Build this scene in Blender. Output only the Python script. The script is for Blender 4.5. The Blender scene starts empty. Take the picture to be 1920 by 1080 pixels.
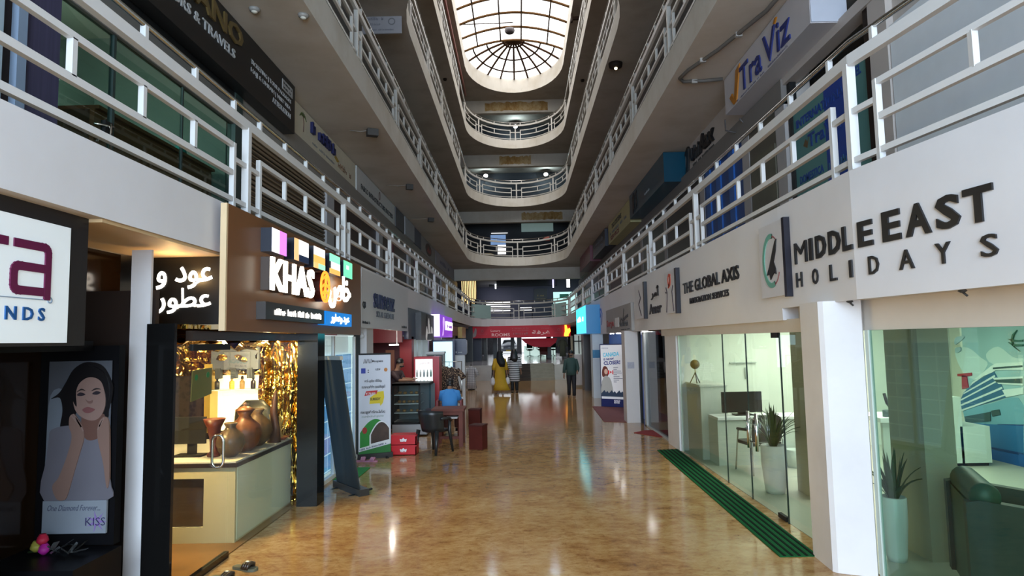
# Shopping arcade: a long atrium with galleries, shops and a glazed roof.  Metres; +Y runs down the arcade, +X right, +Z up.
import bpy, math, random
from mathutils import Vector, Matrix
PI = math.pi
SC = bpy.context.scene
C = SC.collection
RND = random.Random(7)

# ------------------------------------------------------------------ camera
cd = bpy.data.cameras.new('camera'); cam = bpy.data.objects.new('camera', cd); C.objects.link(cam)
YAW, PITCH, ROLL = 0.010044, 0.08179, -0.019175
_f = Vector((-math.sin(YAW)*math.cos(PITCH), math.cos(YAW)*math.cos(PITCH), math.sin(PITCH)))
_r0 = Vector((math.cos(YAW), math.sin(YAW), 0)); _u0 = _r0.cross(_f)
_r = _r0*math.cos(ROLL) + _u0*math.sin(ROLL); _u = _u0*math.cos(ROLL) - _r0*math.sin(ROLL)
_m = Matrix((_r, _u, -_f)).transposed().to_4x4(); _m.translation = (0, 0, 2.1)
cam.matrix_world = _m
cd.sensor_width = 36; cd.lens = 1196/1920*36; cd.clip_start = .05; cd.clip_end = 300
SC.camera = cam

# ------------------------------------------------------------------ world, daylight, exposure
wd = bpy.data.worlds.new('world'); SC.world = wd; wd.use_nodes = True
wd.node_tree.nodes['Background'].inputs[0].default_value = (.86, .93, 1, 1)
wd.node_tree.nodes['Background'].inputs[1].default_value = 1.6
vs = SC.view_settings
SC.display_settings.display_device = 'sRGB'
vs.view_transform = 'Standard'; vs.look = 'None'; vs.exposure = 0.1; vs.gamma = 1.0; vs.use_curve_mapping = False
SC.cycles.use_denoising = True
SC.cycles.max_bounces = 8; SC.cycles.diffuse_bounces = 4; SC.cycles.glossy_bounces = 4
SC.cycles.transparent_max_bounces = 24; SC.cycles.transmission_bounces = 4
SC.cycles.sample_clamp_indirect = 4.0; SC.cycles.caustics_reflective = False; SC.cycles.caustics_refractive = False

def area(name, loc, rot, sx, sy, power, col, spread=PI):
    l = bpy.data.lights.new(name, 'AREA'); l.shape = 'RECTANGLE'; l.size = sx; l.size_y = sy; l.energy = power; l.color = col
    l.spread = spread
    o = bpy.data.objects.new(name, l); C.objects.link(o); o.location = loc; o.rotation_euler = rot
    return o
def point(name, loc, power, col, r=.05):
    l = bpy.data.lights.new(name, 'POINT'); l.energy = power; l.color = col; l.shadow_soft_size = r
    o = bpy.data.objects.new(name, l); C.objects.link(o); o.location = loc
    return o
SKY_E = 4.6
# daylight entering by the open street front behind the viewer, and by the roof light (the glazing below it glows as well)
area('street_daylight', (0.2, -5.6, 4.2), (PI/2, 0, 0), 6.6, 5.6, 1350, (.60, .79, 1))
area('street_sky', (0.5, -45, 6.5), (PI/2, 0, 0), 22, 13, 5000, (.74, .87, 1))
sl = bpy.data.lights.new('hazy_sun', 'SUN'); sl.energy = 3.2; sl.angle = math.radians(40); sl.color = (1, .95, .87)
so_ = bpy.data.objects.new('hazy_sun', sl); C.objects.link(so_); so_.rotation_euler = (math.radians(48), 0, 0)
area('far_street_daylight', (0.5, 61, 2.4), (-PI/2, 0, 0), 7, 2.6, 160, (.9, .95, 1))

# ------------------------------------------------------------------ materials
MATS = {}
def mat(name, col, rough=.6, metal=0, emis=0, ecol=None, var=.06, scale=6, bump=0, spec=.5, coat=0, sample=False, stretch=None):
    if name in MATS: return MATS[name]
    m = bpy.data.materials.new(name); m.use_nodes = True; nt = m.node_tree; b = nt.nodes['Principled BSDF']
    c = (*col, 1)
    b.inputs['Roughness'].default_value = rough; b.inputs['Metallic'].default_value = metal
    b.inputs['Specular IOR Level'].default_value = spec; b.inputs['Coat Weight'].default_value = coat
    b.inputs['Base Color'].default_value = c
    if var or bump:
        tc = nt.nodes.new('ShaderNodeTexCoord'); mp = nt.nodes.new('ShaderNodeMapping'); nz = nt.nodes.new('ShaderNodeTexNoise')
        nt.links.new(tc.outputs['Object'], mp.inputs[0]); nt.links.new(mp.outputs[0], nz.inputs['Vector'])
        if stretch: mp.inputs['Scale'].default_value = stretch
        nz.inputs['Scale'].default_value = scale; nz.inputs['Detail'].default_value = 5
        if var:
            mx = nt.nodes.new('ShaderNodeMix'); mx.data_type = 'RGBA'
            mx.inputs[6].default_value = (*[v*(1-var) for v in col], 1); mx.inputs[7].default_value = (*[min(1, v*(1+var)) for v in col], 1)
            nt.links.new(nz.outputs['Fac'], mx.inputs[0]); nt.links.new(mx.outputs[2], b.inputs['Base Color'])
        if bump:
            bp = nt.nodes.new('ShaderNodeBump'); bp.inputs['Strength'].default_value = bump; bp.inputs['Distance'].default_value = .02
            nt.links.new(nz.outputs['Fac'], bp.inputs['Height']); nt.links.new(bp.outputs[0], b.inputs['Normal'])
    if emis:
        b.inputs['Emission Color'].default_value = (*(ecol or col), 1); b.inputs['Emission Strength'].default_value = emis
        if not sample: m.cycles.emission_sampling = 'NONE'
    MATS[name] = m
    return m
def glass(name, tint, refl=.08, rough=0.0):
    m = bpy.data.materials.new(name); m.use_nodes = True; nt = m.node_tree; nt.nodes.clear()
    out = nt.nodes.new('ShaderNodeOutputMaterial'); tr = nt.nodes.new('ShaderNodeBsdfTransparent'); gl = nt.nodes.new('ShaderNodeBsdfGlossy')
    mx = nt.nodes.new('ShaderNodeMixShader'); lw = nt.nodes.new('ShaderNodeLayerWeight'); pw = nt.nodes.new('ShaderNodeMath'); mul = nt.nodes.new('ShaderNodeMath')
    lw.inputs['Blend'].default_value = .5; pw.operation = 'POWER'; pw.inputs[1].default_value = 5; mul.operation = 'MULTIPLY_ADD'; mul.inputs[1].default_value = .85; mul.inputs[2].default_value = refl; mul.use_clamp = True
    tr.inputs[0].default_value = (*tint, 1); gl.inputs['Roughness'].default_value = rough
    nt.links.new(lw.outputs['Facing'], pw.inputs[0]); nt.links.new(pw.outputs[0], mul.inputs[0]); nt.links.new(mul.outputs[0], mx.inputs[0])
    nt.links.new(tr.outputs[0], mx.inputs[1]); nt.links.new(gl.outputs[0], mx.inputs[2]); nt.links.new(mx.outputs[0], out.inputs[0])
    MATS[name] = m
    return m
def node_mat(name):
    m = bpy.data.materials.new(name); m.use_nodes = True; MATS[name] = m
    return m, m.node_tree, m.node_tree.nodes['Principled BSDF']
def ramp(nt, stops):
    r = nt.nodes.new('ShaderNodeValToRGB'); e = r.color_ramp.elements
    for i, (p, c) in enumerate(stops):
        if i > 1: e.new(p)
        e[i].position = p; e[i].color = (*c, 1)
    return r
def noise(nt, scale, stretch=(1, 1, 1), detail=6, rough=.6, distort=0):
    tc = nt.nodes.new('ShaderNodeTexCoord'); mp = nt.nodes.new('ShaderNodeMapping'); nz = nt.nodes.new('ShaderNodeTexNoise')
    mp.inputs['Scale'].default_value = stretch; nz.inputs['Scale'].default_value = scale; nz.inputs['Detail'].default_value = detail
    nz.inputs['Roughness'].default_value = rough; nz.inputs['Distortion'].default_value = distort
    nt.links.new(tc.outputs['Object'], mp.inputs[0]); nt.links.new(mp.outputs[0], nz.inputs['Vector'])
    return nz
# polished marble floor: tan, with rusty streaks, in big slabs with faint joints
mm, nt, b = node_mat('marble')
n1 = noise(nt, 2.2, (.8, 1.1, 1), 10, .78, .3); n2 = noise(nt, 13, (.75, 1.2, 1), 8, .75, .6)
r1 = ramp(nt, [(.30, (.20, .095, .030)), (.42, (.37, .20, .072)), (.54, (.47, .295, .125)), (.70, (.56, .40, .20))])
r2 = ramp(nt, [(.33, (.42, .27, .16)), (.42, (.82, .72, .62)), (.56, (1, 1, 1))])
mx = nt.nodes.new('ShaderNodeMix'); mx.data_type = 'RGBA'; mx.blend_type = 'MULTIPLY'; mx.inputs[0].default_value = .85
nt.links.new(n1.outputs['Fac'], r1.inputs[0]); nt.links.new(n2.outputs['Fac'], r2.inputs[0])
nt.links.new(r1.outputs[0], mx.inputs[6]); nt.links.new(r2.outputs[0], mx.inputs[7])
bk = nt.nodes.new('ShaderNodeTexBrick'); bk.inputs['Scale'].default_value = 1; bk.inputs['Brick Width'].default_value = 1.2; bk.inputs['Row Height'].default_value = .6
bk.inputs['Mortar Size'].default_value = .004; bk.inputs['Color1'].default_value = (1, 1, 1, 1); bk.inputs['Color2'].default_value = (.95, .94, .93, 1); bk.inputs['Mortar'].default_value = (.80, .78, .74, 1)
tcb = nt.nodes.new('ShaderNodeTexCoord'); nt.links.new(tcb.outputs['Object'], bk.inputs['Vector'])
mx2 = nt.nodes.new('ShaderNodeMix'); mx2.data_type = 'RGBA'; mx2.blend_type = 'MULTIPLY'; mx2.inputs[0].default_value = .5
nt.links.new(mx.outputs[2], mx2.inputs[6]); nt.links.new(bk.outputs['Color'], mx2.inputs[7]); nt.links.new(mx2.outputs[2], b.inputs['Base Color'])
rr = nt.nodes.new('ShaderNodeMapRange'); rr.inputs[3].default_value = .06; rr.inputs[4].default_value = .17
nt.links.new(n2.outputs['Fac'], rr.inputs[0]); nt.links.new(rr.outputs[0], b.inputs['Roughness'])
b.inputs['Specular IOR Level'].default_value = .6
# painted concrete with faint blotches
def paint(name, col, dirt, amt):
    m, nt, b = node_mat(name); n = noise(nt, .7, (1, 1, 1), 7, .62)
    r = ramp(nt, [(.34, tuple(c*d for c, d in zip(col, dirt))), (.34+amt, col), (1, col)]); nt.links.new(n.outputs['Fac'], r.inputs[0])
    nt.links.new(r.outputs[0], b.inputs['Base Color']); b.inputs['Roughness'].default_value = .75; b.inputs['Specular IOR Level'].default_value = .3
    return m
plaster = paint('cream_plaster', (.74, .70, .63), (.86, .83, .78), .22)
soffit_low = paint('soffit_shaded_low', (.62, .555, .485), (.86, .84, .80), .22)  # plaster darkened, shade put into the colour, less deep for the lower soffits
soffit = paint('soffit_shaded', (.44, .385, .32), (.82, .80, .76), .22)  # plaster darkened further, shade of the upper soffits put into the colour
whitep = paint('white_paint', (.78, .77, .78), (.92, .91, .90), .2)
fasciaw = paint('white_fascia', (.79, .78, .80), (.96, .95, .94), .2)
# gold foil: crinkled metal
gf, nt, b = node_mat('gold_foil'); b.inputs['Metallic'].default_value = 1; b.inputs['Base Color'].default_value = (.85, .55, .12, 1); b.inputs['Roughness'].default_value = .16
nz = noise(nt, 2.6, (1, 1, .55), 3, .5, 1.6); bp = nt.nodes.new('ShaderNodeBump'); bp.inputs['Strength'].default_value = 1; bp.inputs['Distance'].default_value = .25
nt.links.new(nz.outputs['Fac'], bp.inputs['Height']); nt.links.new(bp.outputs[0], b.inputs['Normal'])
# roof glazing: weathered translucent sheet lit by the sky
sk, nt, b = node_mat('roof_sheet'); nz = noise(nt, .9, (1, .5, 1), 8, .75)
r = ramp(nt, [(.30, (.62, .58, .52)), (.44, (.95, .90, .84)), (.55, (1, .97, .94))]); nt.links.new(nz.outputs['Fac'], r.inputs[0])
nt.links.new(r.outputs[0], b.inputs['Emission Color']); b.inputs['Emission Strength'].default_value = SKY_E; b.inputs['Base Color'].default_value = (.7, .7, .68, 1)
tp_ = nt.nodes.new('ShaderNodeBsdfTransparent'); mx_ = nt.nodes.new('ShaderNodeMixShader'); mx_.inputs[0].default_value = .45
nt.links.new(b.outputs[0], mx_.inputs[1]); nt.links.new(tp_.outputs[0], mx_.inputs[2]); nt.links.new(mx_.outputs[0], nt.nodes['Material Output'].inputs[0])
# rust stain patch
rs, nt, b = node_mat('rust_stain'); nz = noise(nt, 2.2, (1, 1, .5), 9, .8, .4)
r = ramp(nt, [(.30, (.16, .09, .04)), (.45, (.42, .25, .08)), (.62, (.60, .47, .26)), (.8, (.66, .58, .46))]); nt.links.new(nz.outputs['Fac'], r.inputs[0])
nt.links.new(r.outputs[0], b.inputs['Base Color']); b.inputs['Roughness'].default_value = .85

white = mat('white_enamel', (.80, .79, .78), .4)
lightw = mat('clean_white', (.82, .82, .82), .5)
black = mat('black_gloss', (.006, .006, .006), .10, spec=.3)
blackm = mat('black_matt', (.012, .012, .012), .5, spec=.25)
steel = mat('brushed_steel', (.62, .62, .60), .25, 1)
dark = mat('dark_brown', (.026, .016, .012), .6, spec=.2)
letter = mat('black_letters', (.012, .011, .012), .45)
navy = mat('navy', (.02, .03, .12), .5)
clear = glass('clear_glass', (.95, .985, .965), .02)
green_glass = glass('green_glass', (.90, .965, .93), .03); tint_glass = glass('tint_glass', (.70, .82, .76), .04)
teal_glass = glass('teal_glass', (.64, .77, .73), .05)
smoke_glass = glass('smoke_glass', (.55, .58, .60), .05)
case_tint = glass('case_tint', (.72, .86, .90), .10)
case_glass = glass('case_glass', (.92, .97, .96), .02)

# ------------------------------------------------------------------ mesh building
class Fr:                                   # a flat frame: origin, across, up, towards the viewer
    def __init__(s, o, u, v):
        s.o = Vector(o); s.u = Vector(u).normalized(); s.v = Vector(v).normalized(); s.n = s.u.cross(s.v)
    def p(s, a, b, c=0): return s.o + s.u*a + s.v*b + s.n*c
def LW(x, y, z): return Fr((x, y, z), (0, 1, 0), (0, 0, 1))      # on the left wall, reading away from the street
def RW(x, y, z): return Fr((x, y, z), (0, -1, 0), (0, 0, 1))     # on the right wall, reading towards the street
def FW(x, y, z): return Fr((x, y, z), (1, 0, 0), (0, 0, 1))      # facing the street
TXT = {}
def text_mesh(s, bold):
    k = (s, bold)
    if k not in TXT:
        c = bpy.data.curves.new('t', 'FONT'); c.body = s; c.offset = bold; c.resolution_u = 2; c.extrude = 1
        o = bpy.data.objects.new('t', c); C.objects.link(o); dg = bpy.context.evaluated_depsgraph_get(); dg.update()
        me = bpy.data.meshes.new_from_object(o.evaluated_get(dg))
        vs_ = [v.co.copy() for v in me.vertices]; fs = [tuple(p.vertices) for p in me.polygons]
        bpy.data.objects.remove(o); bpy.data.curves.remove(c); bpy.data.meshes.remove(me)
        TXT[k] = (vs_, fs)
    return TXT[k]
def smooth_loop(pts, k=4):
    out = []; n = len(pts)
    for i in range(n):
        p0, p1, p2, p3 = pts[i-1], pts[i], pts[(i+1) % n], pts[(i+2) % n]
        for j in range(k):
            t = j/k
            out.append(tuple(.5*((2*b)+(-a+c)*t+(2*a-5*b+4*c-d)*t*t+(-a+3*b-3*c+d)*t**3) for a, b, c, d in zip(p0, p1, p2, p3)))
    return out
class MB:
    def __init__(s): s.v = []; s.f = []; s.sm = []
    def add(s, vs_, fs, smooth=False):
        o = len(s.v); s.v += [Vector(p) for p in vs_]; s.f += [tuple(i+o for i in f) for f in fs]; s.sm += [smooth]*len(fs); return s
    def box(s, x0, y0, z0, x1, y1, z1):
        return s.obox(Fr((0, 0, 0), (1, 0, 0), (0, 1, 0)), x0, x1, y0, y1, z0, z1)
    def obox(s, fr, u0, u1, v0, v1, n0, n1):
        P = [fr.p(a, b, c) for c in (n0, n1) for b in (v0, v1) for a in (u0, u1)]
        return s.add(P, [(0, 2, 3, 1), (4, 5, 7, 6), (0, 1, 5, 4), (2, 6, 7, 3), (0, 4, 6, 2), (1, 3, 7, 5)])
    def prism(s, fr, poly, n0, n1, smooth=0):
        if smooth: poly = smooth_loop(poly, smooth)
        k = len(poly); P = [fr.p(a, b, n0) for a, b in poly] + [fr.p(a, b, n1) for a, b in poly]
        return s.add(P, [tuple(range(k))[::-1], tuple(range(k, 2*k))] + [(i, (i+1) % k, k+(i+1) % k, k+i) for i in range(k)])
    def disc(s, fr, a, b, ra, rb, n0, n1, k=20):
        return s.prism(fr, [(a+ra*math.cos(2*PI*i/k), b+rb*math.sin(2*PI*i/k)) for i in range(k)], n0, n1)
    def ring(s, fr, a, b, ra, rb, w, n0, n1, k=28, t0=0, t1=2*PI):
        full = abs(t1-t0-2*PI) < 1e-6; m = k if full else k+1; P = []; F = []
        for i in range(m):
            t = t0+(t1-t0)*i/k; c_, s_ = math.cos(t), math.sin(t)
            for (q, n) in ((1, n0), (1, n1), (0, n1), (0, n0)): P.append(fr.p(a+(ra-w*(1-q))*c_, b+(rb-w*(1-q))*s_, n))
        for i in range(k):
            j = (i+1) % m
            for q in range(4): F.append((4*i+q, 4*j+q, 4*j+(q+1) % 4, 4*i+(q+1) % 4))
        return s.add(P, F)
    def tube(s, pts, r, n=8, closed=False, cap=True, rs=None):
        pts = [Vector(p) for p in pts]; k = len(pts); P = []; F = []; up = None
        for i, p in enumerate(pts):
            if closed: t = (pts[(i+1) % k]-pts[i-1])
            else: t = pts[min(i+1, k-1)]-pts[max(i-1, 0)]
            t = t.normalized()
            if up is None: up = t.orthogonal().normalized()
            up = (up-t*up.dot(t)).normalized() if (up-t*up.dot(t)).length > 1e-6 else t.orthogonal().normalized()
            w = t.cross(up); rr_ = rs[i] if rs else r
            for j in range(n):
                a = 2*PI*(j+.5)/n; P.append(p+(up*math.cos(a)+w*math.sin(a))*rr_)
        for i in range(k if closed else k-1):
            q = (i+1) % k
            for j in range(n): F.append((i*n+j, i*n+(j+1) % n, q*n+(j+1) % n, q*n+j))
        if cap and not closed: F += [tuple(range(n))[::-1], tuple(range((k-1)*n, k*n))]
        return s.add(P, F, n > 5)
    def bar(s, a, b, w, h=None):             # square bar between two points, upright
        a = Vector(a); b = Vector(b); h = h or w; t = (b-a); L = max(1e-6, t.length); t = t/L
        side = t.cross(Vector((0, 0, 1)))
        side = side.normalized() if side.length > 1e-4 else Vector((1, 0, 0))
        fr = Fr(a, t, side.cross(t)); return s.obox(fr, 0, L, -h/2, h/2, -w/2, w/2)
    def lathe(s, c, prof, n=20, axis=None):  # profile (radius, height)
        c = Vector(c); P = []; F = []; k = len(prof)
        A = axis or Fr((0, 0, 0), (1, 0, 0), (0, 1, 0))
        for r, h in prof:
            for j in range(n):
                a = 2*PI*j/n; P.append(c+A.u*(r*math.cos(a))+A.v*(r*math.sin(a))+A.n*h)
        for i in range(k-1):
            for j in range(n): F.append((i*n+j, i*n+(j+1) % n, (i+1)*n+(j+1) % n, (i+1)*n+j))
        F += [tuple(range(n))[::-1], tuple(range((k-1)*n, k*n))]
        return s.add(P, F, True)
    def loft(s, rings, n=16, cap=True):      # rings: (centre, rx, ry[, tilt vector u, v])
        P = []; F = []; k = len(rings)
        for R in rings:
            c = Vector(R[0]); u = Vector(R[3]) if len(R) > 3 else Vector((1, 0, 0)); v = Vector(R[4]) if len(R) > 4 else Vector((0, 1, 0))
            for j in range(n):
                a = 2*PI*j/n; P.append(c+u*(R[1]*math.cos(a))+v*(R[2]*math.sin(a)))
        for i in range(k-1):
            for j in range(n): F.append((i*n+j, i*n+(j+1) % n, (i+1)*n+(j+1) % n, (i+1)*n+j))
        if cap: F += [tuple(range(n))[::-1], tuple(range((k-1)*n, k*n))]
        return s.add(P, F, True)
    def ell(s, c, rx, ry, rz, n=14, m=9, z0=-1, z1=1):
        rings = []
        for i in range(m):
            t = math.asin(z0)+(math.asin(z1)-math.asin(z0))*i/(m-1)
            q = max(.02, math.cos(t)); rings.append(((c[0], c[1], c[2]+rz*math.sin(t)), rx*q, ry*q))
        return s.loft(rings, n)
    def text(s, fr, t, u, v, w, h, n0=0, n1=.01, bold=0, slant=0):
        vs_, fs = text_mesh(t, bold)
        if not vs_: return s
        x0 = min(p.x for p in vs_); x1 = max(p.x for p in vs_); y0 = min(p.y for p in vs_); y1 = max(p.y for p in vs_)
        sy = h/(y1-y0); sx = (w/(x1-x0)) if w else sy
        P = []
        for p in vs_:
            b_ = (p.y-y0)*sy
            P.append(fr.p(u+(p.x-x0)*sx+slant*b_, v+b_, n0+(n1-n0)*(p.z+1)/2))
        return s.add(P, fs)
    def build(s, name, m, parent=None):
        me = bpy.data.meshes.new(name); ow = wpos(parent) if parent else None
        if parent is None:
            xs = [p.x for p in s.v]; ys = [p.y for p in s.v]; zs = [p.z for p in s.v]
            ow = Vector(((min(xs)+max(xs))/2, (min(ys)+max(ys))/2, min(zs)))
        me.from_pydata([p-ow for p in s.v], [], s.f)
        me.polygons.foreach_set('use_smooth', s.sm); me.materials.append(m); me.update()
        o = bpy.data.objects.new(name, me); C.objects.link(o)
        if parent: o.parent = parent
        else: o.location = ow
        return o
def wpos(o):
    p = Vector((0, 0, 0))
    while o: p += Vector(o.location); o = o.parent
    return p
def tag(o, label, cat, group=None, kind=None):
    o['label'] = label; o['category'] = cat
    if group: o['group'] = group
    if kind: o['kind'] = kind
    return o
def thing(name, label, cat, loc, group=None):
    o = bpy.data.objects.new(name, None); C.objects.link(o); o.location = loc; o.empty_display_size = .1
    return tag(o, label, cat, group)
def single(name, mb, m, label, cat, group=None): return tag(mb.build(name, m), label, cat, group)
def struct(name, mb, m, parent=None):
    o = mb.build(name, m, parent)
    if parent is None: o['kind'] = 'structure'
    return o
def smooth_shade(o): o.data.polygons.foreach_set('use_smooth', [True]*len(o.data.polygons))
def copy_tree(o, parent=None):
    c = o.copy(); C.objects.link(c); c.parent = parent
    for ch in list(o.children): copy_tree(ch, c)
    return c
def marks(mb, fr, u, v, w, h, n=10, n1=.006, th=.35, seed=1):
    # worn, unreadable lettering: uneven upright strokes with a few crossbars
    R = random.Random(seed*31+n); p = w/n
    for i in range(n):
        if R.random() < .1: continue
        a = u+p*i+p*.12; hh = h*R.uniform(.62, 1); ww = p*.76; k = R.randrange(4); t = ww*th
        mb.obox(fr, a, a+t, v, v+hh, 0, n1)
        if k != 1: mb.obox(fr, a+ww-t, a+ww, v, v+hh*R.uniform(.6, 1), 0, n1)
        if k != 2: mb.obox(fr, a+t*.5, a+ww-t*.5, v+hh*.42, v+hh*.42+min(t, h*.18), 0, n1)
        if k == 3: mb.obox(fr, a+t*.5, a+ww-t*.5, v, v+min(t, h*.18), 0, n1)
    return mb
def islands(mb):
    # the separate solids of a mesh, merged when one stands over another (the dot over an i)
    par = list(range(len(mb.v)))
    def fd(i):
        while par[i] != i: par[i] = par[par[i]]; i = par[i]
        return i
    key = {}
    for i, p in enumerate(mb.v):
        k = (round(p.x, 5), round(p.y, 5), round(p.z, 5))
        if k in key: par[fd(i)] = fd(key[k])
        else: key[k] = i
    for f in mb.f:
        for q in f[1:]: par[fd(q)] = fd(f[0])
    g = {}
    for n_, f in enumerate(mb.f): g.setdefault(fd(f[0]), []).append(n_)
    return list(g.values())
def letters(parent, m, fr, s, u, v, w, h, n0, n1, bold=0, slant=0):
    mb = MB().text(fr, s, u, v, w, h, n0, n1, bold, slant); spans = []
    for fs in islands(mb):
        xs = [(mb.v[i]-fr.o).dot(fr.u)-slant*(mb.v[i]-fr.o).dot(fr.v) for n_ in fs for i in mb.f[n_]]; spans.append([min(xs), max(xs), fs])
    spans.sort(key=lambda q: q[0]); out = []
    for a, b, fs in spans:
        if out and min(b, out[-1][1])-max(a, out[-1][0]) > .6*min(b-a, out[-1][1]-out[-1][0]): out[-1][1] = max(b, out[-1][1]); out[-1][2] += fs
        else: out.append([a, b, list(fs)])
    for a, b, fs in out:
        q = MB(); ids = {}
        for n_ in fs:
            for i in mb.f[n_]:
                if i not in ids: ids[i] = len(q.v); q.v.append(mb.v[i])
            q.f.append(tuple(ids[i] for i in mb.f[n_])); q.sm.append(False)
        q.build('letter', m, parent)
# ------------------------------------------------------------------ setting: floor, galleries, walls, roof light
HX = 2.87                                   # half width of the atrium opening
def arc(yc, b, sgn, k=20):                  # rounded end of the opening, from right to left (sgn 1: far end)
    return [(HX*math.cos(PI*i/k), yc+sgn*b*math.sin(PI*i/k)) for i in range(k+1)]
FAR1 = arc(37.2, 4.4, 1); FAR = arc(36, 4.2, 1)
NEAR = arc(17, 4.2, -1)[::-1]
bend = [(4.15, -5.2), (3.5, 1.7), (3.14, 3.86), (2.88, 5.43)]
gfloor = mat('gallery_floor_dark', (.16, .13, .10), .35, var=.15, scale=2)  # unseen slab tops, a dark layer added to cut bounce onto the soffits
def slab(name, z0, z1, right, far, near=None, ylim=58, edge=None):
    inner = [(x, y) for x, y in right] + list(far)
    inner.append((-HX, right[0][1]))
    if near: inner = list(far) + list(near)
    k = len(inner); outer = []
    yn = min(p[1] for p in inner)
    for x, y in inner:
        if y > far[0][1]+1e-6: outer.append((x*8.6/HX if abs(x) > .9 else x*3, y+(ylim-y)*min(1, (y-far[0][1])/2.2)))
        elif near and y < near[0][1]-1e-6: outer.append((x*8.6/HX if abs(x) > .9 else x*3, y-(y+5.6)*min(1, (near[0][1]-y)/2.2)))
        else: outer.append((math.copysign(8.6, x), y))
    P = []; F = []; G = []; T = []
    for (x, y), (X, Y) in zip(inner, outer): P += [(x, y, z0), (x, y, z1), (X, Y, z0), (X, Y, z1)]
    rng = range(k) if near else range(k-1)
    for i in rng:
        j = (i+1) % k; a, b = 4*i, 4*j
        F += [(a, b, b+1, a+1), (a+2, a+3, b+3, b+2)]; T.append((a+1, b+1, b+3, a+3)); G.append((a, a+2, b+2, b))
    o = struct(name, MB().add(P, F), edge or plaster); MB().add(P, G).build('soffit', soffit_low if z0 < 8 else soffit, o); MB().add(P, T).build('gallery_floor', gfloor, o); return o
fl = MB().box(-8.6, -5.8, -.2, 8.6, 34.3, 0); struct('floor', fl, mm)
slab('slab_1', 3.0, 3.5, bend, FAR1, edge=fasciaw)
slab('slab_2', 6.8, 7.35, [(HX, -5.2)], FAR)
slab('slab_3', 10.6, 11.15, None or [(HX, 17)], FAR, NEAR)
slab('slab_4', 14.4, 14.95, [(HX, 17)], FAR, NEAR)
slab('ceiling', 18.1, 19.0, [(HX, 17)], FAR, NEAR)
# gallery shop walls, and an unseen outer shell added to keep sky light out
def wall(name, x0, y0, z0, x1, y1, z1, m): return struct(name, MB().box(x0, y0, z0, x1, y1, z1), m)
dimw = mat('dim_wall', (.30, .29, .28), .8, var=.1, scale=1)
wall('wall_left', -8.8, -5.8, -.2, -8.6, 62, 19, dimw)
wall('wall_right', 8.6, -5.8, -.2, 8.8, 62, 19, dimw)
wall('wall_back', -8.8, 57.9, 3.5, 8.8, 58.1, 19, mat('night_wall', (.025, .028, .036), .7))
w = MB().box(-8.8, -6, 7.35, 8.8, -5.8, 19); w.box(-8.8, -6, -.2, -4.3, -5.8, 7.35); w.box(4.6, -6, -.2, 8.8, -5.8, 7.35)
struct('wall_front', w, dimw)
# upper gallery shop fronts (levels two and three) as plain rendered walls with dark shutters between piers
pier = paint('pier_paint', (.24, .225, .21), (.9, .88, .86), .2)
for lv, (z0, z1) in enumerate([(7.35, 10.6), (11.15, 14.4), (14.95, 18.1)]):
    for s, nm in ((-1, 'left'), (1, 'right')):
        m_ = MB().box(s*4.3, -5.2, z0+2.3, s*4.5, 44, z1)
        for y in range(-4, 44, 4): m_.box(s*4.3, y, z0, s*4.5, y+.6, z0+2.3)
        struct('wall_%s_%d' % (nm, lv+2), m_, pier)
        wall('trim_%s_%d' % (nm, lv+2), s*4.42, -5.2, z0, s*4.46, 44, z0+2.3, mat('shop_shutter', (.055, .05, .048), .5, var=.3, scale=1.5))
# cross beams behind the rounded far end, with rust stains
for k, (z0, z1, st) in enumerate([(6.05, 6.8, None), (9.85, 10.6, (.3, 3.0)), (13.6, 14.4, (-1.1, 1.0)), (17.25, 18.1, (-2.0, 2.2))]):
    bm_ = struct('beam_%d' % (k+1), MB().box(-8.6, 41.5, z0, 8.6, 41.9, z1), plaster)
    if st:
        poly = []; n = 26
        for i in range(n+1): poly.append((st[0]+(st[1]-st[0])*i/n, z0+.1+RND.random()*.08))
        for i in range(n, -1, -1): poly.append((st[0]+(st[1]-st[0])*i/n, z1-.08-RND.random()*.12))
        o = MB().prism(Fr((0, 41.5, 0), (1, 0, 0), (0, 0, 1)), poly, 0, .012).build('stain', rs, bm_)
# far dark corridors behind the beams
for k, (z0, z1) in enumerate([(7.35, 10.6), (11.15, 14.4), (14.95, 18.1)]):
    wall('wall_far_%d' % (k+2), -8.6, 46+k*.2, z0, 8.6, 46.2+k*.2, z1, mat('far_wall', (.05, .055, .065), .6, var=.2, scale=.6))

# roof light: curb is the ceiling slab's edge; shallow vault with a ribbed end, of translucent sheets on rusty steel
ZR, RISE = 19.0, .62
def vault(x, y):
    if y <= 36 and y >= 17: q = (x/HX)**2
    elif y > 36: q = (x/HX)**2+((y-36)/4.2)**2
    else: q = (x/HX)**2+((17-y)/4.2)**2
    return ZR+RISE*(1-min(1, q))
roof = thing('skylight', 'long translucent glazed roof light with rounded ends over the atrium', 'skylight', (0, 27, ZR), None); roof['kind'] = 'structure'
m_ = MB(); P = []; F = []; NX = 16; ys = [17-4.2*math.cos(PI/2*i/8) for i in range(8)] + [17+1.58*i for i in range(13)] + [36+4.2*math.sin(PI/2*i/8) for i in range(1, 9)]
for y in ys:
    hw = HX if 17 <= y <= 36 else HX*math.sqrt(max(0, 1-(((y-36) if y > 36 else (17-y))/4.2)**2))
    for i in range(NX+1):
        x = -hw+2*hw*i/NX; P.append((x, y, vault(x, y)+.03))
for j in range(len(ys)-1):
    for i in range(NX): a = j*(NX+1)+i; F.append((a, a+1, a+NX+2, a+NX+1))
m_.add(P, F, True).build('roof_sheet', sk, roof)
rib = mat('rusty_steel', (.10, .050, .018), .7, var=.4, scale=3, spec=.1)
ribd = mat('dark_steel', (.035, .020, .014), .6, spec=.1)
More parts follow.
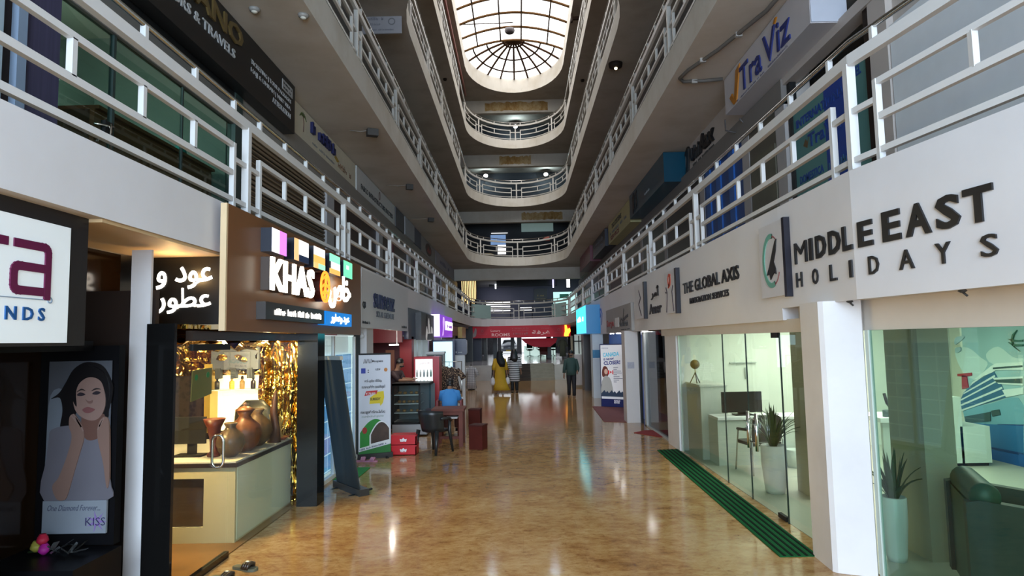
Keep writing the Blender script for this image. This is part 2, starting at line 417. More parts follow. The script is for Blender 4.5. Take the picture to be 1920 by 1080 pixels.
for j in range(13):
    y = 36-1.58*j
    MB().tube([(HX*t, y, vault(HX*t, y)-.02) for t in [-1+.1*i for i in range(21)]], .07, 6).build('arch_rib', rib, roof)
for x in (-2.1, -.75, .45, 1.95):
    MB().tube([(x, 17, vault(x, 20)-.01), (x, 36, vault(x, 36)-.01)], .045, 6).build('purlin', ribd, roof)
for k in range(1, 10):
    a = PI*k/10; c_, s_ = math.cos(a), math.sin(a)
    MB().tube([(HX*c_*t, 36+4.2*s_*t, vault(HX*c_*t, 36+4.2*s_*t)-.02) for t in (0, .25, .5, .75, .99)], .065, 6).build('dome_rib', mat('dome_rib', (.05, .022, .010), .6, spec=.1), roof)
for q in (.22, .55, .83):
    MB().tube([(HX*q*math.cos(PI*i/20), 36+4.2*q*math.sin(PI*i/20), vault(HX*q*math.cos(PI*i/20), 36+4.2*q*math.sin(PI*i/20))-.01) for i in range(21)], .05, 6).build('ring_rib', ribd, roof)
vt = MB().lathe((-.2, 34.2, 18.95), [(.05, .5), (.27, .42), (.29, .3), (.24, .2), (.14, .16), (.12, .24), (.02, .26)], 20)
single('roof_ventilator', vt, mat('vent_grey', (.10, .09, .10), .5), 'round dark ventilator hanging under the roof light', 'ventilator')
single('tie_rod', MB().tube([(-2.86, 32.9, 19.02), (0, 32.9, 19.06)], .028, 6), ribd, 'thin dark rod crossing half the roof light from its left edge', 'rod')
t = thing('wall_bracket', 'dark bracket arm fixed under the right edge of the roof light', 'bracket', (3.0, 30.2, 17.7))
MB().box(2.87, 30.1, 17.72, 3.65, 30.24, 17.86).build('arm', ribd, t); MB().box(2.84, 30.04, 17.62, 2.92, 30.3, 18.0).build('plate', ribd, t)

# gallery railings ---------------------------------------------------------
pipe = mat('handrail_steel', (.50, .48, .45), .22, 1)
def along(path):                            # arc-length walker over a plan polyline
    L = [0]
    for a, b in zip(path, path[1:]): L.append(L[-1]+math.dist(a, b))
    def at(d):
        d = max(0, min(L[-1], d))
        for i in range(len(path)-1):
            if d <= L[i+1]+1e-9:
                t = (d-L[i])/(L[i+1]-L[i]); return (path[i][0]+(path[i+1][0]-path[i][0])*t, path[i][1]+(path[i+1][1]-path[i][1])*t)
        return path[-1]
    return L, at
def railing(path, z, posts, label, enamel, simple=False):
    L, at = along(path); mid = at(L[-1]/2)
    R = thing('gallery_railing', label, 'railing', (mid[0], mid[1], z), 'gallery railings')
    def seg(d0, d1): return [d0]+[l for l in L if d0+.01 < l < d1-.01]+[d1]
    def rail(mb, d0, d1, za, zb, w):
        s = seg(d0, d1)
        for a, b in zip(s, s[1:]):
            pa, pb = at(a), at(b); mb.bar((*pa, z+(za+zb)/2), (*pb, z+(za+zb)/2), w, zb-za)
    def stub(mb, d, za, zb, w=.05):
        p = at(d); mb.box(p[0]-w/2, p[1]-w/2, z+za, p[0]+w/2, p[1]+w/2, z+zb)
    h = MB(); s_ = seg(0, L[-1]); h.tube([(*at(d), z+1.15) for d in s_], .024, 8); h.build('handrail', pipe, R)
    tb = MB(); rail(tb, 0, L[-1], .93, 1.03, .06)
    posts = [min(max(d, .02), L[-1]-.02) for d in posts]; posts = [d for i, d in enumerate(posts) if i == 0 or d-posts[i-1] > .8]
    bays = list(zip(posts, posts[1:]))
    for d0, d1 in bays:
        n = max(2, round((d1-d0)/.82)-1); e0, e1 = d0+.33, d1-.33
        for i in range(n+1): stub(tb, e0+(e1-e0)*i/n, 1.03, 1.14, .045)
    tb.build('top_rail', enamel, R)
    for d in posts:
        m_ = MB(); stub(m_, d, -.02, .95, .075); m_.build('post', enamel, R)
    for d0, d1 in bays:
        m_ = MB(); n = max(2, round((d1-d0)/.82)-1); e0, e1 = d0+.33, d1-.33
        rail(m_, e0, e1, .64, .69, .045); rail(m_, e0, e1, .345, .40, .045); rail(m_, d0, d1, .07, .12, .045)
        stub(m_, e0, 0, .69, .05); stub(m_, e1, 0, .69, .05)
        for i in range(1, n): stub(m_, e0+(e1-e0)*i/n, .39, .65, .045)
        rail(m_, d0, e0, .50, .55, .04); rail(m_, e1, d1, .50, .55, .04)
        m_.build('bay_frame', enamel, R)
    return R
def inset(path, d=.07):                     # shift towards the gallery side
    out = []
    for x, y in path: out.append((x+math.copysign(d, x) if abs(x) > .3 else x, y+(d if y > 36.5 else (-d if y < 16.5 and y > 12 and abs(x) < HX-.02 else 0))))
    return out
enam1 = mat('railing_white', (.78, .77, .76), .35, var=.04)
enam2 = mat('railing_grey', (.55, .53, .49), .4, var=.06)
XL = HX+.05
left1 = [(-XL, -.9), (-XL, 37.05)]
railing(left1, 3.5, [6.75+.9+3.83*k for k in range(-1, 9)], 'white railing along the left first floor gallery, above the brown shop sign', enam1)
rb = [(x+.06, y) for x, y in bend]+[(XL, 37.05)]
L_, at_ = along(rb)
def dist_at(y):
    for i in range(len(rb)-1):
        if rb[i][1] <= y <= rb[i+1][1]: return L_[i]+(y-rb[i][1])/(rb[i+1][1]-rb[i][1])*math.dist(rb[i], rb[i+1])
railing(rb, 3.5, [dist_at(y) for y in (1.2, 5.47, 10.37, 13.98, 17.57, 21.22, 25.2, 28.9, 32.6, 36.3)], 'white railing along the right first floor gallery, above the black lettered fascia', enam1)
def end_rail(far, z, label, m_):
    p = inset(far); L, _ = along(p); n = L[-1]
    return railing(p, z, [.1, n*.25, n*.5, n*.75, n-.1], label, m_)
end_rail(FAR1, 3.5, 'curved white railing at the far end of the first floor, above the red banner', enam2)
for lv, (z, nm) in enumerate([(7.35, 'second'), (11.15, 'third'), (14.95, 'fourth')]):
    y0 = -4 if lv == 0 else 17
    for s, sd in ((-1, 'left'), (1, 'right')):
        y1 = 35.85; y0 += .15; p = [(s*XL, y0), (s*XL, y1)]; n = y1-y0
        ks = [i*3.8 for i in range(int(n/3.8)+1)]
        railing(p, z, [k+.05 for k in ks], 'grey railing along the %s side of the %s floor gallery' % (sd, nm), enam2)
    end_rail(FAR, z, 'curved pale railing at the far end of the %s floor gallery' % nm, mat('railing_pale', (.66, .63, .58), .4))
    if lv: end_rail(NEAR[::-1], z, 'curved pale railing at the near end of the %s floor gallery, overhead' % nm, enam2)
# ------------------------------------------------------------------ left side: jewellery corner, perfume shop, solar shop
AR_OUD = '\ufeed \ufea9\ufeee\ufecb'; AR_PERF = '\ufead\ufeee\ufec4\ufecb'; AR_KHAS = '\ufeb9\ufe8e\ufea7'
AR_BOTH = '\ufead\ufeee\ufec4\ufecb\ufeed \ufea9\ufeee\ufecb'
glow = mat('lit_letters', (1, .93, .80), .4, emis=5, ecol=(1, .90, .72), var=0)
glow_cool = mat('lit_white', (1, 1, 1), .4, emis=3.2, ecol=(1, 1, 1), var=0)
# --- jewellery shop
sign = thing('shop_sign', 'big white sign in a black frame with plum lettering over the dark shop window', 'sign', (-3.1, 3.4, 2.12))
MB().box(-3.3, 2.4, 2.12, -2.985, 4.36, 3.0).build('frame', mat('frame_black', (.014, .011, .012), .5), sign)
MB().box(-3.0, 2.5, 2.14, -2.972, 4.17, 2.9).build('face', mat('sign_white', (.80, .84, .84), .4, emis=.20, ecol=(.85, .95, 1), var=.02), sign)
fr = LW(-2.972, 0, 0); m_ = MB()
def bend_path(fr, pts, w, mb, n=.008): 
    for k_, (a, b) in enumerate(zip(pts, pts[1:])):
        nn = n*(1+.03*k_); a, b = Vector((*a, 0)), Vector((*b, 0)); t = (b-a).normalized(); q = Vector((-t.y, t.x, 0))*w/2; e = t*w*.35
        mb.prism(fr, [(p.x, p.y) for p in (a-e-q, b+e-q, b+e+q, a-e+q)], 0, nn)
def rpath(pts, k=4): 
    out = [pts[0]]
    for i in range(1, len(pts)-1):
        a, p, b = Vector(pts[i-1]), Vector(pts[i]), Vector(pts[i+1]); r = .045
        p0 = p+(a-p).normalized()*r; p1 = p+(b-p).normalized()*r
        for j in range(k+1):
            t = j/k; out.append(tuple(p0*(1-t)**2+p*2*t*(1-t)+p1*t*t))
    return out+[pts[-1]]
# letter a and the tail of the letter before it
bend_path(fr, rpath([(3.71, 2.735), (3.97, 2.735), (3.97, 2.425)]), .052, m_)
bend_path(fr, rpath([(3.97, 2.455), (3.70, 2.455), (3.70, 2.60), (3.95, 2.60)]), .052, m_)
bend_path(fr, rpath([(3.44, 2.43), (3.44, 2.735), (3.63, 2.735)]), .052, m_)
m_.build('lettering', mat('plum', (.13, .006, .055), .4), sign)
m_ = MB(); m_.obox(fr, 3.2, 3.98, 2.405, 2.411, 0, .006); m_.ring(fr, 4.0, 2.408, .02, .02, .006, 0, .006); m_.build('rule', mat('sign_grey', (.30, .38, .48), .5), sign)
MB().text(fr, 'N D S', 3.65, 2.275, .31, .082, 0, .008, bold=.02).build('small_lettering', mat('sign_blue', (.01, .09, .28), .4), sign)
# dark window recess: glossy brown panel above, display board with a poster, ledge
wall('wall_left_recess', -3.95, 2.0, 0, -3.85, 6.1, 3.0, mat('recess_panel', (.014, .007, .003), .12, var=.3, scale=2, spec=.35))
wall('trim_1', -3.7, 2.2, 0, -3.35, 4.05, 2.12, mat('window_black', (.004, .004, .005), .4, spec=.12))
wall('trim_2', -3.85, 4.55, 0, -3.14, 5.1, .56, MATS['window_black'])
wall('trim_3', -3.85, 5.12, .56, -3.22, 5.2, 2.12, MATS['window_black'])
wall('trim_4', -3.75, 4.1, 2.08, -3.42, 5.1, 2.16, MATS['window_black'])
wall('trim_5', -3.7, 4.36, 2.975, -2.89, 6.3, 2.999, mat('recess_glow', (.62, .44, .24), .6)); point('recess_fill', (-3.25, 5.9, 2.80), 5, (1, .62, .25), .04)  # soffit colour carries the sign's warm glow; the warm lamp is added
wall('pillar_1', -3.375, 5.5, 0, -3.20, 5.53, 2.95, whitep)
PO = FW(-3.765, 5.1, .66)                    # poster, .51 wide, 1.34 tall
po = thing('poster', 'tall poster of a dark haired woman with hands at her neck, in the dark window', 'poster', (-3.5, 5.11, .66))
PW, PH = .51, 1.34
def pq(x, y): return ((x-(93-13*(y-675)/325))/121*PW, (1000-y)/325*PH)
def pshape(name, col, pts, n, sm=4, label=None, r=.35):
    o = MB().prism(PO, [pq(*p) for p in pts], 0, n, sm).build(name, mat('poster_'+name, col, r, var=.10, scale=4), po)
    return o
K = .42
def kk(r, g, b): return (r*K, g*K, b*K)
pshape('sheet', kk(.17, .19, .23), [(93, 675), (213, 675), (200, 1000), (80, 1000)], .004, 0)
pshape('backlight', kk(.34, .40, .48), [(95, 740), (125, 735), (130, 800), (105, 930), (83, 945), (86, 850)], .006)
pshape('far_hair', kk(.012, .010, .012), [(140, 690), (165, 677), (195, 685), (212, 715), (213, 740), (206, 770), (200, 785), (150, 770), (140, 790), (135, 800), (114, 803), (118, 770), (113, 745), (96, 747), (112, 735), (125, 715)], .008)
pshape('blouse', kk(.28, .27, .32), [(98, 805), (135, 798), (165, 812), (185, 812), (205, 800), (207, 900), (204, 938), (83, 938), (88, 860), (92, 825)], .010)
pshape('neck', kk(.26, .13, .10), [(158, 778), (198, 778), (192, 815), (178, 826), (163, 824), (156, 805)], .012)
pshape('face', kk(.50, .32, .27), [(170, 703), (190, 710), (199, 735), (200, 760), (192, 780), (178, 789), (160, 785), (145, 772), (139, 750), (142, 728), (152, 710)], .014)
pshape('hair', kk(.012, .010, .012), [(146, 762), (137, 745), (133, 725), (143, 700), (168, 683), (196, 696), (207, 722), (205, 752), (201, 738), (192, 714), (172, 706), (153, 716), (145, 735)], .016)
m_ = MB()
for pts in ([(146, 735), (155, 728), (163, 732), (155, 731)], [(174, 733), (183, 727), (193, 730), (184, 730)]): m_.prism(PO, [pq(*p) for p in pts], .014, .016, 4)
m_.build('brows', mat('poster_brow', (.02, .012, .01), .5), po)
m_ = MB()
for pts in ([(147, 740), (154, 735), (163, 739), (155, 742)], [(176, 738), (184, 733), (192, 736), (185, 740)]): m_.prism(PO, [pq(*p) for p in pts], .014, .017, 4)
m_.build('eyes', mat('poster_eye', (.025, .02, .025), .3), po)
pshape('nose_shade', kk(.34, .19, .16), [(163, 748), (168, 756), (175, 756), (177, 750), (172, 752), (166, 751)], .0165)
pshape('lips', kk(.36, .14, .14), [(157, 768), (166, 763), (172, 764), (181, 768), (172, 774), (163, 774)], .0165)
pshape('arm', kk(.42, .26, .21), [(133, 782), (140, 776), (147, 784), (157, 800), (160, 822), (152, 850), (140, 890), (128, 930), (120, 938), (108, 935), (100, 912), (112, 895), (128, 855), (137, 820), (132, 800)], .018)
pshape('second_arm', kk(.42, .26, .21), [(190, 790), (200, 782), (207, 792), (208, 830), (207, 900), (202, 915), (196, 870), (188, 835), (185, 810)], .018)
m_ = MB()
for x0, y0, x1, y1 in ((137, 779, 150, 795), (141, 777, 155, 800), (146, 783, 159, 808), (198, 785, 190, 800), (194, 788, 187, 806)):
    a, b = pq(x0, y0), pq(x1, y1); bend_path(Fr(PO.o+PO.n*.018, PO.u, PO.v), [a, b], .012, m_, .002)
m_.build('fingers', mat('poster_finger', kk(.50, .33, .28), .4), po)
pshape('caption_band', kk(.46, .52, .60), [(82.6, 939), (202.6, 939), (200, 1000), (80, 1000)], .019, 0)
m_ = MB().text(Fr(PO.o+PO.n*.019, PO.u, PO.v), 'One Diamond Forever...', .035, .175, .42, .045, 0, .002, slant=.25)
m_.build('caption', mat('poster_caption', (.05, .06, .10), .5), po)
m_ = MB().text(Fr(PO.o+PO.n*.021, PO.u, PO.v), 'KISS', .345, .06, .155, .062, 0, .002, bold=-.01)
m_.build('title', mat('poster_title', (.02, .015, .08), .5), po)
m_ = MB()
for k in range(7):
    a = 2*PI*k/7; m_.prism(PO, [(.43+.02*math.cos(a+.5), .09+.02*math.sin(a+.5)), (.43+.085*math.cos(a), .09+.085*math.sin(a)), (.43+.02*math.cos(a-.5), .09+.02*math.sin(a-.5))], .019, .0205)
m_.build('flower_mark', mat('poster_lilac', (.20, .12, .34), .5), po)
def flower(name, label, c, cols, rs_):
    t = thing(name, label, 'flower', c)
    for i, (dx, dz, col, cn) in enumerate(cols):
        m_ = MB()
        for q in range(3): m_.lathe((c[0]+dx, c[1], c[2]+dz+.01*q), [(rs_*(.35+.1*q), 0), (rs_*(1-.15*q), rs_*.7), (rs_*(.8-.15*q), rs_*1.5), (rs_*.1, rs_*1.2)], 9)
        m_.build('bloom', mat(cn, col, .6), t)
    MB().tube([(c[0]-.12, c[1]+.02, c[2]+.012), (c[0], c[1], c[2]+.03), (c[0]+.05, c[1], c[2]+.06)], .008, 6).build('stem', mat('stem_green', (.03, .07, .02), .6), t)
    return t
flower('artificial_flower', 'red, magenta and yellow artificial flowers lying on the dark window ledge', (-3.62, 4.9, .562), [(-.045, .02, (.30, .27, .04), 'bloom_yellow'), (0, .07, (.42, .01, .04), 'bloom_red'), (.015, 0, (.36, .01, .22), 'bloom_pink')], .042)
m_ = MB()
for i in range(16):
    c0 = Vector((-3.46+RND.uniform(-.09, .09), 4.9+RND.uniform(-.04, .04), .562+RND.uniform(0, .05))); d_ = Vector((RND.uniform(-.1, .1), RND.uniform(-.05, .05), RND.uniform(0, .08)))
    q = d_.cross(Vector((0, 0, 1))).normalized()*.022; m_.add([c0-q, c0+q, c0+d_+q, c0+d_-q], [(0, 1, 2, 3)])
single('foil_bouquet', m_, mat('foil_wrap', (.35, .36, .36), .2, .8), 'crumpled silver and dark wrapped posy on the ledge under the poster', 'bouquet')
# --- white lit Arabic sign facing the street
sg = thing('hanging_sign', 'square black sign with two lines of glowing Arabic script, facing the street', 'sign', (-3.2, 6.25, 2.3))
MB().box(-3.60, 6.18, 2.31, -2.88, 6.34, 2.98).build('case', mat('sign_black', (.006, .006, .006), .3), sg)
MB().box(-3.62, 6.17, 2.26, -2.88, 6.36, 2.31).build('lip', mat('sign_lip', (.38, .30, .18), .4), sg)
fr = FW(0, 6.18, 0); glowA = mat('lit_arabic', (1, .97, .9), .4, emis=5, ecol=(1, .93, .82), var=0, sample=True)
MB().text(fr, AR_OUD, -3.54, 2.66, .55, .22, 0, .012, bold=.012).text(fr, AR_PERF, -3.54, 2.42, .54, .25, 0, .012, bold=.012).build('script', glowA, sg)
# --- perfume shop sign
ks = thing('shop_sign', 'wide brown shop sign with glowing white letters and a row of lit cubes', 'sign', (-2.8, 8.5, 2.24))
brown = mat('sign_brown', (.21, .088, .030), .35, var=.05)
MB().box(-2.80, 5.95, 2.24, -2.74, 11.02, 3.45).build('panel', brown, ks); MB().box(-2.865, 6.1, 2.3, -2.80, 10.9, 3.42).build('backing', blackm, ks)
MB().box(-2.80, 5.92, 2.24, -2.742, 5.95, 3.45).build('end_cap', mat('end_cap', (.72, .55, .33), .4), ks)
q = 2.62/2.74
def sc(y, z): return y*q, 2.1+(z-2.1)*q
cubes = [(7.02, 7.46, 3.14, 3.41, [((.95, .9, 1), 0, .5, 0, 1), ((.75, .25, .85), .5, 1, 0, 1)]), (7.73, 8.25, 3.14, 3.41, [((1, .55, .25), 0, .3, 0, 1), ((1, 1, .95), .3, 1, .3, 1), ((.01, .02, .05), .3, 1, 0, .3)]),
         (8.47, 8.96, 3.13, 3.42, [((1, .9, .85), 0, 1, .6, 1), ((1, .5, .12), 0, 1, .25, .6), ((.4, .9, .6), .35, 1, 0, .25), ((1, .55, .2), 0, .35, 0, .25)]), (9.19, 9.72, 3.13, 3.42, [((.3, .85, .6), 0, 1, .6, 1), ((1, 1, .95), .15, 1, .25, .6), ((1, .5, .12), 0, 1, 0, .25)]), (9.93, 10.44, 3.15, 3.41, [((.2, .8, .5), 0, 1, 0, 1), ((.8, 1, .9), .3, .6, .5, .75)])]
for i, (y0, y1, z0, z1, pt) in enumerate(cubes):
    (a, z0), (b, z1) = sc(y0, z0), sc(y1, z1)
    cb = MB().box(-2.74, a, z0, -2.62, b, z1).build('cube_light', mat('cube_side', (.010, .014, .028), .3), ks)
    for j, (c_, u0, u1, v0, v1) in enumerate(pt):
        MB().obox(LW(-2.62, a, z0), u0*(b-a), u1*(b-a), v0*(z1-z0), v1*(z1-z0), 0, .004+.002*j).build('cube_face', mat('cube_face_%d%d' % (i, j), c_, .3, emis=.95, ecol=c_, var=0), cb)
fr = LW(-2.74, 0, 0)
letters(ks, glow, fr, 'KHAS', 6.72, 2.68, 1.42, .365, .10, .125, bold=.02)
letters(ks, mat('letter_side', (.06, .04, .03), .4), fr, 'KHAS', 6.72, 2.68, 1.42, .365, 0, .10, bold=.02)
MB().text(fr, AR_KHAS, 8.80, 2.60, 1.12, .55, .10, .12, bold=.02).build('arabic_letters', glow, ks)
m_ = MB(); fl_ = LW(-2.63, 8.60, 2.87)
m_.ring(fl_, 0, 0, .20, .215, .03, 0, .02, 24)
for y, w in ((-.12, .14), (-.03, .18), (.07, .17)): m_.prism(fl_, [(-w, y), (0, y+.06), (w, y+.02), (w, y+.045), (0, y+.085), (-w, y+.025)], 0, .02)
m_.prism(fl_, [(-.05, -.15), (.0, -.17), (.06, .15), (.02, .17)], 0, .02)
m_.build('flame_mark', mat('lit_orange', (1, .25, .03), .4, emis=2.4, ecol=(1, .22, .02), var=0), ks)
MB().disc(LW(-2.74, 8.60, 2.87), 0, 0, .19, .20, 0, .10).build('flame_backing', mat('flame_backing', (.05, .008, .005), .4), ks)
MB().box(-2.74, 6.62, 2.37, -2.64, 8.62, 2.555).build('strip', mat('strip_dark', (.04, .033, .03), .3), ks)
marks(marks(MB(), LW(-2.64, 0, 0), 6.86, 2.425, .95, .075, 17), LW(-2.64, 0, 0), 7.86, 2.425, .62, .075, 12, seed=3).build('phone_numbers', mat('lit_small', (1, .95, .85), .4, emis=2.5, ecol=(1, .93, .8), var=0), ks)
MB().box(-2.74, 8.66, 2.36, -2.63, 10.0, 2.55).build('blue_panel', mat('lit_blue', (.0, .13, .42), .3, emis=.7, ecol=(.0, .22, .75), var=.3, scale=4), ks)
MB().text(LW(-2.63, 0, 0), AR_BOTH, 8.9, 2.385, .95, .14, 0, .006, bold=.03).build('blue_panel_script', glow_cool, ks)
# --- perfume shop front: black jamb, glass door, fixed glass, counter, gold foil
wall('trim_6', -3.19, 5.44, 0, -2.95, 5.48, 2.3, black)
wall('trim_7', -2.99, 5.7, 2.15, -2.93, 8.5, 2.24, mat('transom', (.03, .02, .015), .25))
d = struct('door_1', MB().box(-2.975, 5.50, .06, -2.963, 6.52, 2.12), clear)
m_ = MB()
for sx in (0,):
    pts = [(-2.965+.055*math.cos(PI*i/8), 6.30+sx, 1.17+.06*math.sin(PI*i/8)) for i in range(9)]+[(-2.965-.055*math.cos(PI*i/8), 6.30+sx, .98-.06*math.sin(PI*i/8)) for i in range(9)]
    m_.tube(pts, .013, 8, closed=True)
m_.build('door_handle', mat('bright_chrome', (.75, .74, .72), .12, 1), d)
MB().box(-2.99, 5.49, 0, -2.94, 6.52, .06).build('door_rail', black, d)
MB().box(-2.99, 5.76, 2.06, -2.95, 6.50, 2.12).build('door_closer', blackm, d)
struct('window_1', MB().box(-2.975, 6.54, 0, -2.965, 8.42, 2.13), clear)
wall('floor_perfume', -5.4, 5.7, .0, -2.98, 8.8, .006, mat('shop_floor_brown', (.30, .15, .055), .3, var=.3, scale=3))
wall('wall_perfume_side', -5.5, 5.6, 0, -5.4, 8.9, 2.6, dark)
wall('ceiling_perfume', -5.4, 5.7, 2.26, -2.99, 8.85, 2.3, gf)
wall('wall_perfume_near', -5.4, 5.56, 0, -3.19, 5.62, 2.6, dark)
m_, nt, b = node_mat('damask'); vo = nt.nodes.new('ShaderNodeTexVoronoi'); vo.inputs['Scale'].default_value = 16
tc = nt.nodes.new('ShaderNodeTexCoord'); nt.links.new(tc.outputs['Object'], vo.inputs['Vector'])
r = ramp(nt, [(.3, (.010, .007, .005)), (.5, (.045, .030, .022))]); nt.links.new(vo.outputs['Distance'], r.inputs[0]); nt.links.new(r.outputs[0], b.inputs['Base Color'])
wall('wall_perfume_back', -5.4, 8.8, 0, -2.99, 8.9, 2.6, m_)
# crinkled gold foil lining at the end, standing in uneven columns
m_ = MB(); P = []; F = []; nx, nz = 26, 30
for i in range(nx+1):
    for j in range(nz+1):
        x = -3.56+.55*i/nx; z = 2.26*j/nz; P.append((x, 8.72+.035*math.sin(i*1.1+.3*math.sin(j*.5))+.02*math.sin(j*.9+i*.7), z))
for i in range(nx):
    for j in range(nz): a = i*(nz+1)+j; F.append((a, a+1, a+nz+2, a+nz+1))
m_.add(P, F, True); struct('wall_gold_foil', m_, gf)
m_ = MB(); P = []; F = []
for i in range(31):
    for j in range(21):
        P.append((-4.9+1.9*i/30, 5.9+2.7*j/20, 2.14+.045*math.sin(j*1.7+math.sin(i*.9))+.03*math.sin(i*1.3+j*.6)))
for i in range(30):
    for j in range(20): a = i*21+j; F.append((a, a+21, a+22, a+1))
m_.add(P, F, True); struct('ceiling_gold_foil', m_, gf)
m_ = MB(); P = []; F = []
for i in range(37):
    for j in range(15):
        x = -4.75+1.22*i/36; z = 1.70+.52*j/14; P.append((x, 8.70-.04*math.sin(j*1.3+.8*math.sin(i*.45))-.03*math.sin(i*.8+j*.5)-.012*j, z))
for i in range(36):
    for j in range(14): a = i*15+j; F.append((a, a+1, a+16, a+15))
struct('wall_gold_valance', MB().add(P, F, True), gf)
ct = thing('shop_counter', 'cream L shaped shop counter with black edged white top behind the glass', 'counter', (-3.4, 7.5, 0))
cream = mat('counter_cream', (.68, .58, .36), .4, var=.03)
MB().box(-3.30, 6.98, 0, -3.08, 8.62, .80).box(-3.3, 6.96, 0, -3.08, 6.98, .80).box(-4.6, 6.96, .68, -3.3, 7.0, .80).box(-4.6, 6.96, 0, -3.3, 7.0, .17).box(-3.42, 6.96, .17, -3.3, 7.0, .68).build('body', cream, ct)
MB().box(-4.3, 7.02, .14, -3.42, 7.05, .70).build('dark_panel', mat('counter_dark', (.05, .034, .026), .2, var=.2), ct)
MB().box(-3.085, 7.0, .03, -3.072, 8.60, .80).build('frosted_side', mat('frosted', (.62, .66, .52), .35, emis=.05, ecol=(.9, .95, .7), var=.02), ct)
MB().box(-4.6, 6.93, .80, -3.05, 8.64, .845).build('top_edge', mat('edge_dark', (.03, .02, .02), .3), ct)
MB().box(-4.59, 6.94, .845, -3.07, 8.63, .86).build('top', mat('counter_top', (.78, .74, .66), .3), ct)
def terra(name, c): return mat(name, c, .35, var=.55, scale=12)
def vase(label, c, prof, m_, group=None, name='vase'): return single(name, MB().lathe(c, prof, 22), m_, label, 'vase', group)
vase('tall flared dark red vase on the counter behind the door handle', (-3.47, 7.28, .86), [(.07, 0), (.075, .03), (.04, .06), (.05, .2), (.075, .32), (.12, .42), (.11, .42), (.06, .3), (.01, .1)], terra('terracotta_red', (.12, .026, .014)))
def urn(label, c, s_, m_):
    t = thing('urn', label, 'urn', c)
    MB().lathe(c, [(.06*s_, 0), (.13*s_, .06*s_), (.17*s_, .16*s_), (.15*s_, .26*s_), (.07*s_, .33*s_), (.055*s_, .36*s_), (.08*s_, .40*s_), (.07*s_, .41*s_), (.03*s_, .38*s_)], 22).build('body', m_, t)
    return t
urn('squat mottled clay urn, foremost of the urns on the perfume counter', (-3.27, 7.25, .86), .92, terra('clay_mottled', (.10, .06, .03)))
u2 = urn('lidded copper coloured urn standing between two clay urns on the counter', (-3.27, 7.62, .86), 1.15, terra('copper_clay', (.16, .055, .022)))
MB().lathe((-3.27, 7.62, 1.325), [(.10, 0), (.11, .02), (.05, .05), (.015, .06), (.025, .085), (.01, .1)], 18).build('lid', terra('lid_clay', (.22, .08, .03)), u2)
urn('tall clay urn with a narrow neck, farther along the perfume counter', (-3.29, 8.02, .86), 1.1, terra('clay_brown', (.14, .08, .04)))
single('wood_sculpture', MB().loft([((-3.16, 8.25, .86), .09, .06), ((-3.14, 8.25, 1.05), .05, .05), ((-3.17, 8.24, 1.25), .045, .04), ((-3.15, 8.25, 1.45), .03, .03), ((-3.15, 8.25, 1.52), .008, .008)], 9), terra('driftwood', (.10, .04, .025)), 'dark carved driftwood piece at the far end of the perfume counter', 'ornament')
m_ = MB()
for i in range(14): m_.tube([(-3.18+.05*math.cos(i), 8.45+.05*math.sin(i), .90), (-3.18+.11*math.cos(i*1.7), 8.45+.08*math.sin(i*1.3), 1.12+.08*math.sin(i*2.3))], .006, 5)
tr = thing('dried_twigs', 'bundle of pale dried twigs in a red dish beside the gold foil', 'decoration', (-3.18, 8.45, .86))
m_.build('twigs', terra('twigs', (.45, .33, .13)), tr); MB().lathe((-3.18, 8.45, .86), [(.08, 0), (.13, .04), (.12, .04), (.03, .015)], 18).build('dish', terra('dish_red', (.28, .06, .03)), tr)
mn = thing('monitor', 'black computer monitor on the perfume shop counter', 'monitor', (-3.75, 7.3, .86))
MB().box(-4.05, 7.30, 1.0, -3.58, 7.33, 1.30).build('screen', mat('monitor_black', (.02, .02, .018), .3), mn); MB().box(-3.80, 7.33, .88, -3.70, 7.36, 1.05).build('neck', blackm, mn); MB().box(-3.92, 7.24, .86, -3.60, 7.42, .88).build('base', blackm, mn)
oc = thing('office_chair', 'black padded chair with a rounded back behind the perfume counter', 'chair', (-3.45, 8.3, .006))
MB().loft([((-3.50, 8.42, .70), .24, .04), ((-3.50, 8.43, 1.0), .27, .05), ((-3.50, 8.44, 1.25), .25, .05), ((-3.50, 8.45, 1.38), .12, .03)], 16).build('backrest', mat('leather_black', (.022, .024, .020), .35), oc)
MB().ell((-3.52, 8.2, .5), .24, .24, .07).build('seat', MATS['leather_black'], oc); MB().tube([(-3.52, 8.2, .46), (-3.52, 8.2, .06)], .03).build('column', blackm, oc)
m_ = MB()
for k in range(5): m_.tube([(-3.52, 8.2, .09), (-3.52+.25*math.cos(k*1.257), 8.2+.25*math.sin(k*1.257), .03)], .022)
m_.build('base', blackm, oc)
sh = thing('display_shelf', 'bright backlit niche with a glass shelf at the back of the perfume shop', 'shelf', (-3.85, 8.75, .9))
MB().box(-4.14, 8.77, .95, -3.54, 8.80, 1.86).build('lit_back', mat('lit_niche', (1, .9, .7), .5, emis=1.5, ecol=(1, .82, .50), var=0, sample=True), sh)
MB().box(-4.22, 8.55, .95, -4.14, 8.80, 1.86).build('gold_side', mat('gold_side', (.75, .50, .10), .3, .5), sh)
MB().box(-4.14, 8.56, 1.50, -3.54, 8.78, 1.515).build('glass_shelf', mat('shelf_glass', (.8, .9, .85), .1), sh)
MB().box(-4.16, 8.60, 1.78, -3.52, 8.66, 2.08).build('canopy', mat('canopy_slate', (.10, .11, .15), .4), sh)
for x in (-4.06, -3.85, -3.63): MB().box(x-.035, 8.58, 1.66, x+.035, 8.66, 1.80).build('tab', mat('tab_slate', (.05, .055, .06), .4), sh)
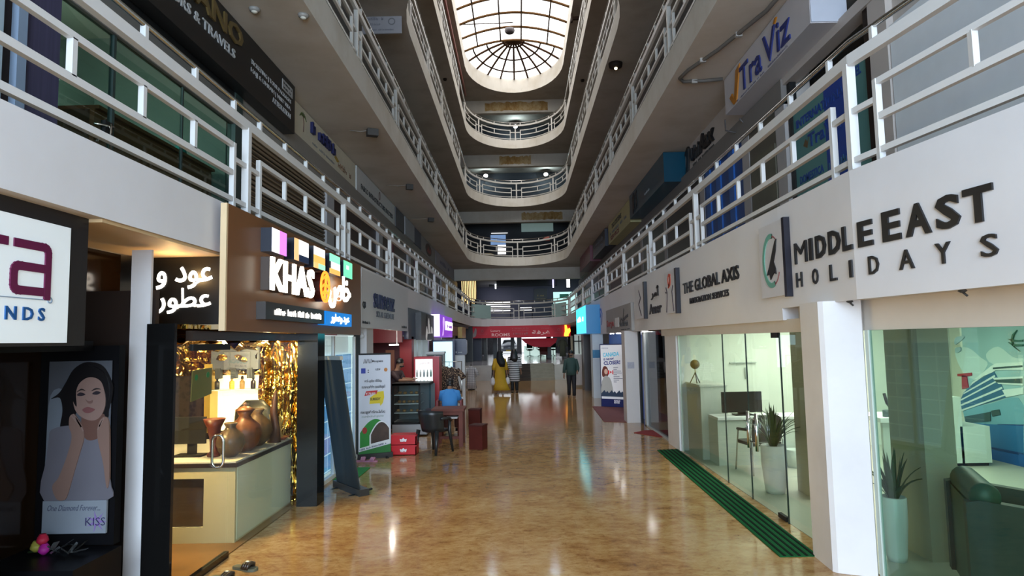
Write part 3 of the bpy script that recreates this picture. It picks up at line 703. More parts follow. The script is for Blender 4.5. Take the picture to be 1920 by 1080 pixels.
def bottle(label, x, col, m2=None):
    t = thing('perfume_bottle', label, 'bottle', (x, 8.66, 1.515), 'perfume bottles on the lit shelf')
    MB().lathe((x, 8.66, 1.515), [(.030, 0), (.033, .02), (.033, .10), (.012, .12), (.012, .13)], 12).build('body', mat('bottle_'+label[:5], col, .2), t)
    MB().lathe((x, 8.66, 1.645), [(.018, 0), (.018, .035), (.008, .045)], 10).build('cap', m2 or blackm, t)
bottle('black perfume bottle at the near end of the glass shelf, by the gold side', -4.10, (.01, .01, .01))
bottle('yellow perfume bottle on the lit shelf, beside the black one', -3.90, (.8, .55, .05), MATS['gold_side'])
bottle('amber patterned perfume bottle on the lit shelf', -3.76, (.4, .22, .06))
bottle('dark tall perfume bottle on the lit shelf by the foil wall', -3.61, (.03, .02, .02))
pp_ = thing('notice', 'yellow paper notice with two green marks stuck inside the shop door glass', 'notice', (-2.98, 6.0, 1.62)); nf_ = Fr((-2.99, 5.80, 1.60), (0, 1, .06), (0, 0, 1))
MB().prism(nf_, [(0, 0), (.38, .02), (.38, .27), (.02, .28)], 0, .012).build('sheet', mat('notice_yellow', (.22, .18, .03), .6), pp_)
m_ = MB()
for x in (.08, .30): m_.disc(nf_, x, .21, .03, .028, .012, .0135, 12)
m_.build('marks', mat('notice_green', (.05, .28, .06), .6), pp_)
ap = thing('wall_plaque', 'small lit orange plaque with dark script on the back wall of the perfume shop', 'plaque', (-4.72, 8.78, 1.75))
MB().box(-4.95, 8.77, 1.72, -4.50, 8.80, 1.95).build('face', mat('plaque_orange', (.85, .5, .22), .5, emis=.5, ecol=(1, .55, .22), var=.05), ap); MB().text(FW(0, 8.77, 0), AR_OUD, -4.9, 1.76, .36, .15, 0, .004, bold=.02).build('script', blackm, ap)
point('perfume_spot', (-3.45, 7.3, 2.0), 90, (1, .72, .32), .05); point('perfume_spot', (-3.95, 6.2, 2.0), 170, (1, .72, .32), .05); point('perfume_spot', (-3.3, 8.3, 1.95), 40, (1, .78, .38), .05)
# black polished pier
wall('pillar_2', -2.94, 8.45, 0, -2.67, 8.75, 2.24, black)
# --- solar shop: white sign, blue panelled window, roll up banners
ss = thing('shop_sign', 'white shop sign with navy solar brand lettering beside the brown sign', 'sign', (-2.85, 14, 2.38))
MB().box(-2.868, 11.55, 2.38, -2.86, 16.4, 3.46).build('panel', mat('sign_panel_white', (.68, .68, .70), .4, var=.02), ss)
fr = LW(-2.86, 0, 0)
letters(ss, mat('sign_navy', (.012, .014, .075), .4), fr, 'sunsenz', 12.5, 2.79, 2.1, .30, 0, .02, bold=.02)
MB().text(fr, 'SOLAR GREEN LIFE', 12.75, 2.62, 1.8, .12, 0, .012).build('subtitle', mat('sign_slate', (.12, .13, .15), .5), ss)
m_ = MB().text(fr, 'Q3', 11.64, 2.73, .22, .14, 0, .01, bold=.03)
marks(marks(m_, fr, 11.62, 2.46, .6, .055, 9), fr, 15.5, 2.45, .7, .07, 7); m_.build('small_print', letter, ss)
bw, nt, b = node_mat('blue_panel_picture'); bk = nt.nodes.new('ShaderNodeTexBrick'); bk.offset = 0; bk.inputs['Scale'].default_value = 1
bk.inputs['Brick Width'].default_value = .42; bk.inputs['Row Height'].default_value = .26; bk.inputs['Mortar Size'].default_value = .010
bk.inputs['Color1'].default_value = (.05, .20, .48, 1); bk.inputs['Color2'].default_value = (.16, .38, .62, 1); bk.inputs['Mortar'].default_value = (.55, .75, .9, 1)
tc = nt.nodes.new('ShaderNodeTexCoord'); mp = nt.nodes.new('ShaderNodeMapping'); mp.inputs['Rotation'].default_value = (0, -PI/2, -PI/2)
sx = nt.nodes.new('ShaderNodeSeparateXYZ'); cx = nt.nodes.new('ShaderNodeCombineXYZ')
nt.links.new(tc.outputs['Object'], sx.inputs[0]); nt.links.new(sx.outputs[1], cx.inputs[0]); nt.links.new(sx.outputs[2], cx.inputs[1]); nt.links.new(cx.outputs[0], bk.inputs['Vector'])
nt.links.new(bk.outputs['Color'], b.inputs['Base Color']); nt.links.new(bk.outputs['Color'], b.inputs['Emission Color']); b.inputs['Emission Strength'].default_value = .9; b.inputs['Roughness'].default_value = .3
wp = thing('window_display', 'glowing blue and white panel picture filling the solar shop window', 'display', (-3.05, 10.2, .1))
MB().box(-3.10, 8.95, .08, -3.06, 11.6, 1.92).build('picture', bw, wp)
MB().box(-3.12, 8.75, 0, -3.10, 11.9, 2.24).build('backing', mat('lit_white_soft', (.75, .80, .82), .5, emis=.5, ecol=(.8, .95, 1), var=.02), wp)
struct('window_2', MB().box(-2.99, 8.75, .06, -2.98, 11.55, 2.22), clear)
m_ = MB().box(-3.02, 8.75, 0, -2.95, 11.55, .06)
for y in (10.2, 11.5): m_.box(-3.01, y, .06, -2.96, y+.05, 2.22)
struct('trim_8', m_, lightw)
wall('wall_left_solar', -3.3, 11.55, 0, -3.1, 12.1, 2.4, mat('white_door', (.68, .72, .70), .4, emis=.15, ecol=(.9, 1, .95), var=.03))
wall('pillar_3', -3.2, 12.2, 0, -2.92, 12.75, 2.4, whitep)
wall('trim_9', -3.1, 11.95, 0, -3.0, 12.03, 2.4, blackm)
def rollup(name, label, p0, p1, h, lean=(0, 0)):
    # p0, p1: base ends; returns thing and face frame
    a, b_ = Vector((*p0, 0)), Vector((*p1, 0)); c = (a+b_)/2
    t = thing(name, label, 'banner', c); u = (b_-a); w = u.length; up = Vector((lean[0], lean[1], h)).normalized()
    fr = Fr(a, u, up); MB().obox(Fr(a, u, (0, 0, 1)), -.03, w+.03, 0, .09, -.10, .05).build('base_case', mat('base_case', (.03, .03, .03), .3), t)
    m_ = MB()
    for q_ in (.15, .85):
        p = a+u*q_; n = fr.n; m_.bar(p+n*-.22+Vector((0, 0, .012)), p+n*.16+Vector((0, 0, .012)), .04, .02)
    m_.build('foot', blackm, t)
    return t, fr, w
t, fr, w_ = rollup('roll_up_banner', 'dark back of a leaning roll up banner beside the black pier', (-2.74, 9.60), (-2.22, 8.98), 1.9, (-.23, -.19))
H_ = 1.9
MB().obox(fr, .04, w_-.02, .08, H_, -.006, .006).build('sheet', mat('banner_back', (.030, .036, .038), .7, var=.3, scale=3, stretch=(3, 3, .2), spec=.2), t)
MB().obox(fr, .02, w_, H_, H_+.05, -.02, .02).build('top_bar', mat('bar_grey', (.35, .34, .30), .3), t)
MB().tube([fr.p(w_*.45, .05, -.03), fr.p(w_*.45, H_, -.03)], .012).build('pole', blackm, t)
t, fr, w_ = rollup('roll_up_banner', 'white roll up banner with a yellow speech bubble and green arch', (-2.96, 11.75), (-2.42, 11.98), 1.88)
MB().obox(fr, 0, w_, .09, 1.88, -.004, .004).build('sheet', mat('banner_white', (.72, .72, .78), .5, var=.02), t)
MB().obox(fr, -.01, w_+.01, 1.88, 1.91, -.012, .012).build('top_bar', blackm, t)
f2 = Fr(fr.p(0, .09, .004), fr.u, fr.v); bw_ = w_; bh = 1.79
def bx(x): return (x-8)/ (300-8)*bw_     # banner design units
def by(y): return (960-y)/960*bh
m_ = MB()
for i in range(6): m_.prism(f2, [(bx(50+i*13), by(82)), (bx(56+i*13), by(82)), (bx(62+i*13), by(40)), (bx(58+i*13), by(40))], 0, .003)
m_.text(f2, 'Moopens', bx(130), by(80), .2, .055, 0, .003, bold=.03); m_.build('brand', letter, t)
m_ = MB().obox(f2, bx(30), bx(70), by(180), by(130), 0, .003); m_.build('blue_badge', mat('badge_blue', (.03, .05, .35), .5), t)
MB().text(f2, 'UDF', bx(160), by(155), .09, .035, 0, .003, bold=.03).obox(f2, bx(90), bx(100), by(175), by(165), 0, .003).obox(f2, bx(90), bx(100), by(155), by(145), 0, .003).build('partner_marks', letter, t)
MB().disc(f2, bx(255), by(150), .033, .035, 0, .003).build('orange_badge', mat('badge_orange', (.60, .22, .05), .5), t)
MB().text(f2, '\u0d07\u0d28\u0d3f \u0d0e\u0d32\u0d4d\u0d32\u0d3e \u0d35\u0d40\u0d1f\u0d4d\u0d1f\u0d3f\u0d32\u0d41\u0d02', bx(60), by(275), .32, .065, 0, .003, bold=.02).text(f2, '\u0d38\u0d57\u0d30\u0d4b\u0d30\u0d4d\u0d1c\u0d4d\u0d1c \u0d35\u0d48\u0d26\u0d4d\u0d2f\u0d41\u0d24\u0d3f', bx(35), by(335), .43, .07, 0, .003, bold=.025).text(f2, '\u0d38\u0d4b\u0d33\u0d3e\u0d30\u0d4d\u200d \u0d38\u0d4d\u0d25\u0d3e\u0d2a\u0d3f\u0d15\u0d4d\u0d15\u0d42', bx(25), by(580), .45, .07, 0, .003, bold=.025).build('heading_text', letter, t)
MB().text(f2, '\u0d38\u0d2c\u0d4d\u0d38\u0d3f\u0d21\u0d3f \u0d09\u0d1f\u0d28\u0d46', bx(35), by(615), .4, .045, 0, .003).build('sub_text', mat('banner_green_text', (.20, .28, .22), .5), t)
MB().prism(f2, [(bx(60), by(400)), (bx(170), by(385)), (bx(180), by(350)), (bx(75), by(355))], 0, .004).build('price_tag', mat('price_red', (.62, .02, .02), .5), t)
MB().text(f2, '\u20b9 78,000', bx(75), by(395), .17, .05, .004, .006, bold=.025).build('price', lightw, t)
MB().prism(f2, [(bx(105), by(480)), (bx(200), by(478)), (bx(205), by(505)), (bx(228), by(476)), (bx(240), by(420)), (bx(235), by(360)), (bx(180), by(365)), (bx(110), by(420))], 0, .0035).build('speech_bubble', mat('bubble_yellow', (.80, .60, .02), .5), t)
MB().text(f2, 'SUBSIDY', bx(112), by(448), .19, .05, .0035, .006, bold=.03).build('bubble_text', letter, t)
MB().prism(f2, [(bx(20), by(905))]+[(bx(20+270*q_), by(905-275*math.sin(PI*(.18+.62*q_))**1.0)) for q_ in [i/16 for i in range(17)]]+[(bx(290), by(840))], 0, .003).build('green_arch', mat('arch_green', (.02, .26, .03), .5), t)
MB().prism(f2, [(bx(105), by(885))]+[(bx(105+185*q_), by(885-235*math.sin(PI*(.14+.62*q_)))) for q_ in [i/16 for i in range(17)]]+[(bx(290), by(850))], .003, .0045).build('white_arch', lightw, t)
MB().prism(f2, [(bx(118), by(868))]+[(bx(118+166*q_), by(868-205*math.sin(PI*(.14+.62*q_)))) for q_ in [i/16 for i in range(17)]]+[(bx(284), by(835))], .0045, .006).build('night_photo', mat('night_photo', (.06, .03, .02), .4, var=1.0, scale=5), t)
MB().disc(f2, bx(62), by(735), .045, .06, .003, .006, 12).build('round_stamp', mat('stamp_red', (.40, .03, .02), .5), t)
MB().prism(f2, [(bx(8), by(935)), (bx(292), by(870)), (bx(292), by(840)), (bx(8), by(905))], .003, .005).build('white_band', lightw, t)
marks(MB(), Fr(f2.p(bx(14), by(930), .005), (f2.u+f2.v*.20), f2.v), 0, 0, .5, .035, 20, .002).build('phone_text', navy, t)
MB().prism(f2, [(bx(8), 0), (bx(300), 0), (bx(300), by(880)), (bx(8), by(940))], 0, .003).build('green_foot', mat('foot_green', (.02, .18, .03), .5), t)
single('door_mat', MB().box(-2.92, 10.0, 0, -2.56, 10.95, .012), mat('turf_green', (.02, .24, .04), .9, var=.4, scale=60), 'small bright green mat beside the leaning dark banner', 'mat')
def slipper(label, c, rot, col, strap, L=.25, group=None):
    t = thing('slipper', label, 'slipper', c, group); R = Matrix.Rotation(rot, 3, 'Z'); u = R@Vector((1, 0, 0)); v = R@Vector((0, 1, 0)); fr = Fr(c, u, v)
    MB().prism(fr, [(-.5*L, -.03), (-.5*L, .03), (-.2*L, .038), (.1*L, .04), (.35*L, .048), (.5*L, .03), (.5*L, -.025), (.3*L, -.046), (0, -.036), (-.25*L, -.036)], 0, .026, 4).build('sole', col, t)
    m_ = MB()
    for q_ in (.02, .12, .22):
        m_.tube([fr.p(q_*L, -.046, .02), fr.p(q_*L+.01, -.035, .055), fr.p(q_*L+.015, 0, .07), fr.p(q_*L+.01, .035, .055), fr.p(q_*L, .046, .02)], .019, 8)
    m_.build('strap', strap, t); return t
oliv = mat('sole_olive', (.10, .10, .065), .7)
s1 = slipper('olive slip on sandal beside the black sill, the one farther from the street', (-2.62, 6.16, 0), -.35, oliv, mat('strap_brown', (.028, .018, .012), .3))
MB().ell((-2.585, 6.13, .085), .02, .012, .008).build('buckle', mat('buckle', (.55, .5, .42), .3, .6), s1)
s1 = slipper('olive slip on sandal beside the black sill, half out of view at the bottom', (-2.70, 5.90, 0), -.25, oliv, MATS['strap_brown'])
MB().ell((-2.665, 5.88, .085), .02, .012, .008).build('buckle', MATS['buckle'], s1)
pink = mat('sandal_pink', (.52, .22, .32), .6)
slipper('pink patterned sandal on the floor at the foot of the solar banner, nearer the shop', (-2.86, 11.52, 0), .2, pink, pink, .24)
slipper('pink patterned sandal on the floor at the foot of the solar banner, nearer the crates', (-2.68, 11.50, 0), -.15, pink, pink, .24)
# --- snack corner: crates, display case, fridge, table, chairs
def crate(label, z):
    t = thing('drinks_crate', label, 'crate', (-2.21, 12.26, z), 'red crates on the floor by the solar banner')
    red = mat('crate_red', (.60, .012, .022), .35, var=.06); x0, x1, y0, y1, h = -2.45, -1.97, 12.10, 12.42, .185
    m_ = MB().box(x0, y0, z, x1, y0+.015, z+h).box(x0, y1-.015, z, x1, y1, z+h).box(x0, y0, z, x0+.015, y1, z+h).box(x1-.015, y0, z, x1, y1, z+h).box(x0, y0, z, x1, y1, z+.012).box(x0-.008, y0-.008, z+h-.025, x1+.008, y1+.008, z+h-.005)
    m_.build('shell', red, t)
    f = FW(-2.21, 12.10, z+.06); MB().prism(f, [(-.05, 0), (.05, 0), (.06, .03), (.065, .055), (.03, .045), (0, .075), (-.03, .045), (-.065, .055), (-.06, .03)], 0, .004).build('crown_mark', lightw, t)
    marks(MB(), FW(-2.21, 12.096, z+.065), -.035, 0, .07, .02, 5, .003).build('mark_text', MATS['crate_red'], t)
    return t
crate('lower red drinks crate with a white crown mark, on the floor', 0)
crate('upper red drinks crate with a white crown mark, stacked on another', .186)
dc = thing('display_case', 'glass snack display case with a black frame and steel base', 'display case', (-2.55, 14.75, 0))
X0, X1, Y0, Y1 = -2.90, -2.02, 14.5, 15.2
MB().box(X0, Y0+.02, .03, X1-.1, Y1, .30).build('steel_base', mat('case_steel', (.42, .43, .44), .4, .5), dc)
m_ = MB()
for x in (X0, -2.30): m_.box(x, Y0, .28, x+.04, Y0+.04, 1.16)
m_.box(X0, Y0, .26, -2.26, Y0+.04, .31).box(X0, Y0, 1.12, -2.26, Y0+.04, 1.17).box(X0, Y0, 1.13, -2.05, Y1, 1.18).box(X0, Y1-.04, .28, X0+.04, Y1, 1.16)
m_.build('frame', blackm, dc)
MB().box(X0+.04, Y0+.01, .31, -2.3, Y0+.02, 1.12).build('front_glass', case_glass, dc)
MB().prism(Fr((0, Y0, 0), (1, 0, 0), (0, 0, 1)), [(-2.26, .31), (-2.02, .31), (-2.02, 1.20), (-2.26, 1.14)], -.012, 0).build('side_glass', case_tint, dc)
m_ = MB()
for z in (.50, .70, .90): m_.box(X0+.04, Y0+.05, z, -2.28, Y1-.04, z+.022)
m_.build('shelf', mat('case_shelf', (.50, .54, .54), .2), dc)
MB().box(X0, Y1-.02, .3, X1, Y1, 1.13).build('back', mat('case_back', (.10, .11, .11), .4), dc)
fd = mat('snack_brown', (.33, .17, .06), .7, var=.5, scale=20)
for z, n in ((.522, 4), (.722, 5), (.922, 4)):
    for i in range(n):
        c = (-2.78+.42*i/(n-1)+.02*math.sin(i*7+z*9), 14.72+.06*math.sin(i*3+z), z)
        single('snack', MB().ell((c[0], c[1], z+.03), .045, .06, .032, 10, 6), fd, 'small fried snack on a shelf of the glass display case', 'snack', 'snacks in the display case')
fg = thing('drinks_fridge', 'tall red drinks fridge with a bright glass door', 'fridge', (-2.32, 15.9, 0))
fred = mat('fridge_red', (.34, .012, .022), .3, var=.05)
MB().box(-2.60, 15.72, .0, -1.98, 16.25, 1.74).build('cabinet', fred, fg)
MB().box(-2.56, 15.70, .15, -2.14, 15.72, 1.68).build('lit_interior', mat('fridge_lit', (.75, .80, .80), .4, emis=.75, ecol=(.88, 1, .98), var=.1, scale=8), fg)
m_ = MB()
for z in (.45, .72, .98, 1.24): m_.box(-2.56, 15.685, z, -2.14, 15.70, z+.012)
m_.build('shelf', mat('fridge_shelf', (.8, .85, .85), .3, emis=.6, ecol=(1, 1, 1), var=0), fg)
MB().text(FW(0, 15.70, 0), 'Coca-Cola', -2.47, 1.56, .25, .07, 0, .004, slant=.3).build('brand_text', mat('cola_pink', (.55, .12, .15), .5), fg)
MB().box(-2.60, 15.66, .95, -2.585, 15.70, 1.25).build('handle', lightw, fg)
for z in (.46, .73, .99, 1.25):
    for i in range(5):
        col = [(.35, .4, .38), (.12, .25, .2), (.4, .38, .36), (.5, .5, .48), (.2, .22, .25)][(i+int(z*10)) % 5]
        single('drink_bottle', MB().lathe((-2.52+.085*i, 15.690, z), [(.020, 0), (.022, .10), (.010, .15), (.010, .18)], 8), mat('drink_%d' % ((i+int(z*10)) % 5), col, .3), 'small drink bottle on a shelf in the bright fridge', 'bottle', 'bottles in the drinks fridge')
tb = thing('table', 'low reddish brown wooden table with thick legs and a foot rail', 'table', (-1.46, 13.2, 0))
wood = mat('table_wood', (.15, .042, .028), .55, spec=.25, var=.25, scale=4, stretch=(1, 6, 1)); woodd = mat('stool_wood', (.085, .014, .009), .65, spec=.15, var=.3, scale=5)
MB().box(-1.80, 12.92, .70, -1.14, 13.55, .75).build('top', wood, tb)
for x in (-1.74, -1.25):
    for y in (12.96, 13.46): MB().box(x, y, 0, x+.08, y+.06, .70).build('leg', wood, tb)
MB().box(-1.74, 12.98, .62, -1.17, 13.0, .70).box(-1.74, 13.5, .62, -1.17, 13.52, .70).build('apron', wood, tb)
MB().box(-1.70, 13.18, .12, -1.2, 13.24, .17).build('foot_rail', wood, tb)
single('magazine', MB().box(-1.52, 12.985, .555, -1.28, 13.25, .575), lightw, 'small white booklet on the ledge under the brown table', 'magazine')
def stool(label, x0, y0, rot):
    t = thing('box_stool', label, 'stool', (x0+.14, y0+.14, 0), 'wooden cube stools beside the table')
    fr = Fr((x0, y0, 0), (math.cos(rot), math.sin(rot), 0), (-math.sin(rot), math.cos(rot), 0))
    MB().obox(fr, .008, .284, .008, .30, 0, .44).build('body', woodd, t); MB().obox(fr, 0, .292, 0, .31, .44, .47).build('top', mat('stool_top', (.06, .012, .009), .6, spec=.2), t)
    return t
stool('dark red cube stool, the nearer of the two by the table', -1.03, 12.60, -.30)
stool('dark red cube stool, the farther of the two by the table', -1.27, 15.5, -.12)
bl = mat('plastic_black', (.016, .017, .018), .35)
ch = thing('plastic_chair', 'black moulded plastic armchair with its back to the street', 'chair', (-1.66, 12.35, 0))
R_ = Matrix.Rotation(-.55, 3, 'Z'); cc = Vector((-1.66, 12.35, 0))
def L(x, y, z): return cc+R_@Vector((x, y, z))
MB().loft([(L(0, .02, .40), .24, .24, R_@Vector((1, 0, 0)), R_@Vector((0, 1, 0))), (L(0, .02, .44), .25, .25, R_@Vector((1, 0, 0)), R_@Vector((0, 1, 0)))], 8).build('seat', bl, ch)
P = []; F = []
for j in range(7):
    z = .42+.37*j/6; r = .24+.03*j/6
    for i in range(13):
        a = PI*(1.0+i/12); lean = -.07*(j/6)
        for rr_ in (r, r-.02): P.append(L(rr_*1.0*math.cos(a), rr_*math.sin(a)+lean, z+ (.03*math.sin(PI*i/12) if j == 6 else 0)))
for j in range(6):
    for i in range(12):
        a = j*26+i*2; F += [(a, a+2, a+28, a+26), (a+1, a+27, a+29, a+3)]
for i in range(12): a = 6*26+i*2; F.append((a, a+2, a+3, a+1)); F.append((i*2, i*2+1, i*2+3, i*2+2))
MB().add(P, F, True).build('backrest', bl, ch)
for s_ in (-1, 1):
    MB().tube([L(s_*.26, -.12, .66), L(s_*.27, .1, .65), L(s_*.25, .2, .60)], .03).build('armrest', bl, ch)
    MB().tube([L(s_*.22, -.2, .44), L(s_*.26, -.28, 0)], .03, rs=[.042, .026]).build('leg', bl, ch)
    MB().tube([L(s_*.22, .2, .62), L(s_*.21, .2, .40), L(s_*.24, .26, 0)], .03, rs=[.03, .036, .022]).build('leg', bl, ch)
# red shop behind, its doorway
wall('wall_left_red', -4.2, 17.3, 0, -2.92, 17.4, 2.25, mat('red_wall', (.09, .004, .008), .5, var=.2, scale=1))
wall('pillar_4', -3.18, 16.95, 0, -2.86, 17.3, 2.25, mat('red_bright', (.42, .012, .012), .45))
wall('wall_left_red_side', -4.4, 12.75, 0, -4.2, 17.4, 2.5, mat('red_dark', (.10, .006, .01), .5))
wall('trim_10', -4.2, 15.95, 2.10, -2.93, 16.05, 2.45, mat('red_beam', (.12, .006, .012), .45))
single('orange_panel', MB().box(-3.62, 17.26, .6, -3.38, 17.3, 1.9), mat('panel_orange', (.40, .14, .07), .5), 'dull orange notice panel on the side wall of the red shop', 'panel')
pg = single('picture_panel', MB().box(-3.32, 17.27, .95, -3.0, 17.3, 1.55), mat('floral_red', (.24, .07, .07), .5, var=.9, scale=9), 'pale floral picture on the dark red shop wall', 'picture')
tl = thing('tube_light', 'short white tube light hanging on a cord under the red beam', 'light', (-2.95, 15.3, 2.0))
MB().box(-3.10, 15.2, 2.03, -2.88, 15.24, 2.06).build('tube', mat('tube_lit', (1, 1, 1), .4, emis=6, ecol=(.95, 1, .95), var=0), tl); MB().tube([(-2.92, 15.22, 2.06), (-2.92, 15.22, 2.4)], .006).build('cord', lightw, tl)
point('snack_corner_light', (-3.0, 14.6, 2.3), 32, (1, .92, .82), .1)
single('security_camera', MB().lathe((-3.0, 12.12, 2.2), [(.05, 0), (.06, .04), (.02, .1)], 10).box(-3.02, 12.12, 2.24, -2.98, 12.2, 2.28), lightw, 'small white camera dome beside the white pier of the solar shop', 'camera')
# --- left side beyond the snack corner
dp = thing('shop_sign', 'dark slate sign with a black and white picture of a woman with loose hair', 'sign', (-2.7, 18, 2.2))
MB().box(-2.98, 16.45, 2.18, -2.86, 20.82, 2.99).build('panel', mat('sign_slate_blue', (.045, .045, .085), .35, var=.3, scale=.6), dp)
MB().box(-2.86, 17.6, 2.16, -2.70, 20.2, 2.92).build('picture_box', mat('picture_black', (.02, .018, .02), .4), dp)
fr = LW(-2.70, 17.6, 2.16); m_ = MB()
m_.prism(fr, [(.9, 0), (1.0, .35), (1.15, .42), (1.2, .55), (1.35, .70), (1.6, .62), (1.55, .5), (1.75, .42), (2.2, .35), (2.25, .02)], 0, .01, 3); m_.build('figure', mat('picture_pale', (.72, .68, .66), .5, emis=.25), dp)
m_ = MB().prism(fr, [(1.0, .45), (1.1, .72), (1.4, .76), (1.7, .72), (1.85, .45), (1.7, .2), (1.6, .48), (1.4, .66), (1.2, .5), (1.3, .2)], .01, .016, 3); m_.build('hair', mat('picture_hair', (.05, .03, .03), .5), dp)
MB().prism(fr, [(1.0, 0), (2.3, 0), (2.2, .2), (1.1, .18)], .016, .02).build('skirt', MATS['picture_hair'], dp)
pu = thing('shop_sign', 'glowing purple box sign with a white name panel and a pale figure mark', 'sign', (-2.75, 21.5, 2.25))
MB().box(-2.98, 20.9, 2.26, -2.58, 24.6, 2.995).build('box', mat('sign_purple', (.16, .02, .42), .3, emis=.55, ecol=(.30, .04, .85), var=.25, scale=1.5), pu)
MB().box(-2.94, 20.87, 2.27, -2.60, 20.90, 3.0).build('lit_end', mat('sign_lilac', (.85, .80, 1), .3, emis=1.1, ecol=(.80, .78, 1), var=.04), pu)
fr = LW(-2.58, 20.9, 2.26); MB().obox(fr, 1.5, 3.6, .25, .55, 0, .02).build('name_panel', glow_cool, pu)
marks(MB(), Fr(fr.o+fr.n*.02, fr.u, fr.v), 1.6, .32, 1.85, .16, 8).build('name', mat('name_lilac', (.35, .12, .6), .5), pu)
m_ = MB().prism(fr, [(.55, .05), (.75, .3), (.7, .5), (.85, .68), (1.1, .62), (1.05, .45), (.9, .3), (.8, .1)], 0, .012, 3); m_.build('figure_mark', mat('mark_lilac', (.75, .55, .95), .4, emis=.7, ecol=(.8, .5, 1), var=0), pu)
wall('wall_left_far', -3.9, 17.4, 0, -3.7, 37, 3.0, mat('far_shop_dark', (.05, .052, .06), .5, var=.4, scale=.8))
m_ = MB()
for y in (17.7, 18.6, 19.5, 20.9, 24.5): m_.box(-3.3, y, 0, -3.0, y+.30, 2.3)
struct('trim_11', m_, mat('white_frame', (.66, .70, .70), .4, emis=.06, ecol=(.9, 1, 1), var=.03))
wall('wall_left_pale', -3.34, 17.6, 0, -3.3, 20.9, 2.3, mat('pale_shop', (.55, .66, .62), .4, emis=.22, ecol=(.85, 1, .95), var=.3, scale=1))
ac = thing('air_cooler', 'grey louvred air conditioner outdoor unit above the red fridge', 'air conditioner', (-2.4, 19.4, 0))
MB().box(-2.80, 19.20, 1.10, -2.28, 19.60, 1.74).build('case', mat('cooler_grey', (.40, .41, .40), .5), ac)
m_ = MB()
for x in (-2.77, -2.53): m_.box(x, 19.185, 1.14, x+.22, 19.20, 1.70)
m_.build('grille', mat('cooler_dark', (.03, .035, .035), .5), ac)
MB().box(-2.82, 19.16, 1.74, -2.26, 19.64, 1.80).build('top', lightw, ac)
MB().tube([(-2.7, 19.4, 0), (-2.7, 19.4, 1.1)], .03).tube([(-2.38, 19.4, 0), (-2.38, 19.4, 1.1)], .03).build('stand', blackm, ac)
sc_ = thing('screen', 'tall bright pale blue lit advertising screen', 'screen', (-2.3, 20.2, 1.2))
MB().box(-2.75, 20.2, 1.02, -2.05, 20.32, 2.16).build('case', mat('screen_navy', (.02, .03, .09), .4), sc_)
MB().box(-2.72, 20.185, 1.10, -2.12, 20.2, 2.10).build('lit_face', mat('screen_lit', (.5, .8, .95), .3, emis=1.1, ecol=(.55, .85, 1), var=.35, scale=2), sc_)
MB().tube([(-2.4, 20.26, 0), (-2.4, 20.26, 1.05)], .05).build('post', blackm, sc_)
sg = thing('box_sign', 'rounded navy box sign on a white post beside the lit screen', 'sign', (-1.95, 21, 1.6))
MB().prism(FW(-1.98, 21, 1.66), [(-.2, 0), (.22, 0), (.25, .05), (.25, .46), (.20, .52), (-.2, .52), (-.25, .46), (-.25, .05)], -.2, 0).build('box', mat('hang_navy', (.008, .012, .06), .3), sg)
marks(MB(), FW(-2.1, 21, 1.72), 0, 0, .22, .05, 5).build('name', lightw, sg)
MB().box(-2.2, 21.2, 0, -1.82, 21.4, 1.7).build('post', lightw, sg)
pat, nt, b = node_mat('cloth_leopard'); vo = nt.nodes.new('ShaderNodeTexVoronoi'); vo.inputs['Scale'].default_value = 17
tc = nt.nodes.new('ShaderNodeTexCoord'); nt.links.new(tc.outputs['Object'], vo.inputs['Vector']); r = ramp(nt, [(.22, (.42, .28, .17)), (.34, (.03, .018, .015)), (.62, (.03, .018, .015)), (.74, (.40, .27, .18))])
nt.links.new(vo.outputs['Distance'], r.inputs[0]); nt.links.new(r.outputs[0], b.inputs['Base Color']); b.inputs['Roughness'].default_value = .8
chk, nt, b = node_mat('cloth_check'); ck = nt.nodes.new('ShaderNodeTexBrick'); ck.offset = 0; ck.inputs['Scale'].default_value = 1; ck.inputs['Brick Width'].default_value = .075; ck.inputs['Row Height'].default_value = .075; ck.inputs['Mortar Size'].default_value = .006
ck.inputs['Color1'].default_value = (.62, .60, .62, 1); ck.inputs['Color2'].default_value = (.55, .54, .56, 1); ck.inputs['Mortar'].default_value = (.12, .12, .14, 1)
tc = nt.nodes.new('ShaderNodeTexCoord'); sx = nt.nodes.new('ShaderNodeSeparateXYZ'); cx = nt.nodes.new('ShaderNodeCombineXYZ')
nt.links.new(tc.outputs['Object'], sx.inputs[0]); nt.links.new(sx.outputs[0], cx.inputs[0]); nt.links.new(sx.outputs[2], cx.inputs[1]); nt.links.new(cx.outputs[0], ck.inputs['Vector'])
nt.links.new(ck.outputs['Color'], b.inputs['Base Color']); b.inputs['Roughness'].default_value = .8
def garment(name, label, c, w, h, m_, flare=1.2, cat='garment', group=None, hanger=True, drop=None):
    t = thing(name, label, cat, (c[0], c[1], c[2]), group); x, y, z = c
    g = MB().loft([((x, y, z), w*.5*flare, .11), ((x, y, z+h*.35), w*.45, .10), ((x, y, z+h*.62), w*.40, .09), ((x, y, z+h*.9), w*.44, .07), ((x, y, z+h*.97), w*.25, .06), ((x, y, z+h), w*.14, .05)], 14)
    for s_ in (-1, 1): g.tube([(x+s_*w*.36, y, z+h*.92), (x+s_*w*.55, y-.02, z+h*.74), (x+s_*w*.68, y-.02, z+h*.56)], .06, 8, rs=[.07, .075, .085])
    g.build('garment', m_, t)
    if drop: MB().tube([(x, y, z+h+.1), (x, y, drop)], .006, 5).build('hanging_wire', steel, t)
    if hanger: MB().tube([(x-w*.3, y, z+h*.96), (x, y, z+h+.05), (x+w*.3, y, z+h*.96)], .008, 5).tube([(x, y, z+h+.05), (x, y, z+h+.16)], .008, 5).build('hanger', steel, t)
    return t
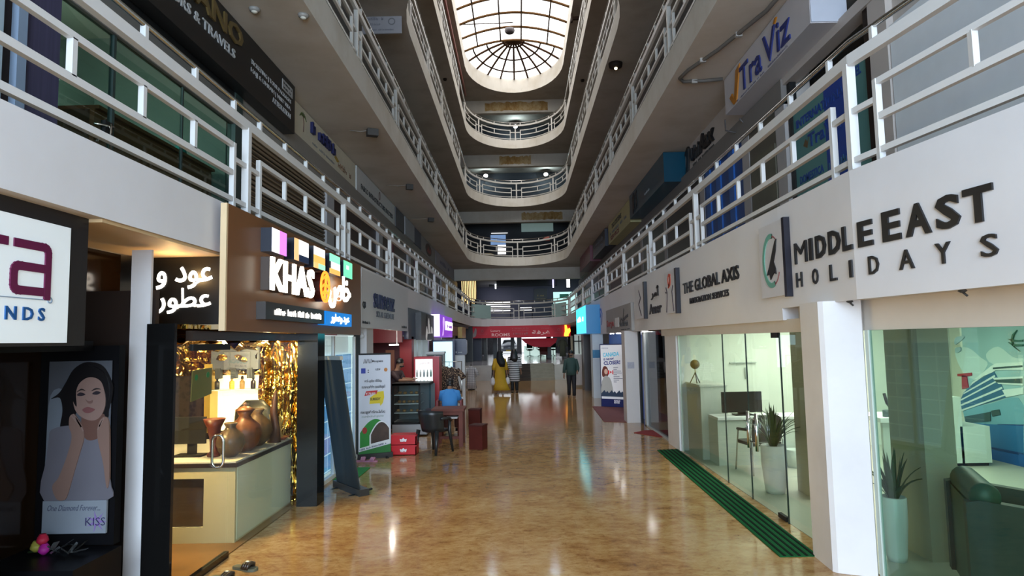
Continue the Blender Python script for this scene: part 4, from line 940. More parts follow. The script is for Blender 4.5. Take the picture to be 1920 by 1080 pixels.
garment('hanging_shirt', 'brown and black patterned shirt hanging on a rail behind the seated person', (-2.02, 18.3, .62), .62, .74, pat, 1.15)
garment('hanging_shirt', 'second brown patterned shirt hanging just behind the first', (-2.25, 18.62, .66), .6, .72, pat, 1.1)
rk = thing('clothes_rail', 'steel clothes rail carrying the patterned shirts', 'rail', (-2.1, 18.5, 0))
MB().tube([(-2.75, 18.46, 0), (-2.75, 18.46, 1.52), (-1.68, 18.46, 1.52), (-1.68, 18.46, 0)], .02).build('frame', steel, rk)
gm = garment('display_dress', 'white checked dress on a stand beside the far left shop front', (-2.12, 27.8, .06), .42, .95, chk, 1.15)
MB().tube([(-2.12, 27.8, 0), (-2.12, 27.8, 1.12)], .015).lathe((-2.12, 27.8, 0), [(.16, 0), (.16, .02), (.02, .04)], 14).build('stand', blackm, gm)
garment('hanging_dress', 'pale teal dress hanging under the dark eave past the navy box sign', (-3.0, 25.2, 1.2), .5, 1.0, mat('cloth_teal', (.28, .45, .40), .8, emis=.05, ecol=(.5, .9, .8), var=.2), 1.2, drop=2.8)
garment('hanging_dress', 'maroon dress hanging low between the teal dress and the checked one', (-3.0, 27.4, .55), .5, .9, mat('cloth_maroon', (.16, .02, .03), .8), 1.2, drop=2.8)
garment('hanging_dress', 'dark blue garment hanging in the far left shop front', (-3.0, 31.3, 1.0), .5, 1.1, mat('cloth_navy', (.02, .03, .12), .8), 1.1, drop=2.8)
sg = thing('shop_sign', 'small maroon and gold sign over the far left clothes shop', 'sign', (-2.9, 26, 2.3))
MB().box(-2.95, 25.0, 2.35, -2.80, 29.0, 2.75).build('panel', mat('sign_maroon', (.14, .02, .03), .4, var=.4, scale=1), sg); MB().box(-2.80, 29.1, 2.25, -2.6, 31.0, 2.75).build('gold_panel', mat('sign_gold', (.45, .30, .06), .4, var=.3), sg)
wall('trim_12', -3.72, 25.2, 2.8, -2.9, 36.5, 2.95, mat('eave_dark', (.06, .055, .05), .6))
# --- left first floor gallery
WL = -4.22
wall('wall_left_1', WL-.3, 9.4, 3.5, WL-.12, 44, 6.8, mat('gallery_wall', (.40, .385, .36), .7, var=.08, scale=.8))
wall('wall_left_office_back', -7.6, -3, 3.5, -7.5, 9.5, 6.8, mat('office_wall', (.22, .25, .23), .6))
wall('wall_left_office_end', -7.6, 9.3, 3.5, WL-.12, 9.4, 6.8, MATS['office_wall'])
wall('trim_13', WL-.08, 5.7, 5.42, WL, 9.4, 5.75, mat('office_header', (.16, .15, .135), .6))
wall('trim_14', WL-.1, -3, 5.75, WL+.0, 9.4, 6.8, blackm)
for i, (y0, y1) in enumerate([(5.68, 6.50), (6.53, 7.9), (7.92, 9.3)]):
    g_ = struct('window_%d' % (3+i), MB().box(WL-.05, y0, 3.52, WL-.04, y1, 5.42), teal_glass)
    if i == 0:
        MB().tube([(WL+.02, 6.42, 4.15), (WL+.02, 6.42, 4.42)], .014).tube([(WL-.06, 6.28, 4.38), (WL+.03, 6.46, 4.40)], .012).build('door_handle', MATS['bright_chrome'], g_)
        MB().box(WL-.06, 6.38, 4.33, WL-.01, 6.5, 4.45).build('lock', blackm, g_)
m_ = MB().box(WL-.07, 6.495, 3.5, WL-.02, 6.535, 5.6).box(WL-.06, 7.895, 3.5, WL-.03, 7.925, 5.42).box(WL-.1, 9.3, 3.5, WL+.02, 9.55, 6.8); struct('trim_15', m_, mat('mullion', (.03, .05, .045), .4))
bd = single('vertical_blind', MB().box(WL-.02, 5.22, 3.52, WL+.02, 5.66, 6.7), mat('blind_purple', (.055, .05, .10), .7, var=.5, scale=30, stretch=(1, 1, .02)), 'dark purple vertical blind beside the first floor glass office on the left', 'blind')
wall('trim_16', WL-.04, 5.12, 3.5, WL+.06, 5.22, 6.8, mat('frame_blue', (.28, .36, .48), .4))
wall('trim_17', WL-.06, 4.97, 3.5, WL+.0, 5.12, 6.8, dark)
wall('trim_18', WL-.04, 4.82, 3.5, WL+.06, 4.97, 6.8, mat('frame_pale', (.45, .55, .62), .4))
struct('window_6', MB().box(WL-.06, 1.0, 3.5, WL-.05, 4.82, 6.8), mat('teal_sheet', (.06, .30, .32), .3, var=.2))
ds = thing('desk', 'brown office desk seen through the first floor glass on the left', 'desk', (-5.1, 8, 3.5))
MB().box(-5.4, 6.6, 4.66, -4.45, 9.2, 4.70).build('top', mat('desk_brown', (.34, .11, .045), .4), ds); MB().box(-4.55, 6.6, 3.5, -4.5, 9.2, 4.66).build('front_panel', MATS['desk_brown'], ds)
vase('small teal glass bottle on the first floor desk at the left', (-4.6, 8.5, 4.70), [(.07, 0), (.09, .05), (.07, .11), (.03, .15), (.03, .22), (.045, .24), (.01, .22)], mat('teal_bottle', (.05, .35, .35), .1), name='bottle')
point('office_light', (-5.6, 7.2, 5.5), 60, (.75, 1, .88), .3)
single('office_partition', MB().box(-6.4, 5.7, 3.5, -6.35, 9.3, 6.0), mat('office_partition', (.30, .34, .31), .5), 'pale partition wall inside the first floor glass office', 'partition')
# black travel sign, slightly tilted forward
tv = thing('shop_sign', 'long black travel agency sign with gold and silver lettering over the left gallery', 'sign', (-4.05, 8.6, 5.9))
MB().box(-4.2, 5.8, 5.90, -4.0, 11.25, 6.78).build('panel', mat('sign_black_flat', (.010, .009, .009), .4), tv)
fr = LW(-4.0, 0, 0)
letters(tv, mat('sign_gold_text', (.17, .115, .04), .35, .3), fr, 'MILANO', 6.75, 6.42, 2.28, .29, 0, .025, bold=.02)
MB().text(fr, 'TOURS & TRAVELS', 6.8, 6.19, 2.0, .13, 0, .012, bold=.01).build('subtitle', mat('sign_silver', (.48, .48, .48), .35), tv)
MB().text(fr, 'TICKETING | TOUR PACKAGES', 9.35, 6.36, 1.70, .09, 0, .006).text(fr, 'HAJJ & UMRAH | VISIT VISA', 9.35, 6.23, 1.68, .09, 0, .006).text(fr, 'ATTESTATION', 10.2, 6.10, .83, .09, 0, .006).build('services', MATS['sign_silver'], tv)
MB().obox(fr, 10.62, 11.12, 6.50, 6.68, 0, .006).build('label_plate', mat('plate_grey', (.40, .40, .40), .5), tv)
marks(marks(MB(), fr, 10.67, 6.61, .4, .04, 9, .009), fr, 10.67, 6.53, .4, .04, 9, .009, seed=2).build('label_text', letter, tv)
# cream wall sign, palm mark and blue letters
cs = thing('shop_sign', 'cream wall sign with navy block letters and a palm tree mark', 'sign', (-4.2, 14, 6.2))
MB().box(WL-.12, 11.5, 6.15, WL, 16.4, 6.78).build('panel', mat('sign_cream', (.68, .62, .48), .6, var=.08), cs)
fr = LW(WL, 0, 0); marks(MB(), fr, 12.75, 6.44, 1.7, .25, 7, .06, .42, 4).build('letters', mat('letters_navy', (.012, .016, .10), .5), cs)
m_ = MB(); bend_path(fr, [(12.35, 6.32), (12.38, 6.5), (12.33, 6.62)], .02, m_)
m_.build('palm_trunk', mat('palm_brown', (.16, .07, .05), .6), cs); m_ = MB()
for k in range(7): a = PI*(k/6); bend_path(fr, [(12.33, 6.62), (12.33+.12*math.cos(a), 6.63+.06*math.sin(a)), (12.33+.19*math.cos(a), 6.58+.05*math.sin(a))], .02, m_)
m_.build('palm_leaves', mat('palm_green', (.12, .17, .05), .6), cs)
m_ = MB().prism(fr, [(14.5, 6.42), (14.6, 6.5), (14.9, 6.42), (14.7, 6.36)], 0, .006); m_.build('yellow_mark', mat('mark_yellow', (.45, .30, .05), .6), cs)
marks(MB(), fr, 14.75, 6.27, 1.2, .16, 6, .01, .2).build('brown_text', mat('text_tan', (.24, .15, .09), .6), cs)
marks(MB(), fr, 12.8, 6.24, 1.7, .06, 18).build('small_text', mat('text_grey', (.25, .24, .22), .6), cs)
wsn = thing('shop_sign', 'pale grey wall sign with a line of dark capitals, next to the cream one', 'sign', (-4.2, 19, 6.2))
MB().box(WL-.12, 16.45, 6.12, WL+.02, 21.6, 6.78).build('panel', mat('sign_grey_white', (.66, .66, .64), .6), wsn)
fr = LW(WL+.02, 0, 0); MB().text(fr, 'FABCO INFRASTRUCTURE BUILDERS', 16.9, 6.25, 4.3, .15, 0, .01, bold=.01).build('lettering', mat('text_dark', (.06, .06, .06), .6), wsn)
MB().ring(fr, 19.2, 6.58, .1, .13, .03, 0, .01, 16).build('crest', mat('crest_brown', (.14, .08, .07), .6), wsn)
wall('trim_19', WL-.1, 21.7, 6.1, WL+.04, 23.3, 6.78, mat('grey_panel', (.13, .13, .14), .6))
wall('trim_20', WL-.1, 23.4, 6.1, WL+.06, 25.5, 6.78, mat('pale_panel', (.40, .40, .42), .6))
wall('trim_21', WL-.1, 25.5, 6.1, WL+.04, 27.4, 6.78, mat('blue_grey_panel', (.10, .11, .15), .6))
ls = thing('shop_sign', 'grey wall sign with a round dark red emblem, far along the left gallery', 'sign', (-4.2, 29.5, 6.1))
MB().box(WL-.1, 27.5, 6.05, WL+.02, 32.3, 6.78).build('panel', mat('sign_mid_grey', (.30, .30, .31), .6), ls); fr = LW(WL+.02, 0, 0)
MB().disc(fr, 29.8, 6.42, .95, .28, 0, .012).build('disc', mat('emblem_dark', (.05, .03, .03), .5), ls); MB().prism(fr, [(29.2, 6.3), (29.6, 6.56), (29.9, 6.36), (30.3, 6.55), (30.5, 6.32), (29.9, 6.24)], .012, .02).build('emblem', mat('emblem_red', (.25, .02, .03), .5), ls)
wall('trim_22', WL-.1, 32.4, 6.05, WL+.03, 43, 6.78, mat('pale_lilac_panel', (.36, .36, .42), .6))
marks(MB(), LW(WL+.03, 0, 0), 34, 6.3, 4.5, .26, 6, .01).build('lettering', mat('text_slate', (.16, .17, .25), .6), bpy.data.objects['trim_22'])
# shutter, piers and dark openings below the signs
shm, nt, b = node_mat('ribbed_shutter'); wv = nt.nodes.new('ShaderNodeTexWave'); wv.bands_direction = 'Z'; wv.inputs['Scale'].default_value = 4.2; tc = nt.nodes.new('ShaderNodeTexCoord')
nt.links.new(tc.outputs['Object'], wv.inputs['Vector']); r = ramp(nt, [(0, (.05, .032, .017)), (.5, (.20, .135, .075)), (1, (.26, .18, .105))]); nt.links.new(wv.outputs['Fac'], r.inputs[0]); nt.links.new(r.outputs[0], b.inputs['Base Color']); b.inputs['Roughness'].default_value = .5
m_ = MB()
for k in range(24):
    z = 3.5+.085*k; m_.prism(Fr((0, 9.75, 0), (1, 0, 0), (0, 0, 1)), [(WL-.10, z), (WL-.05, z+.01), (WL-.04, z+.04), (WL-.05, z+.07), (WL-.10, z+.085)], -4.2, 0)
single('roller_shutter', m_, shm, 'closed brown ribbed roller shutter behind the left first floor railing', 'shutter')
wall('trim_23', WL-.12, 9.55, 5.55, WL-.0, 44, 6.15, mat('header_beige', (.30, .27, .235), .6, var=.05))  # even dull beige strip
m_ = MB()
for y in (13.95, 19.2, 24.4, 29.6, 34.8): m_.box(WL-.12, y, 3.5, WL, y+.55, 5.6)
struct('trim_24', m_, mat('pier_grey', (.50, .49, .50), .6))
for i, (y, c_) in enumerate([(14.5, (.035, .016, .014)), (19.75, (.025, .014, .013)), (24.95, (.02, .025, .028)), (30.15, (.04, .05, .055)), (35.35, (.08, .10, .10))]): wall('door_%d' % (2+i), WL-.115, y, 3.5, WL-.08, y+4.65, 5.55, mat('opening_%d' % i, c_, .4))
m_ = MB().box(WL-.09, 21.5, 3.5, WL-.04, 21.8, 5.5).box(WL-.09, 26.2, 3.5, WL-.04, 26.4, 5.5); struct('trim_25', m_, mat('panel_red', (.12, .02, .03), .5))
struct('window_7', MB().box(WL-.07, 26.5, 3.55, WL-.06, 29.5, 5.4), mat('teal_pane', (.05, .11, .11), .2))
# soffit fittings on the left
def fitting(label, c, s_=.10, arm=.5):
    t = thing('soffit_speaker', label, 'speaker', c); x, y, z = c
    m_ = MB().obox(Fr((x, y, z-.16), (.9, .4, 0), (-.4, .9, 0)), -s_, s_, -s_*.7, s_*.7, 0, .15); m_.build('box', mat('fitting_dark', (.06, .055, .05), .6), t)
    MB().tube([(x-.04, y, z-.02), (x-arm*.5, y+.04, z-.035), (x-arm, y+.02, z-.012)], .012, 6).build('cable', mat('fitting_cable', (.30, .26, .22), .6), t)
fitting('dark box fitting with a white tube under the left soffit, nearest the street', (-3.15, 13.7, 6.8), .12, .5)
fitting('dark drooping fitting with a loose wire, second along the left soffit', (-3.19, 18.7, 6.8), .1, .7)
fitting('dark fitting with trailing wire, farthest along the left soffit', (-3.27, 23.9, 6.8), .11, 1.0)
def downlight(label, c, lit=True):
    t = thing('soffit_lamp', label, 'lamp', c, None); x, y, z = c
    MB().lathe((x, y, z-.05), [(.03, 0), (.07, .02), (.08, .05)], 14).build('body', mat('lamp_grey', (.30, .29, .27), .4), t)
    MB().lathe((x, y, z-.065), [(.01, 0), (.035, .008), (.045, .02)], 12).build('bulb', mat('lamp_dull', (.75, .72, .62), .3), t)
downlight('small round lamp on the left soffit, with a dark cap', (-3.62, 8.55, 6.8)); downlight('small round lamp on the left soffit, nearer the slab edge', (-3.0, 8.75, 6.8)); 
# white sign hanging under the third level at the left
hs = thing('hanging_sign', 'small white board with a ring emblem, hung from hooks high on the left', 'sign', (-3.35, 16, 10.1))
MB().box(-3.95, 16, 10.14, -2.91, 16.04, 10.74).build('board', mat('board_white', (.42, .41, .44), .6), hs)
fr = FW(0, 16, 0); MB().ring(fr, -3.17, 10.46, .095, .095, .025, 0, .008, 22).build('ring_mark', mat('board_ring', (.22, .22, .23), .6), hs)
marks(marks(marks(MB(), fr, -3.8, 10.5, .42, .10, 6), fr, -3.75, 10.36, .36, .08, 6, seed=2), fr, -3.72, 10.22, .6, .05, 18).build('lettering', mat('board_text', (.26, .26, .30), .6), hs)
m_ = MB()
for x in (-3.75, -3.1): m_.tube([(x, 16.02, 10.74), (x, 16.02, 10.95)], .012, 6)
m_.build('hook', blackm, hs); MB().tube([(-4.1, 16.02, 10.95), (-2.8, 16.02, 10.95)], .015, 6).build('rod', dark, hs)
# ------------------------------------------------------------------ right side: fascia signs and shop fronts
# white fascia, in two depths, with a bend towards the street
m_ = MB().box(2.875, 6.95, 2.26, 3.05, 22.4, 3.0).box(2.86, 6.95, 2.26, 2.875, 22.4, 3.5)
struct('trim_30', m_, fasciaw)
P = []; F = []
bpts = [(2.86, 6.95), (2.868, 5.43), (3.128, 3.86), (3.488, 1.7), (4.14, -5.2)]
for x, y in bpts: P += [(x, y, 2.39), (x, y, 3.5), (x+.03, y, 2.39), (x+.03, y, 3.5)]
for i in range(len(bpts)-1): a = 4*i; F += [(a, a+4, a+5, a+1), (a, a+2, a+6, a+4), (a+2, a+3, a+7, a+6)]
struct('trim_31', MB().add(P, F), fasciaw)
m_ = MB()                                   # soffit and beam behind the bent fascia
o_ = [(2.89, 6.95), (2.9, 5.43), (3.16, 3.86), (3.52, 1.7), (4.15, -5.2)]; i_ = [(3.03, 6.95), (3.12, 5.8), (3.40, 3.9), (3.75, 1.7), (4.5, -5.2)]
P = []; F = []
for (a, b), (c_, d_) in zip(o_, i_): P += [(a, b, 2.40), (c_, d_, 2.40), (c_, d_, 2.13), (c_+.25, d_, 2.13), (c_+.25, d_, 2.40)]
for i in range(len(o_)-1):
    k = 5*i
    for j in range(4): F.append((k+j, k+5+j, k+6+j, k+1+j))
struct('beam_right', m_.add(P, F), mat('beam_paint', (.66, .60, .53), .6, var=.05))
wall('beam_right_2', 2.90, 6.3, 2.13, 3.10, 13.1, 2.27, MATS['beam_paint'])
hd = mat('spot_dark', (.05, .05, .05), .5)
for lb, c in (('small dark spotlight under the lettered fascia, by the end of its soffit', (2.98, 6.35, 2.40)), ('small dark three arm spotlight under the lettered fascia', (2.97, 5.75, 2.40)), ('flat dark lamp under the lettered fascia, nearest the street', (3.15, 4.55, 2.40))):
    t = thing('spotlight', lb, 'lamp', c); MB().lathe((c[0], c[1], c[2]-.025), [(.012, 0), (.03, .012), (.022, .025)], 10).build('body', hd, t)
    MB().tube([(c[0], c[1], c[2]-.02), (c[0]+.02, c[1]-.02, c[2]-.05)], .008, 6).build('head', hd, t)
# pier between the two glass fronts
m_ = MB().prism(Fr((0, 0, 0), (1, 0, 0), (0, 1, 0)), [(2.76, 6.30), (2.74, 5.88), (2.77, 5.84), (3.05, 5.72), (3.10, 5.8), (3.10, 6.30)], 0, 2.40)
struct('pillar_10', m_, whitep)
# MIDDLE EAST HOLIDAYS lettering on the bent fascia: pieces follow each straight run
a1 = Fr((2.86, 6.95, 0), (0.005, -1.52, 0), (0, 0, 1)); a2 = Fr((2.868, 5.43, 0), (.26, -1.57, 0), (0, 0, 1))
mh = thing('wall_lettering', 'large black raised letters naming a holiday travel firm on the right fascia', 'sign', (2.86, 5.2, 2.55))
a3 = Fr((3.128, 3.86, 0), (.36, -2.16, 0), (0, 0, 1))
for fr, ch_, u0, u1 in ((a1, 'M', .396, .669), (a1, 'I', .723, .79), (a1, 'D', .86, 1.056), (a1, 'D', 1.112, 1.32), (a1, 'L', 1.362, 1.522), (a2, 'E', .071, .246), (a2, 'E', .358, .548), (a2, 'A', .60, .84), (a2, 'S', .888, 1.093), (a2, 'T', 1.123, 1.35)):
    tall = .24 if fr is a2 and u0 > .3 else .215
    MB().text(fr, ch_, u0, 2.82, u1-u0, tall, 0, .016, bold={'M': -.005, 'I': .01}.get(ch_, .03)).build('letter', letter, mh)
for fr, ch_, u0, u1 in ((a1, 'H', .399, .532), (a1, 'O', .753, .872), (a1, 'L', 1.102, 1.226), (a1, 'I', 1.448, 1.492), (a2, 'D', .174, .289), (a2, 'A', .509, .657), (a2, 'Y', .858, .99), (a2, 'S', 1.229, 1.356)):
    MB().text(fr, ch_, u0, 2.582, u1-u0, .15, 0, .014, bold=.008).build('letter', letter, mh)
lg = thing('logo_box', 'white square box with a green swoosh and black aeroplane on the right fascia', 'sign', (2.83, 7.0, 2.52))
MB().box(2.80, 6.72, 2.52, 2.87, 7.36, 3.33).build('box', mat('box_white', (.70, .69, .71), .4), lg)
MB().box(2.798, 6.66, 2.50, 2.87, 6.72, 3.34).build('dark_side', mat('box_side', (.012, .012, .022), .3), lg)
fr = RW(2.80, 7.36, 2.52); m_ = MB()
m_.ring(fr, .33, .40, .24, .30, .055, 0, .008, 30, PI*.42, PI*1.62); m_.build('swoosh', mat('swoosh_green', (.16, .42, .33), .5), lg)
m_ = MB().prism(fr, [(.20, .25), (.28, .34), (.40, .52), (.46, .60), (.50, .62), (.47, .50), (.40, .38), (.45, .30), (.46, .24), (.40, .26), (.34, .22), (.30, .19), (.28, .25)], 0, .01, 0)
m_.build('aeroplane', letter, lg); MB().ring(fr, .36, .42, .20, .25, .012, 0, .006, 20, PI*.3, PI*.65).ring(fr, .36, .36, .2, .24, .012, 0, .006, 20, PI*1.5, PI*1.85).build('thin_arcs', mat('arc_red', (.30, .10, .10), .5), lg)
gx = thing('wall_lettering', 'black serif style letters of an immigration services firm on the right fascia', 'sign', (2.85, 9.7, 2.65))
fr = RW(2.86, 11.05, 0)
letters(gx, letter, fr, 'THE GLOBAL AXIS', .02, 2.835, 2.8, .185, 0, .02, bold=.008)
MB().text(fr, 'IMMIGRATION SERVICES', .40, 2.645, 1.98, .095, 0, .015, bold=.015).build('small_letters', letter, gx)
def figure_box(label, y1, y0, z0, z1, red):
    t = thing('logo_box', label, 'sign', (2.83, (y0+y1)/2, z0))
    MB().box(2.79, y0+.12, z0, 2.87, y1, z1).build('box', MATS['box_white'], t); MB().box(2.788, y0, z0-.02, 2.87, y0+.12, z1+.01).build('dark_side', MATS['box_side'], t)
    fr = RW(2.79, y1, z0); w = y1-y0-.12; h = z1-z0; m_ = MB()
    if red:
        MB().ring(fr, w*.5, h*.78, w*.15, h*.16, .05, 0, .008, 18).prism(fr, [(w*.36, h*.6), (w*.55, h*.8), (w*.66, h*.92), (w*.6, h*.75), (w*.46, h*.6)], 0, .008).build('head_mark', mat('mark_red', (.62, .10, .05), .5), t)
        for s_ in (-1, 1): bend_path(fr, [(w*(.5+s_*.34), h*.62), (w*(.5+s_*.24), h*.5), (w*(.5+s_*.28), h*.3), (w*(.5+s_*.36), h*.05)], .035, m_)
        bend_path(fr, [(w*.08, h*.52), (w*.26, h*.5)], .03, m_)
    else:
        bend_path(fr, [(w*.55, h*.80), (w*.72, h*.58), (w*.5, h*.42), (w*.62, h*.25), (w*.75, h*.1)], .045, m_)
    m_.build('strokes', mat('stroke_grey', (.10, .08, .10), .5), t); return t
figure_box('white box with a red looped figure mark beside the immigration lettering', 12.16, 11.27, 2.54, 3.32, True)
figure_box('white box with a thin dark stroke figure, beside the short Arabic lettering', 15.35, 14.18, 2.54, 3.34, False)
am = thing('wall_lettering', 'black lettering in Arabic above English on the right fascia between two logo boxes', 'sign', (2.85, 13.4, 2.6))
fr = RW(2.86, 13.95, 0); letters(am, letter, fr, 'Amer', 0, 2.6, 1.18, .22, 0, .02, bold=.02)
MB().text(fr, '\ufeae\ufee3\ufe83', .22, 2.9, .78, .27, 0, .02, bold=.02).build('arabic_letters', letter, am)
gs = thing('shop_sign', 'grey faded board with red letters, a white patch and dark script on the right fascia', 'sign', (2.8, 18, 2.28))
MB().box(2.78, 15.85, 2.28, 2.86, 20.4, 2.98).build('board', mat('board_grey', (.36, .345, .335), .6, var=.12, scale=2), gs)
fr = RW(2.78, 20.4, 2.28); MB().text(fr, 'Surya', .15, .12, 1.5, .26, 0, .01, bold=.03).build('red_letters', mat('letters_red', (.36, .07, .06), .5), gs)
MB().obox(fr, 1.9, 2.55, .14, .40, 0, .008).build('white_patch', mat('patch_white', (.8, .8, .8), .5), gs)
m_ = MB(); bend_path(fr, [(2.75, .22), (3.0, .36), (3.3, .28), (3.5, .58)], .05, m_, .01); bend_path(fr, [(3.3, .28), (3.7, .36), (4.1, .40)], .07, m_, .01); marks(m_, fr, 2.8, .14, 1.3, .16, 7, .01)
marks(m_, fr, 2.9, .04, 1.5, .03, 16, .008, .5); m_.build('script', mat('script_dark', (.06, .06, .06), .5), gs)
wk = thing('wall_lettering', 'blue and teal stacked lettering with an arrow curve, beside the glowing cyan sign', 'sign', (2.85, 22.9, 2.5))
wall('trim_32', 2.86, 22.4, 2.26, 3.05, 25.4, 3.5, fasciaw)
fr = RW(2.86, 24.1, 2.5); MB().text(fr, 'KINGS', .1, .33, 1.7, .33, 0, .012, bold=.03).build('blue_letters', mat('letters_blue', (.04, .10, .42), .5), wk)
MB().text(fr, 'EDGE', .2, .0, 1.4, .28, 0, .012, bold=.03).build('teal_letters', mat('letters_teal', (.10, .32, .50), .5), wk)
m_ = MB(); bend_path(fr, [(1.9, .62), (2.15, .45), (2.0, .1)], .08, m_); m_.build('arrow_curve', mat('letters_blue', (.04, .10, .42), .5), wk)
# cyan box sign
cy = thing('shop_sign', 'glowing cyan box sign with a blue side, projecting from the far right fascia', 'sign', (2.45, 24.3, 2.25))
MB().box(2.36, 22.5, 2.28, 2.86, 26.2, 3.30).build('box', mat('cyan_side', (.0, .16, .42), .3, emis=.15, ecol=(0, .28, .65), var=.05), cy)
MB().box(2.34, 22.55, 2.30, 2.36, 26.15, 3.28).build('lit_face', mat('cyan_face', (.05, .6, .75), .3, emis=1.15, ecol=(.06, .72, .85), var=.5, scale=1.2), cy)
marks(MB(), RW(2.34, 25.6, 2.75), 0, 0, 2.4, .22, 6, .01).build('lettering', mat('lit_pale_cyan', (.8, 1, 1), .4, emis=1.6, ecol=(.8, 1, 1), var=0), cy)
# --- travel office (first glass front and interior)
tile = mat('office_tile', (.46, .45, .38), .35, var=.05, scale=2)
struct('floor_office', MB().prism(Fr((0, 0, 0), (1, 0, 0), (0, 1, 0)), [(2.98, 12.3), (2.98, 6.3), (3.08, 6.3), (3.1, 5.7), (3.42, 3.9), (3.78, 1.7), (4.5, -3), (8.2, -3), (8.2, 12.3)], 0, .006), tile)
offw = mat('office_cream', (.74, .76, .68), .6, var=.02)
wall('wall_office_back', 2.98, 12.3, 0, 8.2, 12.45, 2.6, offw); wall('wall_office_front', 3.9, -3.1, 0, 8.3, -3.0, 2.6, offw)
struct('ceiling_office', MB().prism(Fr((0, 0, 0), (1, 0, 0), (0, 1, 0)), [(3.05, 12.3), (3.05, 6.3), (3.3, 5.6), (3.6, 3.9), (3.95, 1.7), (4.7, -3), (8.2, -3), (8.2, 12.3)], 2.46, 2.55), lightw)
wall('wall_office_side', 8.2, -3, 0, 8.3, 12.3, 2.6, offw)
area('office_ceiling_light', (5.2, 9.5, 2.43), (0, 0, 0), 2.6, 4.6, 190, (.95, 1, .86)); area('office_ceiling_light', (5.8, 4.5, 2.43), (0, 0, 0), 2.6, 4.0, 34, (.90, 1, .92))
gl_ = [(6.36, 7.33), (7.36, 8.44), (8.46, 9.40), (9.42, 12.05)]
for i, (y0, y1) in enumerate(gl_):
    nm = 'door_8' if i == 1 else 'window_%d' % (8+i)
    g_ = struct(nm, MB().box(2.965, y0, .01, 2.975, y1, 2.13), green_glass)
    if i == 1:
        m_ = MB()
        for y in (8.02, 8.30):
            m_.tube([(2.90, y, .68), (2.90, y, 1.14)], .022, 10)
        for z in (.76, 1.05): m_.tube([(2.92, 8.02, z), (2.92, 8.30, z)], .010, 6)
        m_.build('door_handle', MATS['bright_chrome'], g_)
        MB().box(2.955, 7.36, 2.07, 2.985, 7.56, 2.13).build('top_patch', blackm, g_); MB().box(2.95, 7.38, .01, 2.99, 7.60, .06).build('bottom_patch', blackm, g_)
m_ = MB()
for y in (7.345, 8.45, 9.41): m_.box(2.962, y-.006, .0, 2.978, y+.006, 2.13)
struct('trim_33', m_, mat('glass_edge', (.02, .035, .03), .3))
wall('pillar_11', 2.93, 12.05, 0, 3.2, 12.95, 2.27, whitep); wall('trim_34', 2.96, 11.98, 0, 3.0, 12.04, 2.13, mat('frame_pale_green', (.6, .68, .62), .4))
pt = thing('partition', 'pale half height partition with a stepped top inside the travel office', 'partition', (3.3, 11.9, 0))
MB().box(3.10, 11.2, 0, 3.16, 12.28, 1.26).build('side_panel', mat('part_shaded_side', (.55, .54, .48), .5), pt); MB().box(3.10, 11.14, 0, 3.55, 11.2, 1.24).build('end_panel', mat('part_white', (.62, .64, .58), .5), pt); MB().box(3.08, 11.12, 1.24, 3.57, 12.28, 1.27).build('top', mat('part_lit_top', (.7, .7, .64), .4), pt)  # one white box; side darkened and top lightened, shading put into the colours
dk = thing('desk', 'white office desk behind the black chair in the travel office', 'desk', (4.2, 10.95, 0))
MB().box(3.2, 10.55, .74, 5.6, 11.1, .78).build('top', lightw, dk); MB().box(3.24, 10.60, .006, 5.5, 10.64, .74).build('front_panel', mat('desk_front', (.60, .64, .58), .5), dk); MB().box(3.2, 10.58, .006, 3.24, 11.08, .74).build('side_panel', MATS['desk_front'], dk)
mn = thing('monitor', 'black computer monitor seen from behind on the white travel desk', 'monitor', (3.75, 11.0, .78))
MB().box(3.36, 10.8, .83, 4.02, 10.85, 1.17).build('screen', blackm, mn); MB().box(3.64, 10.85, .80, 3.76, 10.9, .95).build('neck', blackm, mn); MB().box(3.56, 10.76, .78, 3.86, 10.96, .80).build('base', blackm, mn)
MB().tube([(3.9, 10.86, .95), (4.10, 10.85, .80), (4.3, 10.82, .79)], .006, 6).build('cable', blackm, mn)
gb = thing('globe', 'small dark gold globe on a wooden tripod standing on the partition', 'globe', (3.15, 11.6, 1.27))
MB().ell((3.15, 11.6, 1.605), .085, .085, .085, 16, 11).build('ball', mat('globe_gold', (.16, .11, .04), .4, var=.5, scale=18), gb)
MB().tube([(3.15, 11.6, 1.44), (3.15, 11.6, 1.53)], .008, 6).build('stem', mat('brass', (.4, .28, .1), .3, 1), gb)
for k in range(3): a = k*2.094+.5; MB().tube([(3.15, 11.6, 1.46), (3.15+.10*math.cos(a), 11.6+.10*math.sin(a), 1.27)], .010, 6).build('leg', mat('tripod_dark', (.03, .02, .014), .4), gb)
